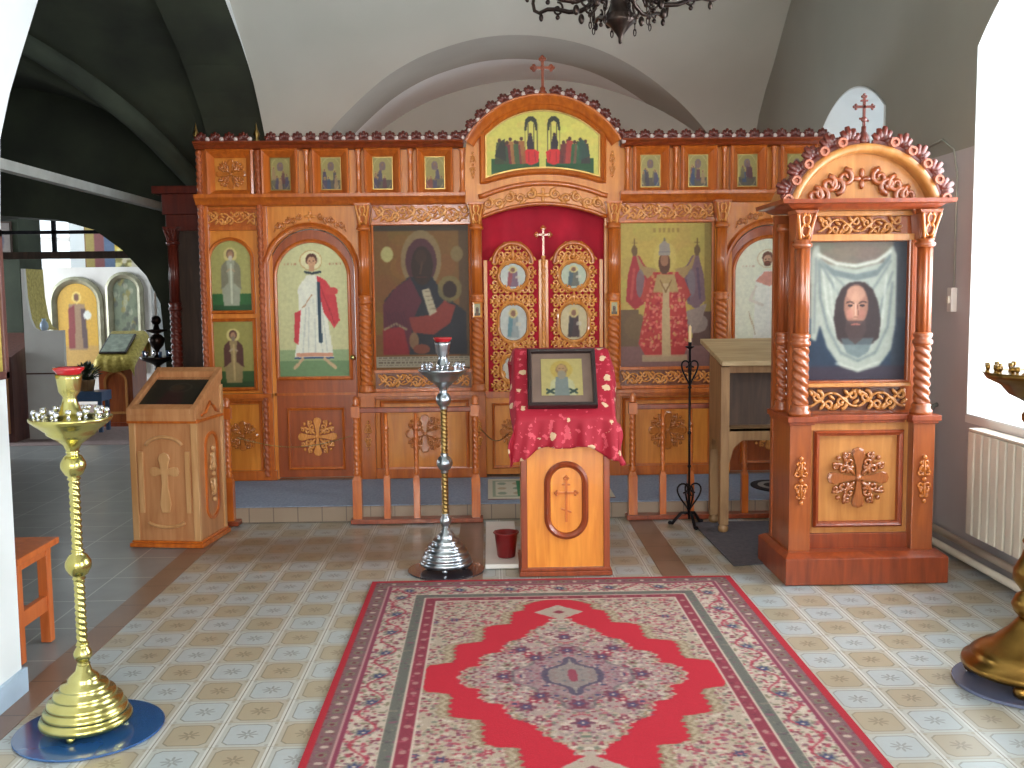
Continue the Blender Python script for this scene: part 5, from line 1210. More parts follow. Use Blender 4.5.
# icon leaning on the slope
ic = thing('framed_icon', 'small dark framed icon of a bearded saint standing on the red cloth', 'icon', (0.392, 5.325, 0.925)); ic.rotation_euler = (math.radians(-37), 0, math.radians(-1.5))
def haloed(seed=3):
    c = Canvas(70, 80, (150, 136, 84), seed); c.ell(0.5, 0.30, 0.27, 0.25, (150, 128, 60)); c.poly([(0.18, 1), (0.24, 0.62), (0.40, 0.50), (0.60, 0.50), (0.78, 0.62), (0.84, 1)], (150, 146, 110)); c.poly([(0.32, 1), (0.36, 0.5), (0.64, 0.5), (0.68, 1)], (98, 104, 100))
    for u in (0.22, 0.78): c.line([(u-0.08, 0.84), (u+0.08, 0.94)], 0.06, (34, 50, 44)); c.line([(u+0.08, 0.84), (u-0.08, 0.94)], 0.06, (34, 50, 44))
    c.ell(0.5, 0.30, 0.14, 0.16, (112, 88, 60)); c.ell(0.5, 0.27, 0.11, 0.11, (140, 108, 72)); c.ell(0.5, 0.44, 0.11, 0.12, (116, 108, 92)); c.line([(0.44, 0.27), (0.47, 0.27)], 0.02, (50, 34, 26)); c.line([(0.53, 0.27), (0.56, 0.27)], 0.02, (50, 34, 26))
    return c.blur(1)
DARKFRAME = mottled('dark_stained_frame', (44, 26, 26), (30, 18, 20), 0.3, 0, 0.4)
BROWNMAT = mottled('brown_velvet_mount', (112, 90, 78), (98, 78, 68), 0.7)
def framed(root, hw, h, ihw, iz0, iz1, cv, t=0.035):
    root_loc = root.location.copy(); rot = root.rotation_euler.copy(); root.location = (0, 0, 0); root.rotation_euler = (0, 0, 0)
    mb = MB(); fn = lambda d: rect(-hw, hw, 0, h, -d); moulding(mb, [fn(0), fn(0), fn(0.006), fn(0.02), fn(0.024)], [0, -t, -t-0.006, -t-0.002, -0.02]); mb.loops([[(x, 0, z) for x, z in fn(0)], [(x, 0.002, z) for x, z in fn(0)]], cap1=True, cap0=True); mb.build('frame', DARKFRAME, root)
    MB().box(-hw+0.02, hw-0.02, -0.02, 0, 0.02, h-0.02).build('mount', BROWNMAT, root)
    painting('icon_painting', cv, -ihw, ihw, iz0, iz1, -0.022, root, PAINT)
    root.location = root_loc; root.rotation_euler = rot
framed(ic, 0.187, 0.365, 0.112, 0.07, 0.305, haloed())

# ================================================================ LEFT LECTERN
ll = thing('display_lectern', 'pale carved lectern with a dark icon under glass, standing by the left arch', 'lectern', (-2.0, 6.12, 0), math.radians(-7.5))
W2, D2 = 0.212, 0.40
def at0(root):
    s_ = (root.location.copy(), root.rotation_euler.copy()); root.location = (0, 0, 0); root.rotation_euler = (0, 0, 0); return s_
def back(root, s_): root.location, root.rotation_euler = s_
def arm(root):        # parts built afterwards keep local coordinates
    for ch in root.children: ch.matrix_parent_inverse = Matrix.Identity(4)
sv = at0(ll)
mb = MB(); mb.prism_x([(0, 0.04), (D2, 0.04), (D2, 1.02), (0, 0.80)], -W2, W2); mb.build('body', PALE, ll)
mb = MB(); mb.box(-W2-0.025, W2+0.025, -0.025, D2+0.02, 0.004, 0.03); mb.box(-W2-0.014, W2+0.014, -0.014, D2+0.01, 0.03, 0.045); mb.build('base', AMBER, ll, 0.004)
boxes('corner_post', PALE2, ll, [(x-0.02, x+0.02, -0.012, 0.02, 0.045, 0.78) for x in (-W2+0.015, W2-0.015)]+[(W2-0.005, W2+0.012, D2-0.035, D2, 0.045, 0.98)], 0.003)
mb = MB(); mb.box(-W2-0.015, W2+0.015, -0.02, 0.01, 0.775, 0.80); mb.box(W2-0.002, W2+0.014, 0.0, D2, 0.775, 0.795); mb.build('band_moulding', AMBER, ll, 0.004)
mb = MB()
boxes('panel_bead', PALE2, ll, [(s_*0.15-0.014, s_*0.15+0.014, -0.014, 0.0, 0.22, 0.60) for s_ in (-1, 1)])
for zz, hh in ((0.62, 0.07), (0.17, -0.04)):
    mb = MB(); mb.tube([(0.12*math.sin(a), -0.004, zz+hh*math.cos(a)) for a in [(-1.3+2.6*k/12) for k in range(13)]], 0.011, 6); mb.build('panel_bead', PALE2, ll)
mb = MB(); y = -0.006; mb.prism([(-0.022, 0.22), (0.022, 0.22), (0.035, 0.27), (0.018, 0.40), (0.022, 0.46), (0.06, 0.445), (0.085, 0.45), (0.095, 0.475), (0.085, 0.50), (0.06, 0.505), (0.025, 0.495), (0.03, 0.53), (0.038, 0.555), (0.025, 0.585), (0, 0.595), (-0.025, 0.585), (-0.038, 0.555), (-0.03, 0.53), (-0.025, 0.495), (-0.06, 0.505), (-0.085, 0.50), (-0.095, 0.475), (-0.085, 0.45), (-0.06, 0.445), (-0.022, 0.46), (-0.018, 0.40), (-0.035, 0.27)], -0.014, 0.0)
mb.build('carved_cross', PALE2, ll, 0.003)
mb = MB(); o_ = [(D2/2+0.0+(x), z) for x, z in oval(0, 0.42, 0.10, 0.56)]; i_ = [(D2/2+0.0+(x), z) for x, z in oval(0, 0.42, 0.082, 0.525)]
mb.loops([[(W2, y, z) for y, z in o_], [(W2+0.012, y, z) for y, z in o_], [(W2+0.012, y, z) for y, z in i_], [(W2, y, z) for y, z in i_]])
mb.tube([(W2+0.004, 0.07, 0.815), (W2+0.006, 0.13, 0.825), (W2+0.006, 0.17, 0.86), (W2+0.006, D2/2, 0.885), (W2+0.006, 0.25, 0.86), (W2+0.006, 0.29, 0.825), (W2+0.004, 0.33, 0.815)], 0.010, 6)
sp_ = spray_mb(0.11, 0.36)
for (x, y, z) in sp_.v: pass
mb2 = MB(); mb2.add([(W2-y, D2/2+x, 0.43+z) for x, y, z in sp_.v], sp_.f, True)
mb.build('side_panel_moulding', AMBER, ll); mb2.build('side_carving', PALE2, ll)
sl = (1.055-0.83)/(D2+0.04)
def sz(y): return 0.83+(y+0.03)*sl
mb = MB()
def slab(a, b_, y0, y1, t0, t1): mb.hexa([(a, y0, sz(y0)+t0), (b_, y0, sz(y0)+t0), (b_, y1, sz(y1)+t0), (a, y1, sz(y1)+t0)], [(a, y0, sz(y0)+t1), (b_, y0, sz(y0)+t1), (b_, y1, sz(y1)+t1), (a, y1, sz(y1)+t1)])
slab(-W2-0.006, W2+0.008, -0.03, D2+0.01, -0.04, 0.0)
for a, b_, y0, y1 in ((-W2-0.006, -W2+0.025, -0.03, D2+0.01), (W2-0.025, W2+0.008, -0.03, D2+0.01), (-W2+0.025, W2-0.025, -0.03, 0.02), (-W2+0.025, W2-0.025, D2-0.04, D2+0.01)): slab(a, b_, y0, y1, 0.0, 0.035)
mb.build('display_frame', PALE, ll, 0.003)
back(ll, sv)
ic2 = thing('glazed_icon', 'very dark old icon lying under glass in the left lectern', 'icon', tuple(ll.matrix_basis @ Vector((0, 0.03, sz(0.03)+0.004))), math.radians(-7.5))
sv = at0(ic2)
c = Canvas(60, 70, (46, 42, 34), 5); c.poly([(0.3, 0.9), (0.35, 0.4), (0.65, 0.4), (0.75, 0.9)], (60, 36, 34)); c.ell(0.5, 0.3, 0.12, 0.1, (70, 54, 40)); c.ring(0.55, 0.3, 0.2, 0.16, 0.12, (110, 106, 96), 0.5); c.blur(2)
o = painting('icon_painting', c, -W2+0.03, W2-0.03, 0.0, 0.33, 0.0, ic2, GLAZED, flat=True)
MB().box(-W2+0.03, W2-0.03, 0, 0.33, -0.006, -0.001).build('icon_board', OLDDARK, ic2)
MB().box(-W2+0.028, W2-0.028, 0.0, 0.335, 0.012, 0.015).build('cover_glass', GLASS, ic2)
back(ic2, sv); ic2.rotation_euler = (math.atan(sl), 0, math.radians(-7.5))

# ================================================================ CANDLE STANDS
def stand_parts(root, metal, shaft, rbase=0.15, ncup=20, cups=CHROME, glass_top=True):
    mb = MB(); mb.lathe([(rbase, 0.026), (rbase*1.04, 0.032), (rbase*1.06, 0.042), (rbase*1.02, 0.054), (rbase*0.92, 0.058), (rbase*0.97, 0.066), (rbase*0.94, 0.082), (rbase*0.84, 0.088), (rbase*0.88, 0.096), (rbase*0.84, 0.112), (rbase*0.70, 0.118), (rbase*0.73, 0.127), (rbase*0.69, 0.142), (rbase*0.54, 0.148), (rbase*0.57, 0.157), (rbase*0.52, 0.170), (rbase*0.36, 0.178), (rbase*0.38, 0.186), (rbase*0.30, 0.20), (0.028, 0.215), (0.018, 0.25)], 0, 0, 36); mb.build('base', metal, root)
    for k in range(3):
        a = 2*PI*k/3+0.5; MB().ell(rbase*0.86*math.cos(a), rbase*0.86*math.sin(a), 0.017, 0.016, 0.016, 0.016, 10, 6).build('foot', metal, root)
    mb = MB(); mb.rope(0, 0, 0.30, 0.965, 0.019, 2, 0.022, 0.22, 16, 0.0028); mb.build('shaft', shaft, root)
    for z, r in ((0.275, 0.032), (0.60, 0.045), (0.955, 0.043)):
        mb = MB(); mb.lathe([(0.016, z-r*1.3), (0.024, z-r*1.1), (0.018, z-r*0.95), (r*0.7, z-r*0.75), (r*0.97, z-r*0.25), (r, z), (r*0.97, z+r*0.25), (r*0.7, z+r*0.75), (0.018, z+r*0.95), (0.024, z+r*1.1), (0.016, z+r*1.3)], 0, 0, 24); mb.build('knop', metal, root)
    mb = MB(); mb.lathe([(0.018, 0.995), (0.022, 1.01), (0.032, 1.03), (0.06, 1.05), (0.085, 1.068), (0.085, 1.075), (0.12, 1.10), (0.136, 1.115), (0.138, 1.125), (0.13, 1.125), (0.05, 1.135), (0.035, 1.15), (0.026, 1.18), (0.022, 1.195), (0.036, 1.215), (0.042, 1.26), (0.045, 1.275), (0.036, 1.27), (0.03, 1.22), (0.0, 1.21)], 0, 0, 36); mb.build('dish', metal, root)
    if glass_top: mb = MB(); mb.lathe([(0.030, 1.235), (0.038, 1.275), (0.052, 1.292), (0.052, 1.300), (0.044, 1.298), (0.02, 1.27), (0.0, 1.26)], 0, 0, 24); mb.build('votive_glass', REDGLASS, root)
    cm = MB(); cm.lathe([(0.011, 0.0), (0.006, 0.004), (0.0045, 0.012), (0.009, 0.018), (0.010, 0.032), (0.007, 0.032), (0.005, 0.02)], 0, 0, 10); cme = mesh_of(cm, 'candle_cup', cups)
    for k in range(ncup):
        a = 2*PI*k/ncup; r = 0.118 if k % 2 else 0.09; place('candle_cup', cme, root, r*math.cos(a), r*math.sin(a), 1.122 if k % 2 else 1.127)
def disc(root_name, label, x, y, r, mat, h=0.010):
    mb = MB(); mb.lathe([(r*0.99, 0.001), (r, 0.003), (r, h-0.002), (r*0.99, h), (0.0, h)], x, y, 64, None, False); o = mb.build(root_name, mat); tag(o, label, 'floor plate'); return o
s1 = thing('candle_stand', 'tall brass candle stand on a blue disc beside the left pier', 'candle stand'); stand_parts(s1, BRASS, BRASS, 0.150)
s1.location = (-1.462, 3.50, 0.008)
disc('floor_plate', 'round blue tin plate under the left brass candle stand', -1.45, 3.50, 0.255, STEEL)
s2 = thing('candle_stand', 'silver candle stand with a gilt twisted shaft, just left of the central lectern', 'candle stand'); stand_parts(s2, SILVER, GOLDROPE, 0.140)
s2.location = (-0.255, 5.51, 0.008)
disc('floor_plate', 'round dark plate under the silver candle stand', -0.255, 5.50, 0.215, GLASSDISC)
s3 = thing('candle_stand', 'heavy ornate brass candle stand at the right edge, in front of the window', 'candle stand')
mb = MB(); mb.lathe([(0.235, 0.055), (0.24, 0.07), (0.235, 0.085), (0.20, 0.10), (0.205, 0.115), (0.17, 0.14), (0.13, 0.155), (0.11, 0.18), (0.07, 0.215), (0.05, 0.24), (0.035, 0.26)], 0, 0, 40); mb.build('base', BRASSDARK, s3)
for k in range(4):
    a = PI/4+k*PI/2+0.2; mb = MB(); mb.ell(0.20*math.cos(a), 0.20*math.sin(a), 0.028, 0.03, 0.03, 0.028); mb.tube([(0.19*math.cos(a), 0.19*math.sin(a), 0.03), (0.17*math.cos(a), 0.17*math.sin(a), 0.075)], 0.02); mb.build('foot', BRASSDARK, s3)
mb = MB(); mb.lathe([(0.03, 0.255), (0.055, 0.28), (0.065, 0.31), (0.05, 0.345), (0.03, 0.36), (0.04, 0.375), (0.065, 0.41), (0.06, 0.45), (0.035, 0.50), (0.022, 0.54), (0.034, 0.56), (0.022, 0.58), (0.018, 0.62)], 0, 0, 28); mb.build('baluster', BRASSDARK, s3)
mb = MB(); mb.rope(0, 0, 0.61, 1.0, 0.018, 2, 0.06, 0.2, 16, 0.006); mb.build('shaft', BRASSDARK, s3)
mb = MB(); mb.lathe([(0.018, 0.99), (0.03, 1.0), (0.05, 1.03), (0.052, 1.05), (0.03, 1.08), (0.028, 1.09), (0.06, 1.11), (0.10, 1.13), (0.13, 1.165), (0.18, 1.19), (0.195, 1.215), (0.185, 1.21), (0.06, 1.20), (0.04, 1.22), (0.03, 1.26), (0.04, 1.30), (0.042, 1.32), (0.0, 1.30)], 0, 0, 40); mb.build('dish', BRASSDARK, s3)
cm = MB(); cm.lathe([(0.011, 0.0), (0.006, 0.004), (0.0045, 0.012), (0.009, 0.018), (0.010, 0.034), (0.007, 0.034), (0.005, 0.02)], 0, 0, 10); cme = mesh_of(cm, 'candle_cup', BRASSDARK)
for k in range(28): a = 2*PI*k/28; r = 0.178 if k % 2 else 0.145; place('candle_cup', cme, s3, r*math.cos(a), r*math.sin(a), 1.21 if k % 2 else 1.206)
s3.location = (2.085, 3.74, 0.012)
disc('floor_plate', 'round slate coloured plate under the right ornate candle stand', 2.085, 3.74, 0.27, SLATE, 0.014)

# wrought iron holder with one candle
ih = thing('iron_candle_holder', 'slim black wrought iron holder with scrolls and one candle, beside the writing desk', 'candle holder', (1.305, 6.46, 0))
sv = at0(ih)
mb = MB(); mb.tube([(0, 0, 0.05), (0, 0, 1.18)], 0.008, 8)
for z in (0.40, 0.62, 0.92): mb.ell(0, 0, z, 0.013, 0.013, 0.013)
mb.lathe([(0.0, 1.165), (0.008, 1.17), (0.032, 1.185), (0.03, 1.19), (0.01, 1.188), (0.013, 1.215)], 0, 0, 14); mb.build('rod', IRON, ih)
def heart(z0, h, w_, up, ang):
    ca, sa = math.cos(ang), math.sin(ang); m = MB()
    for s_ in (-1, 1):
        p = []
        for k in range(25):
            t = k/24
            if t < 0.6: a = t/0.6; x = w_*math.sin(a*PI*0.5)*(1-0.0*a); z = h*(a**0.8)
            else: a = (t-0.6)/0.4*PI*1.5; rr = w_*0.5*(1-0.35*(t-0.6)/0.4); x = w_*0.5+rr*math.cos(a)*1.0; z = h+rr*math.sin(a)
            p.append((s_*x*ca, s_*x*sa, z0+(z if up else -z)))
        m.tube(p, 0.006, 6)
    return m
heart(0.93, 0.14, 0.055, True, 0.1).build('upper_scroll', IRON, ih); heart(0.93, 0.13, 0.05, True, 1.5).build('upper_scroll', IRON, ih)
heart(0.10, 0.15, 0.08, True, 0.1).build('lower_scroll', IRON, ih); heart(0.10, 0.14, 0.08, True, 1.7).build('lower_scroll', IRON, ih)
for k in range(3):
    a = 2*PI*k/3-1.4; mb = MB(); mb.tube([(0, 0, 0.09), (0.05*math.cos(a), 0.05*math.sin(a), 0.085), (0.09*math.cos(a), 0.09*math.sin(a), 0.04), (0.11*math.cos(a), 0.11*math.sin(a), 0.012), (0.13*math.cos(a), 0.13*math.sin(a), 0.016)], 0.011, 6); mb.ell(0.125*math.cos(a), 0.125*math.sin(a), 0.016, 0.016, 0.016, 0.013); mb.build('foot', IRON, ih)
back(ih, sv)
tag(MB().lathe([(0.0095, 1.19), (0.0095, 1.315), (0.003, 1.322), (0.0, 1.33)], 1.305, 6.46, 12).build('candle', WAX), 'thin tan candle standing in the wrought iron holder', 'candle')

# ================================================================ WRITING DESK (KLIROS STAND)
dk = thing('writing_desk', 'old grey-brown standing desk with a sloping top, half hidden behind the kiosk', 'desk', (1.80, 6.40, 0))
dx0, dx1, dy0, dy1 = 1.455, 2.12, 6.22, 6.56
mb = MB(); z = lambda y: 1.11+(y-6.14)/(6.58-6.14)*0.115
mb.hexa([(1.44, 6.14, z(6.14)-0.03), (2.16, 6.14, z(6.14)-0.03), (2.16, 6.60, z(6.60)-0.03), (1.40, 6.60, z(6.60)-0.03)], [(1.44, 6.14, z(6.14)), (2.16, 6.14, z(6.14)), (2.16, 6.60, z(6.60)), (1.40, 6.60, z(6.60))]); mb.build('sloping_top', mottled('faded_desk_board', (182, 160, 122), (156, 132, 96), 0.45, 0, 0.1, 4, (1, 8, 8)), dk, 0.004)
for nm, x in (('side', dx0), ('side', dx1-0.07)):
    mb = MB(); mb.prism_x([(dy0, 0.06), (dy0+0.07, 0.06), (dy0+0.07, 0.50), (dy0+0.14, 0.58), (dy1-0.10, 0.58), (dy1-0.05, 0.5), (dy1-0.05, 0.06), (dy1, 0.06), (dy1, 1.14), (dy0, 1.07)], x, x+0.055); mb.build('side_frame', OLDWOOD, dk, 0.004)
    for y in (dy0+0.035, dy1-0.03): MB().lathe([(0.018, 0.004), (0.032, 0.02), (0.034, 0.04), (0.022, 0.058), (0.026, 0.065)], x+0.028, y, 14).build('foot', OLDWOOD, dk)
mb = MB(); mb.prism([(dx0+0.055, 0.60), (dx0+0.055, 0.44), (dx0+0.085, 0.55), (dx0+0.14, 0.60), (dx1-0.15, 0.60), (dx1-0.10, 0.55), (dx1-0.07, 0.44), (dx1-0.07, 0.60), (dx1-0.07, 0.68), (dx0+0.055, 0.68)], dy0+0.01, dy0+0.035); mb.build('apron', OLDWOOD, dk, 0.003)
MB().box(dx0+0.05, dx1-0.07, dy0+0.16, dy0+0.18, 0.64, 1.10).build('back_panel', OLDDARK, dk); MB().box(dx0+0.05, dx1-0.07, dy0+0.01, dy1, 0.66, 0.68).build('shelf', OLDWOOD, dk)
MB().box(dx0+0.05, dx1-0.07, dy0+0.005, dy0+0.03, 1.03, 1.08).build('top_rail', OLDWOOD, dk, 0.003)

# ================================================================ BALUSTRADES
def post(root, x, y, h, r=0.030, name='post'):
    mb = MB(); mb.box(x-r, x+r, y-r, y+r, 0.03, 0.30); mb.hexa([(x-r, y-r, 0.30), (x+r, y-r, 0.30), (x+r, y+r, 0.30), (x-r, y+r, 0.30)], [(x-r*0.5, y-r*0.5, 0.335), (x+r*0.5, y-r*0.5, 0.335), (x+r*0.5, y+r*0.5, 0.335), (x-r*0.5, y+r*0.5, 0.335)])
    mb.lathe([(r*0.6, 0.325), (r*0.95, 0.34), (r*0.65, 0.355), (r*0.85, 0.37)], x, y, 16)
    top = h-0.14
    mb.rope(x, y, 0.37, top, r*0.75, 3, 0.036, 0.2, 16, 0.0045)
    if h > 0.8:
        mb.box(x-r*0.95, x+r*0.95, y-r*0.95, y+r*0.95, top, top+0.075); mb.lathe([(r*0.6, top+0.075), (r*0.9, top+0.085), (r*0.6, top+0.095), (r*0.85, top+0.115), (r*0.5, top+0.135), (0.0, top+0.145)], x, y, 16)
    else: mb.lathe([(r*0.7, top), (r*0.95, top+0.02), (r*0.6, top+0.035), (r*0.6, h-0.02)], x, y, 16)
    return mb.build(name, AMBER, root)
by = 6.69
def balustrade(name, label, x0, x1, inner, ends):
    b = thing(name, label, 'balustrade', ((x0+x1)/2, by, 0))
    MB().box(x0-0.045, x1+0.045, by-0.05, by+0.05, 0.004, 0.035).build('base_rail', REDWOOD, b, 0.004)
    if ends: MB().box(x0, x1, by-0.022, by+0.022, 0.755, 0.79).build('hand_rail', REDWOOD, b, 0.006)
    for x in ends or [x0]: post(b, x, by, 0.865)
    for x in inner: post(b, x, by, 0.77, 0.022, 'baluster')
    return b
balustrade('balustrade', 'turned wooden balustrade behind the silver candle stand', -0.90, -0.10, (-0.70, -0.50, -0.31), (-0.90, -0.10))
balustrade('balustrade', 'turned wooden balustrade behind the iron candle holder', 0.965, 2.3, (1.17, 1.36, 1.56, 1.73, 1.95, 2.12), (0.965, 2.3))
balustrade('balustrade', 'short end of a turned balustrade beside the pale left lectern', -1.76, -1.74, (), None)

# thin bead chains looped from the balustrade posts to the screen
for (xa, ya, za), (xb, yb, zb), lb in (((-0.935, by, 0.60), (-1.70, by, 0.60), 'thin gilt bead chain between the posts below the robed side door'), ((-0.065, by, 0.64), (0.14, 7.60, 0.47), 'thin gilt bead chain from the balustrade post to the carved gate')):
    n = 240; p = [(xa+(xb-xa)*k/n, ya+(yb-ya)*k/n, za+(zb-za)*k/n-0.07*math.sin(PI*k/n)) for k in range(n+1)]
    mb = MB(); mb.tube(p, [0.0045 if k % 4 < 2 else 0.0018 for k in range(n+1)], 5); tag(mb.build('bead_chain', GOLDROPE), lb, 'chain')
# ================================================================ SMALL THINGS ON THE FLOOR
bk = thing('bucket', 'small dark red plastic bucket on a pale board by the central lectern', 'bucket', (0.085, 5.66, 0.03)); sv = at0(bk)
mb = MB(); mb.lathe([(0.0, 0.002), (0.048, 0.002), (0.052, 0.01), (0.066, 0.135), (0.072, 0.14), (0.072, 0.147), (0.064, 0.147), (0.05, 0.02), (0.0, 0.012)], 0, 0, 28); mb.build('pail', BUCKET, bk)
mb = MB(); mb.tube([(0.072*math.cos(a), 0.072*math.sin(a)*0.99, 0.14+0.006*math.sin(a*3)) for a in [PI*k/16 for k in range(17)]], 0.003, 6); mb.build('handle', BUCKET, bk); back(bk, sv)
tag(MB().box(-0.035, 0.155, 5.50, 6.56, 0.004, 0.030).build('floor_board', WHITEP, None, 0.003), 'long pale board lying on the floor under the red bucket', 'board')
ru = MB().box(-2.27, 2.25, 6.755, 7.72, 0.1055, 0.112); ro = ru.build('carpet_runner', RUNNER, None, 0.002); tag(ro, 'blue-grey carpet runner along the step in front of the icon screen', 'carpet')
c = Canvas(120, 60, (206, 206, 190), 6); c.rect(0.04, 0.08, 0.96, 0.92, (150, 170, 150)); c.rect(0.07, 0.14, 0.93, 0.86, (206, 208, 192))
for k in range(7):
    for j in range(3): c.ell(0.12+0.125*k, 0.25+0.25*j, 0.035, 0.07, [(120, 150, 130), (170, 160, 130)][(k+j) % 2], 0.7)
c.rect(0.24, 0.10, 0.34, 0.9, (60, 140, 96)); c.rect(0.66, 0.10, 0.76, 0.9, (60, 140, 96))
def flat_rug(name, cv, x0, x1, y0, y1, z, label, cat='rug', th=0.006):
    r = thing(name, label, cat, ((x0+x1)/2, (y0+y1)/2, z))
    MB().box(x0, x1, y0, y1, z, z+th).build('backing', WOOL2, r); painting('pile', cv, x0, x1, y0, y1, z+th+0.0008, r, WOOL, flat=True); return r
WOOL2 = mottled('rug_backing', (150, 120, 110), (130, 100, 92), 0.9)
flat_rug('rug', c, -0.02, 0.87, 6.86, 7.60, 0.113, 'white and green woven rug lying on the step before the carved gate')
c = Canvas(60, 60, (40, 42, 50), 7); c.ell(0.5, 0.5, 0.32, 0.32, (150, 150, 150)); c.ell(0.5, 0.5, 0.22, 0.22, (50, 50, 60)); c.ell(0.5, 0.5, 0.10, 0.1, (130, 120, 110))
om = thing('oval_mat', 'small dark oval mat with a pale ring, lying on the step behind the kiosk', 'mat', (2.08, 7.18, 0.113))
mb = MB(); mb.prism_z([(2.08+0.17*math.cos(a), 7.18+0.22*math.sin(a)) for a in [2*PI*k/40 for k in range(40)]], 0.113, 0.122); mb.build('backing', mottled('charcoal_felt', (40, 42, 50), (32, 34, 40), 0.9), om)
mb = MB(); o1 = [(2.08+0.12*math.cos(2*PI*k/40), 7.18+0.15*math.sin(2*PI*k/40)) for k in range(40)]; i1 = [(2.08+0.08*math.cos(2*PI*k/40), 7.18+0.10*math.sin(2*PI*k/40)) for k in range(40)]
mb.loops([[(x, y, 0.122) for x, y in o1], [(x, y, 0.125) for x, y in o1], [(x, y, 0.125) for x, y in i1], [(x, y, 0.122) for x, y in i1]]); mb.build('woven_ring', mottled('pale_wool', (160, 158, 154), (140, 138, 134), 0.9), om)
gm = MB(); gm.prism_z([(1.36, 5.47), (2.3, 5.66), (2.3, 6.54), (1.34, 6.54)], 0.004, 0.010); tag(gm.build('floor_mat', GREYMAT), 'dark grey carpet mat on the floor under the writing desk', 'mat')

# ================================================================ THE BIG CARPET
def carpet():
    W, H = 460, 650; c = Canvas(W, H, (150, 128, 118), 21)
    X = (c.u-0.5)*1.93; Y = (0.5-c.v)*2.74
    ax, ay = np.abs(X), np.abs(Y); dx, dy = 0.965-ax, 1.37-ay; d = np.minimum(dx, dy); along = np.where(dx < dy, Y, X)
    RED, DK, NAVY_, CR, OL, PK, MAU = (172, 10, 36), (104, 30, 48), (50, 50, 84), (186, 168, 150), (112, 104, 82), (158, 78, 88), (116, 66, 84)
    inner = d > 0.37
    def blossoms(mask, n, cols, rmin, rmax, seed, k=0.9):
        r_ = np.random.RandomState(seed)
        for _ in range(n):
            x, y, r, col = r_.uniform(0, 0.965), r_.uniform(0, 1.37), r_.uniform(rmin, rmax), cols[r_.randint(len(cols))]
            sx = r*r_.uniform(0.7, 1.4); i0, i1 = int((0.5+(x-sx)/1.93)*W)-1, int((0.5+(x+sx)/1.93)*W)+2; j0, j1 = int((0.5-(y+r)/2.74)*H)-1, int((0.5-(y-r)/2.74)*H)+2
            for fx in (0, 1):
                for fy in (0, 1):
                    si = slice(max(0, i0), i1) if not fx else slice(max(0, W-i1), max(0, W-i0)); sj = slice(max(0, j0), j1) if not fy else slice(max(0, H-j1), max(0, H-j0))
                    m = (((ax[sj, si]-x)/sx)**2+((ay[sj, si]-y)/r)**2 < 1) & mask[sj, si]
                    c.a[sj, si][m] = c.a[sj, si][m]*(1-k)+np.array(col)*k
    def flowers(mask, n, seed, r0=0.022):
        r_ = np.random.RandomState(seed)
        for _ in range(n):
            x, y = r_.uniform(0, 0.965), r_.uniform(0, 1.37); rr = np.hypot(ax-x, ay-y); th = np.arctan2(ay-y, ax-x); r = r0*r_.uniform(0.7, 1.3)
            o_, i_ = [(DK, CR), (NAVY_, PK), (PK, NAVY_), ((150, 34, 54), CR), (OL, DK)][r_.randint(5)]
            c.put(mask & (rr < r*(1+0.3*np.cos(6*th))), o_, 0.9); c.put(mask & (rr < r*0.45), i_, 0.9)
    MIX = [PK, DK, OL, CR, MAU, (150, 44, 62), (96, 100, 86), CR, (160, 140, 118)]
    c.put(inner, (160, 142, 124)); blossoms(inner, 6200, MIX, 0.004, 0.010, 2, 0.8); flowers(inner, 60, 9, 0.017)
    # the red lozenge and the medallion have toothed outlines
    OUT = [(0.60, 0), (0.60, 0.11), (0.57, 0.14), (0.48, 0.17), (0.485, 0.36), (0.44, 0.39), (0.36, 0.41), (0.355, 0.60), (0.30, 0.625), (0.235, 0.64), (0.225, 0.79), (0.20, 0.82), (0.165, 0.84), (0.16, 0.92), (0.12, 0.95), (0.08, 0.985), (0.0, 1.0), (-0.1, 1.01), (-0.1, 1.5)]
    INN = [(0.43, 0), (0.42, 0.07), (0.40, 0.10), (0.345, 0.12), (0.345, 0.22), (0.32, 0.25), (0.255, 0.28), (0.235, 0.38), (0.20, 0.42), (0.15, 0.45), (0.12, 0.54), (0.08, 0.59), (0.035, 0.64), (0.015, 0.70), (-0.1, 0.71), (-0.1, 1.5)]
    def edge_x(P): return np.interp(ay, [p[1]+1e-4*k for k, p in enumerate(P)], [p[0] for p in P])
    wig = 0.006*np.sign(np.sin(ay*130))+0.004*np.sin(ay*310)
    so = ax-edge_x(OUT)+wig; si_ = ax-edge_x(INN)-wig
    for k_, (w_, col) in enumerate(((0.05, (134, 116, 90)), (0.034, (164, 146, 122)), (0.018, (126, 104, 78)))): c.put(inner & (so < w_), col, 0.85); blossoms(inner & (so < w_) & (so > 0), 500, [CR, DK, OL], 0.004, 0.007, 40+k_, 0.8)
    redm = inner & (so < 0); c.put(redm, RED)
    for w_, col in ((0.03, (168, 150, 126)), (0.014, (128, 106, 80))): c.put((si_ < w_) & redm, col, 0.9)
    med = si_ < 0; c.put(med, (158, 142, 128)); c.put(si_ < -0.03, (150, 128, 120)); blossoms(si_ < 0.03, 6000, MIX, 0.004, 0.010, 3, 0.8); flowers(si_ < -0.01, 70, 12, 0.02)
    dd = ax/0.24+ay/0.33+0.06*np.cos(ay*50); c.put(dd < 1.1, (132, 104, 108), 0.6); blossoms(dd < 1.1, 2200, [DK, PK, MAU, NAVY_, CR], 0.004, 0.009, 8, 0.8); c.put(np.abs(dd-1.1) < 0.03, (90, 82, 84), 0.7)
    c.put(np.abs(dd-0.55) < 0.05, (64, 56, 76), 0.85); c.put(dd < 0.5, (120, 112, 104), 0.7); flowers(dd < 0.5, 14, 31, 0.018); c.put(dd < 0.16, (130, 50, 66))
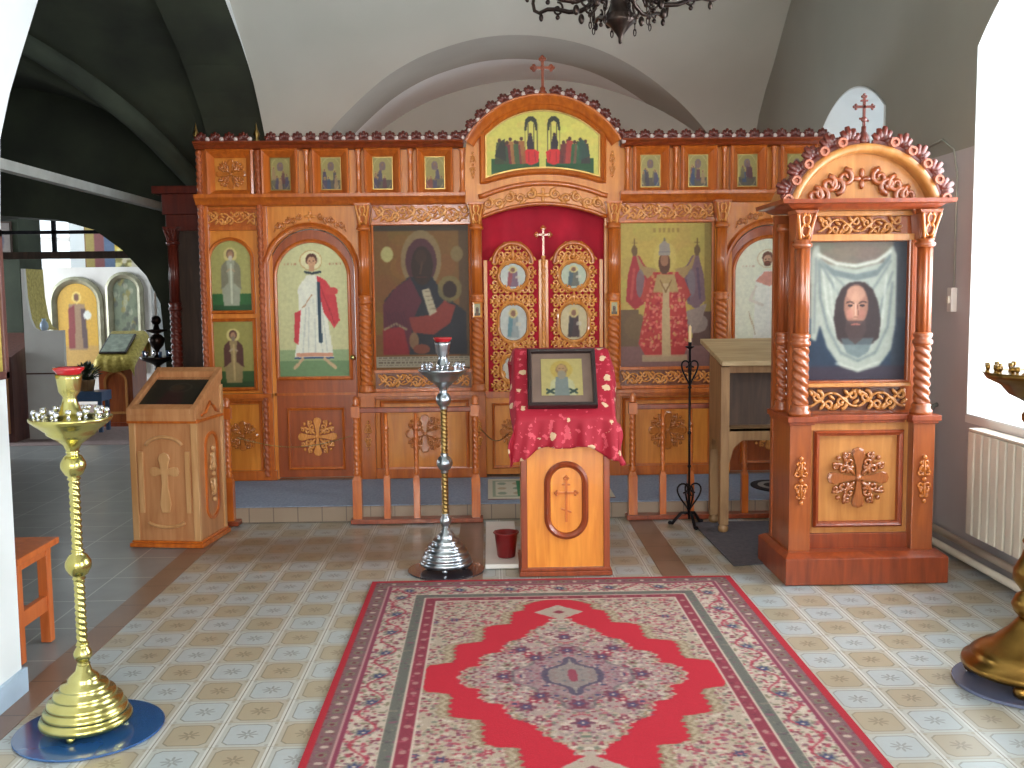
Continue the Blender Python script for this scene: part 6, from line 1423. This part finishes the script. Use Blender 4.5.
    for fx_, fy_ in ((0.28, 0.0), (0.0, 0.28), (0.14, 0.20), (0.0, 0.45), (0.20, 0.30)):
        rr = np.hypot(ax-fx_, ay-fy_); th = np.arctan2(ay-fy_, ax-fx_); c.put(rr < 0.036*(1+0.25*np.cos(6*th)), (96, 40, 60), 0.85); c.put(rr < 0.018*(1+0.3*np.cos(5*th)), (60, 58, 92), 0.9); c.put(rr < 0.006, CR)
    pd = ax/0.12+np.abs(ay-0.80)/0.11; c.put((pd < 1) & inner, (158, 140, 124)); blossoms((pd < 0.9) & inner, 900, [PK, DK, CR, MAU], 0.004, 0.009, 19, 0.85); c.put(pd < 0.25, (120, 34, 52))
    def band(a, b_, col): m = (d >= a) & (d < b_); c.put(m, col); return m
    band(-1, 0.030, (158, 14, 34))
    m = band(0.030, 0.098, (112, 78, 80)); ph = np.mod(along, 0.12)/0.12; blossoms(m, 2600, [OL, MAU, DK, (96, 90, 76)], 0.004, 0.009, 15, 0.7); c.put(m & (np.hypot((ph-0.5)*0.12, d-0.064) < 0.020), OL, 0.8); c.put(m & (np.hypot((np.mod(ph+0.5, 1)-0.5)*0.12, (d-0.064)*0.7) < 0.011), CR, 0.8); c.put(m & (np.hypot((ph-0.5)*0.12, d-0.064) < 0.009), DK)
    band(0.098, 0.103, (170, 130, 124)); band(0.103, 0.120, (120, 44, 66))
    m = band(0.120, 0.250, (172, 154, 138)); blossoms(m, 6000, [PK, (150, 44, 62), OL, CR, MAU, DK, CR, (110, 110, 92)], 0.004, 0.010, 5, 0.85)
    ph = np.mod(along+0.1, 0.26)/0.26; rr = np.hypot((ph-0.5)*0.26, (d-0.185)); th = np.arctan2(d-0.185, (ph-0.5)*0.26); c.put(m & (rr < 0.034*(1+0.25*np.cos(8*th))), (104, 102, 96), 0.85); c.put(m & (rr < 0.020*(1+0.3*np.cos(6*th))), (50, 54, 92)); c.put(m & (rr < 0.007), CR)
    c.put(m & (np.abs(d-0.185-0.038*np.sin(2*PI*along/0.26)) < 0.006), (150, 40, 58), 0.8)
    band(0.250, 0.256, CR); m = band(0.256, 0.304, (92, 90, 82)); blossoms(m, 1800, [(70, 68, 66), (120, 108, 96), MAU], 0.004, 0.008, 16, 0.7); band(0.304, 0.310, CR)
    m = band(0.310, 0.362, (122, 38, 54)); ph = np.mod(along, 0.10)/0.10; blossoms(m, 1500, [DK, PK, (140, 50, 64)], 0.004, 0.009, 17, 0.8); c.put(m & (np.hypot((ph-0.5)*0.10, d-0.336) < 0.013), (160, 122, 112), 0.8); band(0.362, 0.37, CR)
    return c.blur(1)
cp = thing('carpet', 'large red patterned carpet with a central medallion on the tiled floor', 'carpet', (0.3225, 3.90, 0.004))
MB().box(-0.6425, 1.2875, 2.53, 5.27, 0.0035, 0.009).build('backing', DEEPRED, cp)
painting('pile', carpet(), -0.6425, 1.2875, 2.53, 5.27, 0.0105, cp, WOOL, flat=True)

# ================================================================ CHANDELIER
ch = thing('chandelier', 'ornate dark bronze chandelier with scrolled arms hanging from the vault', 'chandelier', (0.66, 5.0, 2.75)); sv = at0(ch)
mb = MB(); mb.lathe([(0.0, 0.0), (0.008, 0.005), (0.010, 0.03), (0.022, 0.05), (0.050, 0.085), (0.074, 0.105), (0.077, 0.118), (0.066, 0.13), (0.070, 0.137), (0.056, 0.15), (0.046, 0.19), (0.050, 0.26), (0.060, 0.33), (0.058, 0.38), (0.04, 0.43), (0.026, 0.46), (0.02, 0.60), (0.045, 0.65), (0.02, 0.70), (0.012, 0.78)], 0, 0, 28); mb.build('body', BRONZE, ch)
for k in range(8):
    a = 2*PI*k/8+0.15; ca, sa = math.cos(a), math.sin(a); mb = MB()
    P = lambda r, z: (r*ca, r*sa, z)
    p = [P(0.04, 0.33), P(0.09, 0.27), P(0.15, 0.22), P(0.22, 0.195), P(0.29, 0.20), P(0.36, 0.225), P(0.42, 0.235), P(0.47, 0.225), P(0.50, 0.24), P(0.51, 0.28), P(0.50, 0.32)]
    mb.tube(p, [0.014, 0.013, 0.012, 0.013, 0.012, 0.011, 0.011, 0.010, 0.010, 0.009, 0.009], 7)
    for (r0, z0, rr, d) in ((0.17, 0.165, 0.045, 1), (0.27, 0.245, 0.04, -1), (0.36, 0.185, 0.035, 1), (0.12, 0.30, 0.04, -1)):
        q = []
        for i in range(17):
            t = i/16; b_ = d*2*PI*1.2*t+PI/2*d; r_ = rr*(1-0.75*t); q.append(P(r0+r_*math.cos(b_), z0+r_*math.sin(b_)))
        mb.tube([(x, y, z+0.04) for x, y, z in q], 0.006, 6)
        mb.ell(*P(r0, z0), 0.012, 0.012, 0.012, 8, 5)
    mb.ell(*P(0.22, 0.155), 0.016, 0.016, 0.026, 8, 6); mb.ell(*P(0.46, 0.20), 0.012, 0.012, 0.02, 8, 6)
    ao = mb.build('arm', BRONZE, ch)
    mb = MB(); mb.lathe([(0.0, 0.315), (0.02, 0.32), (0.038, 0.345), (0.036, 0.35), (0.014, 0.345), (0.014, 0.42), (0.0, 0.42)], 0.50*ca, 0.50*sa, 14); mb.build('candle_socket', BRONZE, ao)
    mb = MB()
    for i in range(4): z = 0.17-0.028*i; mb.tube([(0.15*ca+0.007*math.cos(b_)*(1 if i % 2 else 0.2), 0.15*sa+0.007*math.cos(b_)*(0.2 if i % 2 else 1), z+0.018*math.sin(b_)) for b_ in [2*PI*j/8 for j in range(9)]], 0.003, 5, False)
    mb.build('pendant_chain', BRONZE, ao)
mb = MB()
for i in range(36): z = 0.79+0.035*i; mb.tube([(0.010*math.cos(b_)*(1 if i % 2 else 0.1), 0.010*math.cos(b_)*(0.1 if i % 2 else 1), z+0.024*math.sin(b_)) for b_ in [2*PI*j/10 for j in range(11)]], 0.004, 5, False)
mb.build('chain', BRONZE, ch)
back(ch, sv)

# ================================================================ RIGHT WALL: RADIATOR, PIPES, SWITCH
ra = thing('radiator', 'cream ribbed radiator on the right wall below the window', 'radiator', (2.64, 4.75, 0.2))
for k in range(17):
    y = 5.27-0.082*k; mb = MB(); mb.prism_z([(2.585, y-0.030), (2.592, y-0.036), (2.672, y-0.036), (2.68, y-0.03), (2.68, y+0.03), (2.672, y+0.036), (2.592, y+0.036), (2.585, y+0.030)], 0.215, 0.775); mb.build('fin', CREAMP, ra, 0.004)
boxes('header', CREAMP, ra, [(2.61, 2.66, 3.92, 5.31, 0.235, 0.275), (2.61, 2.66, 3.92, 5.31, 0.72, 0.76)], 0.006); boxes('top_grille', CREAMP, ra, [(2.59, 2.68, 3.92, 5.31, 0.778, 0.792)], 0.003)
for y in (4.2, 5.1): MB().box(2.62, 2.695, y-0.012, y+0.012, 0.50, 0.53).build('bracket', IRON, ra)
for z, lb in ((0.135, 'upper of the two cream heating pipes along the right skirting'), (0.055, 'lower of the two cream heating pipes along the right skirting')):
    mb = MB(); mb.tube([(2.62, -3.2, z), (2.62, 5.86, z), (2.61, 5.96, z+0.01)] if z < 0.1 else [(2.62, -3.2, z), (2.62, 6.2, z)], 0.021, 12); tag(mb.build('heating_pipe', CREAMP), lb, 'pipe')
mb = MB(); mb.tube([(2.655, 5.93, 0.06), (2.655, 5.93, 0.80), (2.675, 5.93, 0.84), (2.70, 5.93, 0.85)], 0.013, 10); tag(mb.build('riser_pipe', mottled('grey_pipe', (110, 112, 108), (92, 94, 90), 0.5)), 'thin grey vertical pipe rising behind the kiosk beside the radiator', 'pipe')
sw = thing('switch_box', 'small white switch box on the right wall between kiosk and window', 'switch', (2.69, 5.75, 1.48))
boxes('box', WHITEP, sw, [(2.665, 2.70, 5.72, 5.775, 1.41, 1.55)], 0.004); boxes('button', CREAMP, sw, [(2.655, 2.667, 5.735, 5.76, 1.46, 1.50)], 0.002)
mb = MB(); mb.tube([(2.693, 5.75, 1.55), (2.693, 5.75, 2.2), (2.693, 5.80, 2.34), (2.693, 5.95, 2.42), (2.693, 6.2, 2.40)], 0.006, 8); tag(mb.build('cable_conduit', GREYWALL), 'thin grey cable running up the right wall from the switch box', 'cable')
mb = MB(); mb.loops([[(2.375, 5.56+0.012*math.sin(k*1.1), z) for k in range(2)]+[(2.375+0.008*k, 5.585+0.012*math.sin(k*1.3), z) for k in range(1, 10)] for z in np.linspace(1.50, 1.95, 8)], True, False)
o = mb.build('red_cloth_strip', DEEPRED); m_ = o.modifiers.new('thick', 'SOLIDIFY'); m_.thickness = 0.006; tag(o, 'narrow dark red cloth hanging behind the right column of the kiosk', 'cloth')

# ================================================================ LEFT PIER AND BENCH
pi_ = thing('wall_icon', 'framed icon hung on the side of the left pier, seen edge-on', 'icon', (-1.83, 3.6, 1.5))
boxes('frame', PLUM, pi_, [(-1.85, -1.815, 3.38, 3.82, 1.245, 1.275), (-1.85, -1.815, 3.38, 3.82, 1.775, 1.805), (-1.85, -1.815, 3.38, 3.41, 1.245, 1.805), (-1.85, -1.815, 3.79, 3.82, 1.245, 1.805)], 0.003)
boxes('gilded_panel', GOLDCLOTH, pi_, [(-1.848, -1.826, 3.405, 3.795, 1.27, 1.78)])
be = thing('bench', 'orange wooden bench standing in the arch behind the left pier', 'bench', (-2.5, 4.3, 0))
MB().box(-3.2, -1.95, 4.08, 4.48, 0.445, 0.475).build('seat', BENCH, be, 0.005)
for x in (-3.10, -2.03):
    for y in (4.14, 4.42): MB().box(x, x+0.045, y, y+0.045, 0.004, 0.447).build('leg', BENCH, be, 0.003)
    MB().box(x+0.008, x+0.037, 4.18, 4.43, 0.15, 0.22).build('stretcher', BENCH, be, 0.003); MB().box(x+0.005, x+0.04, 4.12, 4.48, 0.40, 0.446).build('apron', BENCH, be, 0.003)
MB().box(-3.06, -2.0, 4.29, 4.32, 0.16, 0.21).build('rail', BENCH, be, 0.003)

# ================================================================ THE AISLE AND THE FAR CHAPEL
mb = MB(); mb.box(-3.03, -2.96, 2.7, 9.5, 2.335, 2.40); tag(mb.build('tie_beam', mottled('whitewashed_bar', (196, 200, 196), (176, 180, 176), 0.6)), 'long pale tie bar crossing the dark aisle vault', 'beam')
tag(MB().box(-7.1, -2.40, 10.1, 10.16, 1.93, 2.00).build('tie_beam', OLDDARK), 'thick dark beam across the opening above the white chapel screen', 'beam')
gr = thing('iron_grille', 'thin dark iron grille of crossed bars above the chapel screen', 'grille', (-5, 10.2, 2.0))
boxes('bar', IRON, gr, [(-7.1, -2.5, 10.20, 10.23, 2.18, 2.215), (-4.36, -4.32, 10.20, 10.23, 2.0, 2.6), (-5.6, -5.56, 10.20, 10.23, 2.0, 2.6), (-3.1, -3.06, 10.20, 10.23, 2.0, 2.6)])
# white chapel screen
cs = thing('chapel_screen', 'white painted screen with two arched icons, in the far chapel', 'icon screen', (-5.7, 14.5, 0))
MB().prism([(-7.2, 0), (-4.83, 0), (-4.83, 1.74), (-4.96, 1.97), (-7.2, 1.97)], 14.5, 14.6).build('body_board', WHITEP, cs)
SILG = mottled('silvered_moulding', (170, 166, 142), (140, 136, 112), 0.4, 0.3)
def mini(ax0, ax1, z0, zs, cr, cv):
    mb = MB(); f = lambda d: arch(ax0, ax1, z0, zs, cr, 20, d); moulding(mb, [f(0.10), f(0.10), f(0.06), f(0.02), f(0)], [14.5, 14.45, 14.43, 14.46, 14.49]); mb.build('arch_moulding', SILG, cs)
    painting('icon_painting', cv, ax0, ax1, z0, cr, 14.485, cs, PAINT, top=arc_top(ax0, ax1, zs, cr))
c = Canvas(50, 90, (206, 160, 60), 3); c.rect(0, 0.75, 1, 1, (190, 150, 80)); c.poly([(0.3, 0.25), (0.7, 0.25), (0.72, 0.8), (0.28, 0.8)], (150, 120, 90)); c.poly([(0.28, 0.3), (0.45, 0.25), (0.42, 0.78), (0.26, 0.78)], (128, 50, 50)); c.poly([(0.58, 0.3), (0.72, 0.3), (0.74, 0.78), (0.62, 0.78)], (90, 70, 70)); c.ell(0.5, 0.17, 0.12, 0.07, (230, 200, 110)); c.ell(0.5, 0.17, 0.07, 0.045, (110, 70, 50)); c.ell(0.76, 0.38, 0.1, 0.055, (220, 220, 210)); c.blur(1)
mini(-6.16, -5.60, 0.55, 1.45, 1.74, c)
c = Canvas(40, 90, (120, 128, 104), 4); rg = np.random.RandomState(2)
for k in range(60): c.ell(rg.rand(), rg.rand(), 0.1, 0.035, [(90, 100, 84), (176, 176, 150), (150, 130, 60), (80, 80, 74)][rg.randint(4)], 0.6)
c.blur(1); mini(-5.36, -5.03, 0.55, 1.60, 1.80, c)
gp = thing('gilded_picture', 'colourful picture with gold foliage above the white chapel screen', 'picture', (-5.6, 15.4, 2.2))
c = Canvas(90, 60, (206, 196, 170), 6)
for k in range(140): c.ell(rg.rand()*0.9+0.1, rg.rand(), 0.05, 0.05, [(206, 180, 60), (120, 110, 50), (230, 220, 150), (90, 96, 70), (196, 150, 40)][rg.randint(5)], 0.85)
c.rect(0, 0, 0.12, 1, (150, 130, 60)); c.rect(0.12, 0.2, 0.26, 1, (120, 60, 60)); c.rect(0.26, 0.3, 0.4, 1, (80, 100, 130)); c.rect(0.62, 0.4, 0.75, 1, (206, 196, 176)); c.blur(1)
painting('icon_painting', c, -6.1, -5.0, 1.98, 2.75, 15.46, gp); boxes('board', OLDWOOD, gp, [(-6.12, -4.98, 15.465, 15.498, 1.96, 2.77)])
struct(MB().box(-6.75, -5.52, 12.0, 12.6, 0, 3.7).build('wall_chapel_pier', AISLERIB))
pp = thing('pier_picture', 'small faded picture on the dark far pier of the chapel', 'picture', (-5.7, 11.98, 2.1))
c = Canvas(30, 34, (130, 120, 116), 8); c.ell(0.5, 0.5, 0.3, 0.35, (90, 84, 100)); c.blur(1); painting('icon_painting', c, -5.92, -5.60, 2.02, 2.42, 11.97, pp); boxes('board', OLDDARK, pp, [(-5.94, -5.58, 11.975, 11.995, 2.0, 2.44)])
ca_ = thing('cabinet', 'plum brown cabinet with slanted top beside the white chapel partition', 'cabinet', (-5.25, 11.0, 0))
MB().prism_x([(10.75, 0.0), (11.6, 0.0), (11.6, 1.15), (10.75, 0.92)], -5.62, -5.09).build('body', PLUM, ca_)
for x in (-5.58, -5.34): 
    d_ = MB().box(x, x+0.21, 10.73, 10.75, 0.10, 0.85).build('door', PALE, ca_, 0.003); MB().ell(x+0.17, 10.72, 0.5, 0.012, 0.012, 0.03).build('handle', IRON, d_)
wp = thing('white_partition', 'white partition with a swept curved end in front of the chapel screen', 'partition', (-4.85, 11.0, 0))
MB().prism([(-5.04, 0), (-4.62, 0), (-4.62, 1.19), (-4.88, 1.19), (-4.93, 1.22), (-4.97, 1.32), (-5.0, 1.55), (-5.01, 1.86), (-5.04, 1.86)], 10.98, 11.03).build('panel', WHITEP, wp)
mb = MB(); mb.loops([[(x, y, z) for x, z in ((-4.88, 1.19), (-4.93, 1.22), (-4.97, 1.32), (-5.0, 1.55), (-5.01, 1.86))] for y in (11.03, 11.45)], True, False); mb.loops([[(x, 11.45, z) for x, z in ((-4.88, 1.19), (-4.93, 1.22), (-4.97, 1.32), (-5.0, 1.55), (-5.01, 1.86))], [(x-0.01, 11.45, z-0.01) for x, z in ((-4.88, 1.19), (-4.93, 1.22), (-4.97, 1.32), (-5.0, 1.55), (-5.01, 1.86))]], True, False); mb.build('curved_lining', GOLDCLOTH, wp)
boxes('groove_bead', PLUM, wp, [(-5.04, -4.62, 10.972, 10.98, 0.715, 0.73)])
va = MB(); va.lathe([(0.0, 1.192), (0.03, 1.194), (0.045, 1.23), (0.04, 1.27), (0.018, 1.30), (0.026, 1.32), (0.02, 1.32), (0.0, 1.29)], -4.83, 11.0, 18); tag(va.build('vase', mottled('blue_white_glaze', (150, 176, 206), (206, 214, 220), 0.3)), 'small blue and white vase standing on the white partition', 'vase')
# plant on a blue stool
st = thing('stool', 'low blue stool carrying a dark green plant in the chapel', 'stool', (-4.62, 11.6, 0))
MB().box(-4.86, -4.42, 11.45, 11.75, 0.36, 0.47).build('seat', NAVY, st, 0.006)
for x in (-4.84, -4.48):
    for y in (11.47, 11.69): MB().box(x, x+0.04, y, y+0.04, 0.0, 0.36).build('leg', NAVY, st)
pl = thing('potted_plant', 'bushy dark green potted plant standing on the blue stool', 'plant', (-4.64, 11.6, 0.47))
MB().lathe([(0.0, 0.472), (0.07, 0.472), (0.09, 0.58), (0.095, 0.60), (0.08, 0.60), (0.0, 0.57)], -4.64, 11.6, 18).build('pot', OLDWOOD, pl)
mb = MB(); rg = random.Random(3)
for k in range(110):
    a, t, l = rg.uniform(0, 2*PI), rg.uniform(0.1, 1.35), rg.uniform(0.12, 0.27); d = Vector((math.cos(a)*math.sin(t), math.sin(a)*math.sin(t), math.cos(t)))
    p0 = Vector((-4.64, 11.6, 0.59)); p1 = p0+d*l; sd = d.cross(Vector((0, 0, 1))).normalized()*0.022
    mb.tube([p0, p0+d*l*0.5], 0.003, 4); m_ = p0+d*l*0.75; mb.add([p0+d*l*0.5, m_+sd, p1-Vector((0, 0, 0.02)), m_-sd], [(0, 1, 2, 3)])
mb.build('foliage', FOLIAGE, pl)
# far lectern with gold cloth
fl = thing('cloth_lectern', 'small carved lectern under a gold cloth in the distant chapel', 'lectern', (-4.42, 12.2, 0))
MB().prism_x([(12.0, 0.04), (12.5, 0.04), (12.5, 1.05), (12.0, 0.78)], -4.66, -4.26).build('body', KIOSK, fl); MB().box(-4.70, -4.22, 11.97, 12.52, 0.0, 0.05).build('base', REDWOOD, fl)
mb = MB(); f = lambda d: arch(-4.57, -4.35, 0.18, 0.55, 0.64, 12, d); moulding(mb, [f(0.03), f(0.03), f(0)], [12.0, 11.985, 11.99]); mb.build('panel_moulding', KIOSKPALE, fl)
mb = MB(); n = 20; ls = []
for (y, z) in ((12.54, 0.80), (12.54, 1.10), (12.50, 1.12), (12.25, 0.985), (11.97, 0.83), (11.95, 0.80), (11.94, 0.70)):
    ls.append([(-4.46+(u-0.5)*0.50, y+0.006*math.sin(u*30), z-(0.10*max(0, abs(u-0.5)-0.42)/0.08)-(0.05*(1-abs(2*u-1)) if z == 0.70 else 0)) for u in [k/n for k in range(n+1)]])
mb.loops(ls, True, False); o = mb.build('gold_cloth', GOLDCLOTH); m_ = o.modifiers.new('thick', 'SOLIDIFY'); m_.thickness = 0.006; tag(o, 'yellow gold cloth covering the small lectern in the far chapel', 'cloth')
fi = thing('lectern_icon', 'pale icon lying on the gold cloth of the distant lectern', 'icon', (-4.48, 12.0, 0.865))
mb = MB(); mb.hexa([(-4.64, 12.0, 0.87), (-4.32, 12.0, 0.87), (-4.32, 12.38, 1.075), (-4.64, 12.38, 1.075)], [(-4.64, 11.99, 0.89), (-4.32, 11.99, 0.89), (-4.32, 12.37, 1.095), (-4.64, 12.37, 1.095)]); mb.build('icon_board', DARKFRAME, fi)
mb = MB(); mb.hexa([(-4.62, 12.005, 0.895), (-4.34, 12.005, 0.895), (-4.34, 12.355, 1.088), (-4.62, 12.355, 1.088)], [(-4.62, 12.0, 0.90), (-4.34, 12.0, 0.90), (-4.34, 12.35, 1.093), (-4.62, 12.35, 1.093)]); mb.build('icon_painting', mottled('pale_green_picture', (150, 160, 140), (110, 120, 106), 0.4, 0, 0.3, 14), fi)
# dark candle stand in the aisle
s4 = thing('candle_stand', 'dark bronze candle stand with a white candle, in the shaded aisle', 'candle stand', (-3.03, 9.2, 0)); sv = at0(s4)
MB().lathe([(0.13, 0.004), (0.13, 0.03), (0.09, 0.06), (0.03, 0.10), (0.014, 0.16), (0.014, 0.86), (0.03, 0.88), (0.03, 0.90), (0.015, 0.92)], 0, 0, 24).build('base', BRONZE, s4)
MB().lathe([(0.015, 0.91), (0.06, 0.94), (0.14, 0.97), (0.16, 1.0), (0.15, 1.0), (0.04, 0.985), (0.02, 1.02), (0.02, 1.06), (0.055, 1.10), (0.075, 1.16), (0.05, 1.19), (0.02, 1.21), (0.10, 1.235), (0.105, 1.245), (0.03, 1.25), (0.02, 1.29)], 0, 0, 28).build('dish', BRONZE, s4)
MB().ell(0, 0, 1.33, 0.045, 0.045, 0.045, 14, 9).build('knop', BRONZE, s4)
for k in range(6): a = 2*PI*k/6; MB().lathe([(0.0, 0.998), (0.014, 1.0), (0.017, 1.05), (0.0, 1.05)], 0.12*math.cos(a), 0.12*math.sin(a), 10).build('votive_glass', NAVY if k % 2 else CHROME, s4)
back(s4, sv)
tag(MB().lathe([(0.013, 1.372), (0.012, 1.57), (0.003, 1.59), (0.0, 1.6)], -3.03, 9.2, 12).build('candle', WHITEP), 'white candle standing on the dark aisle candle stand', 'candle')
struct(MB().box(-9.0, -2.7, 10.5, 15.5, -0.1, 0.002).build('floor', mottled('dusty_rose_floor', (150, 128, 124), (128, 108, 106), 0.9, 0, 0, 20)))
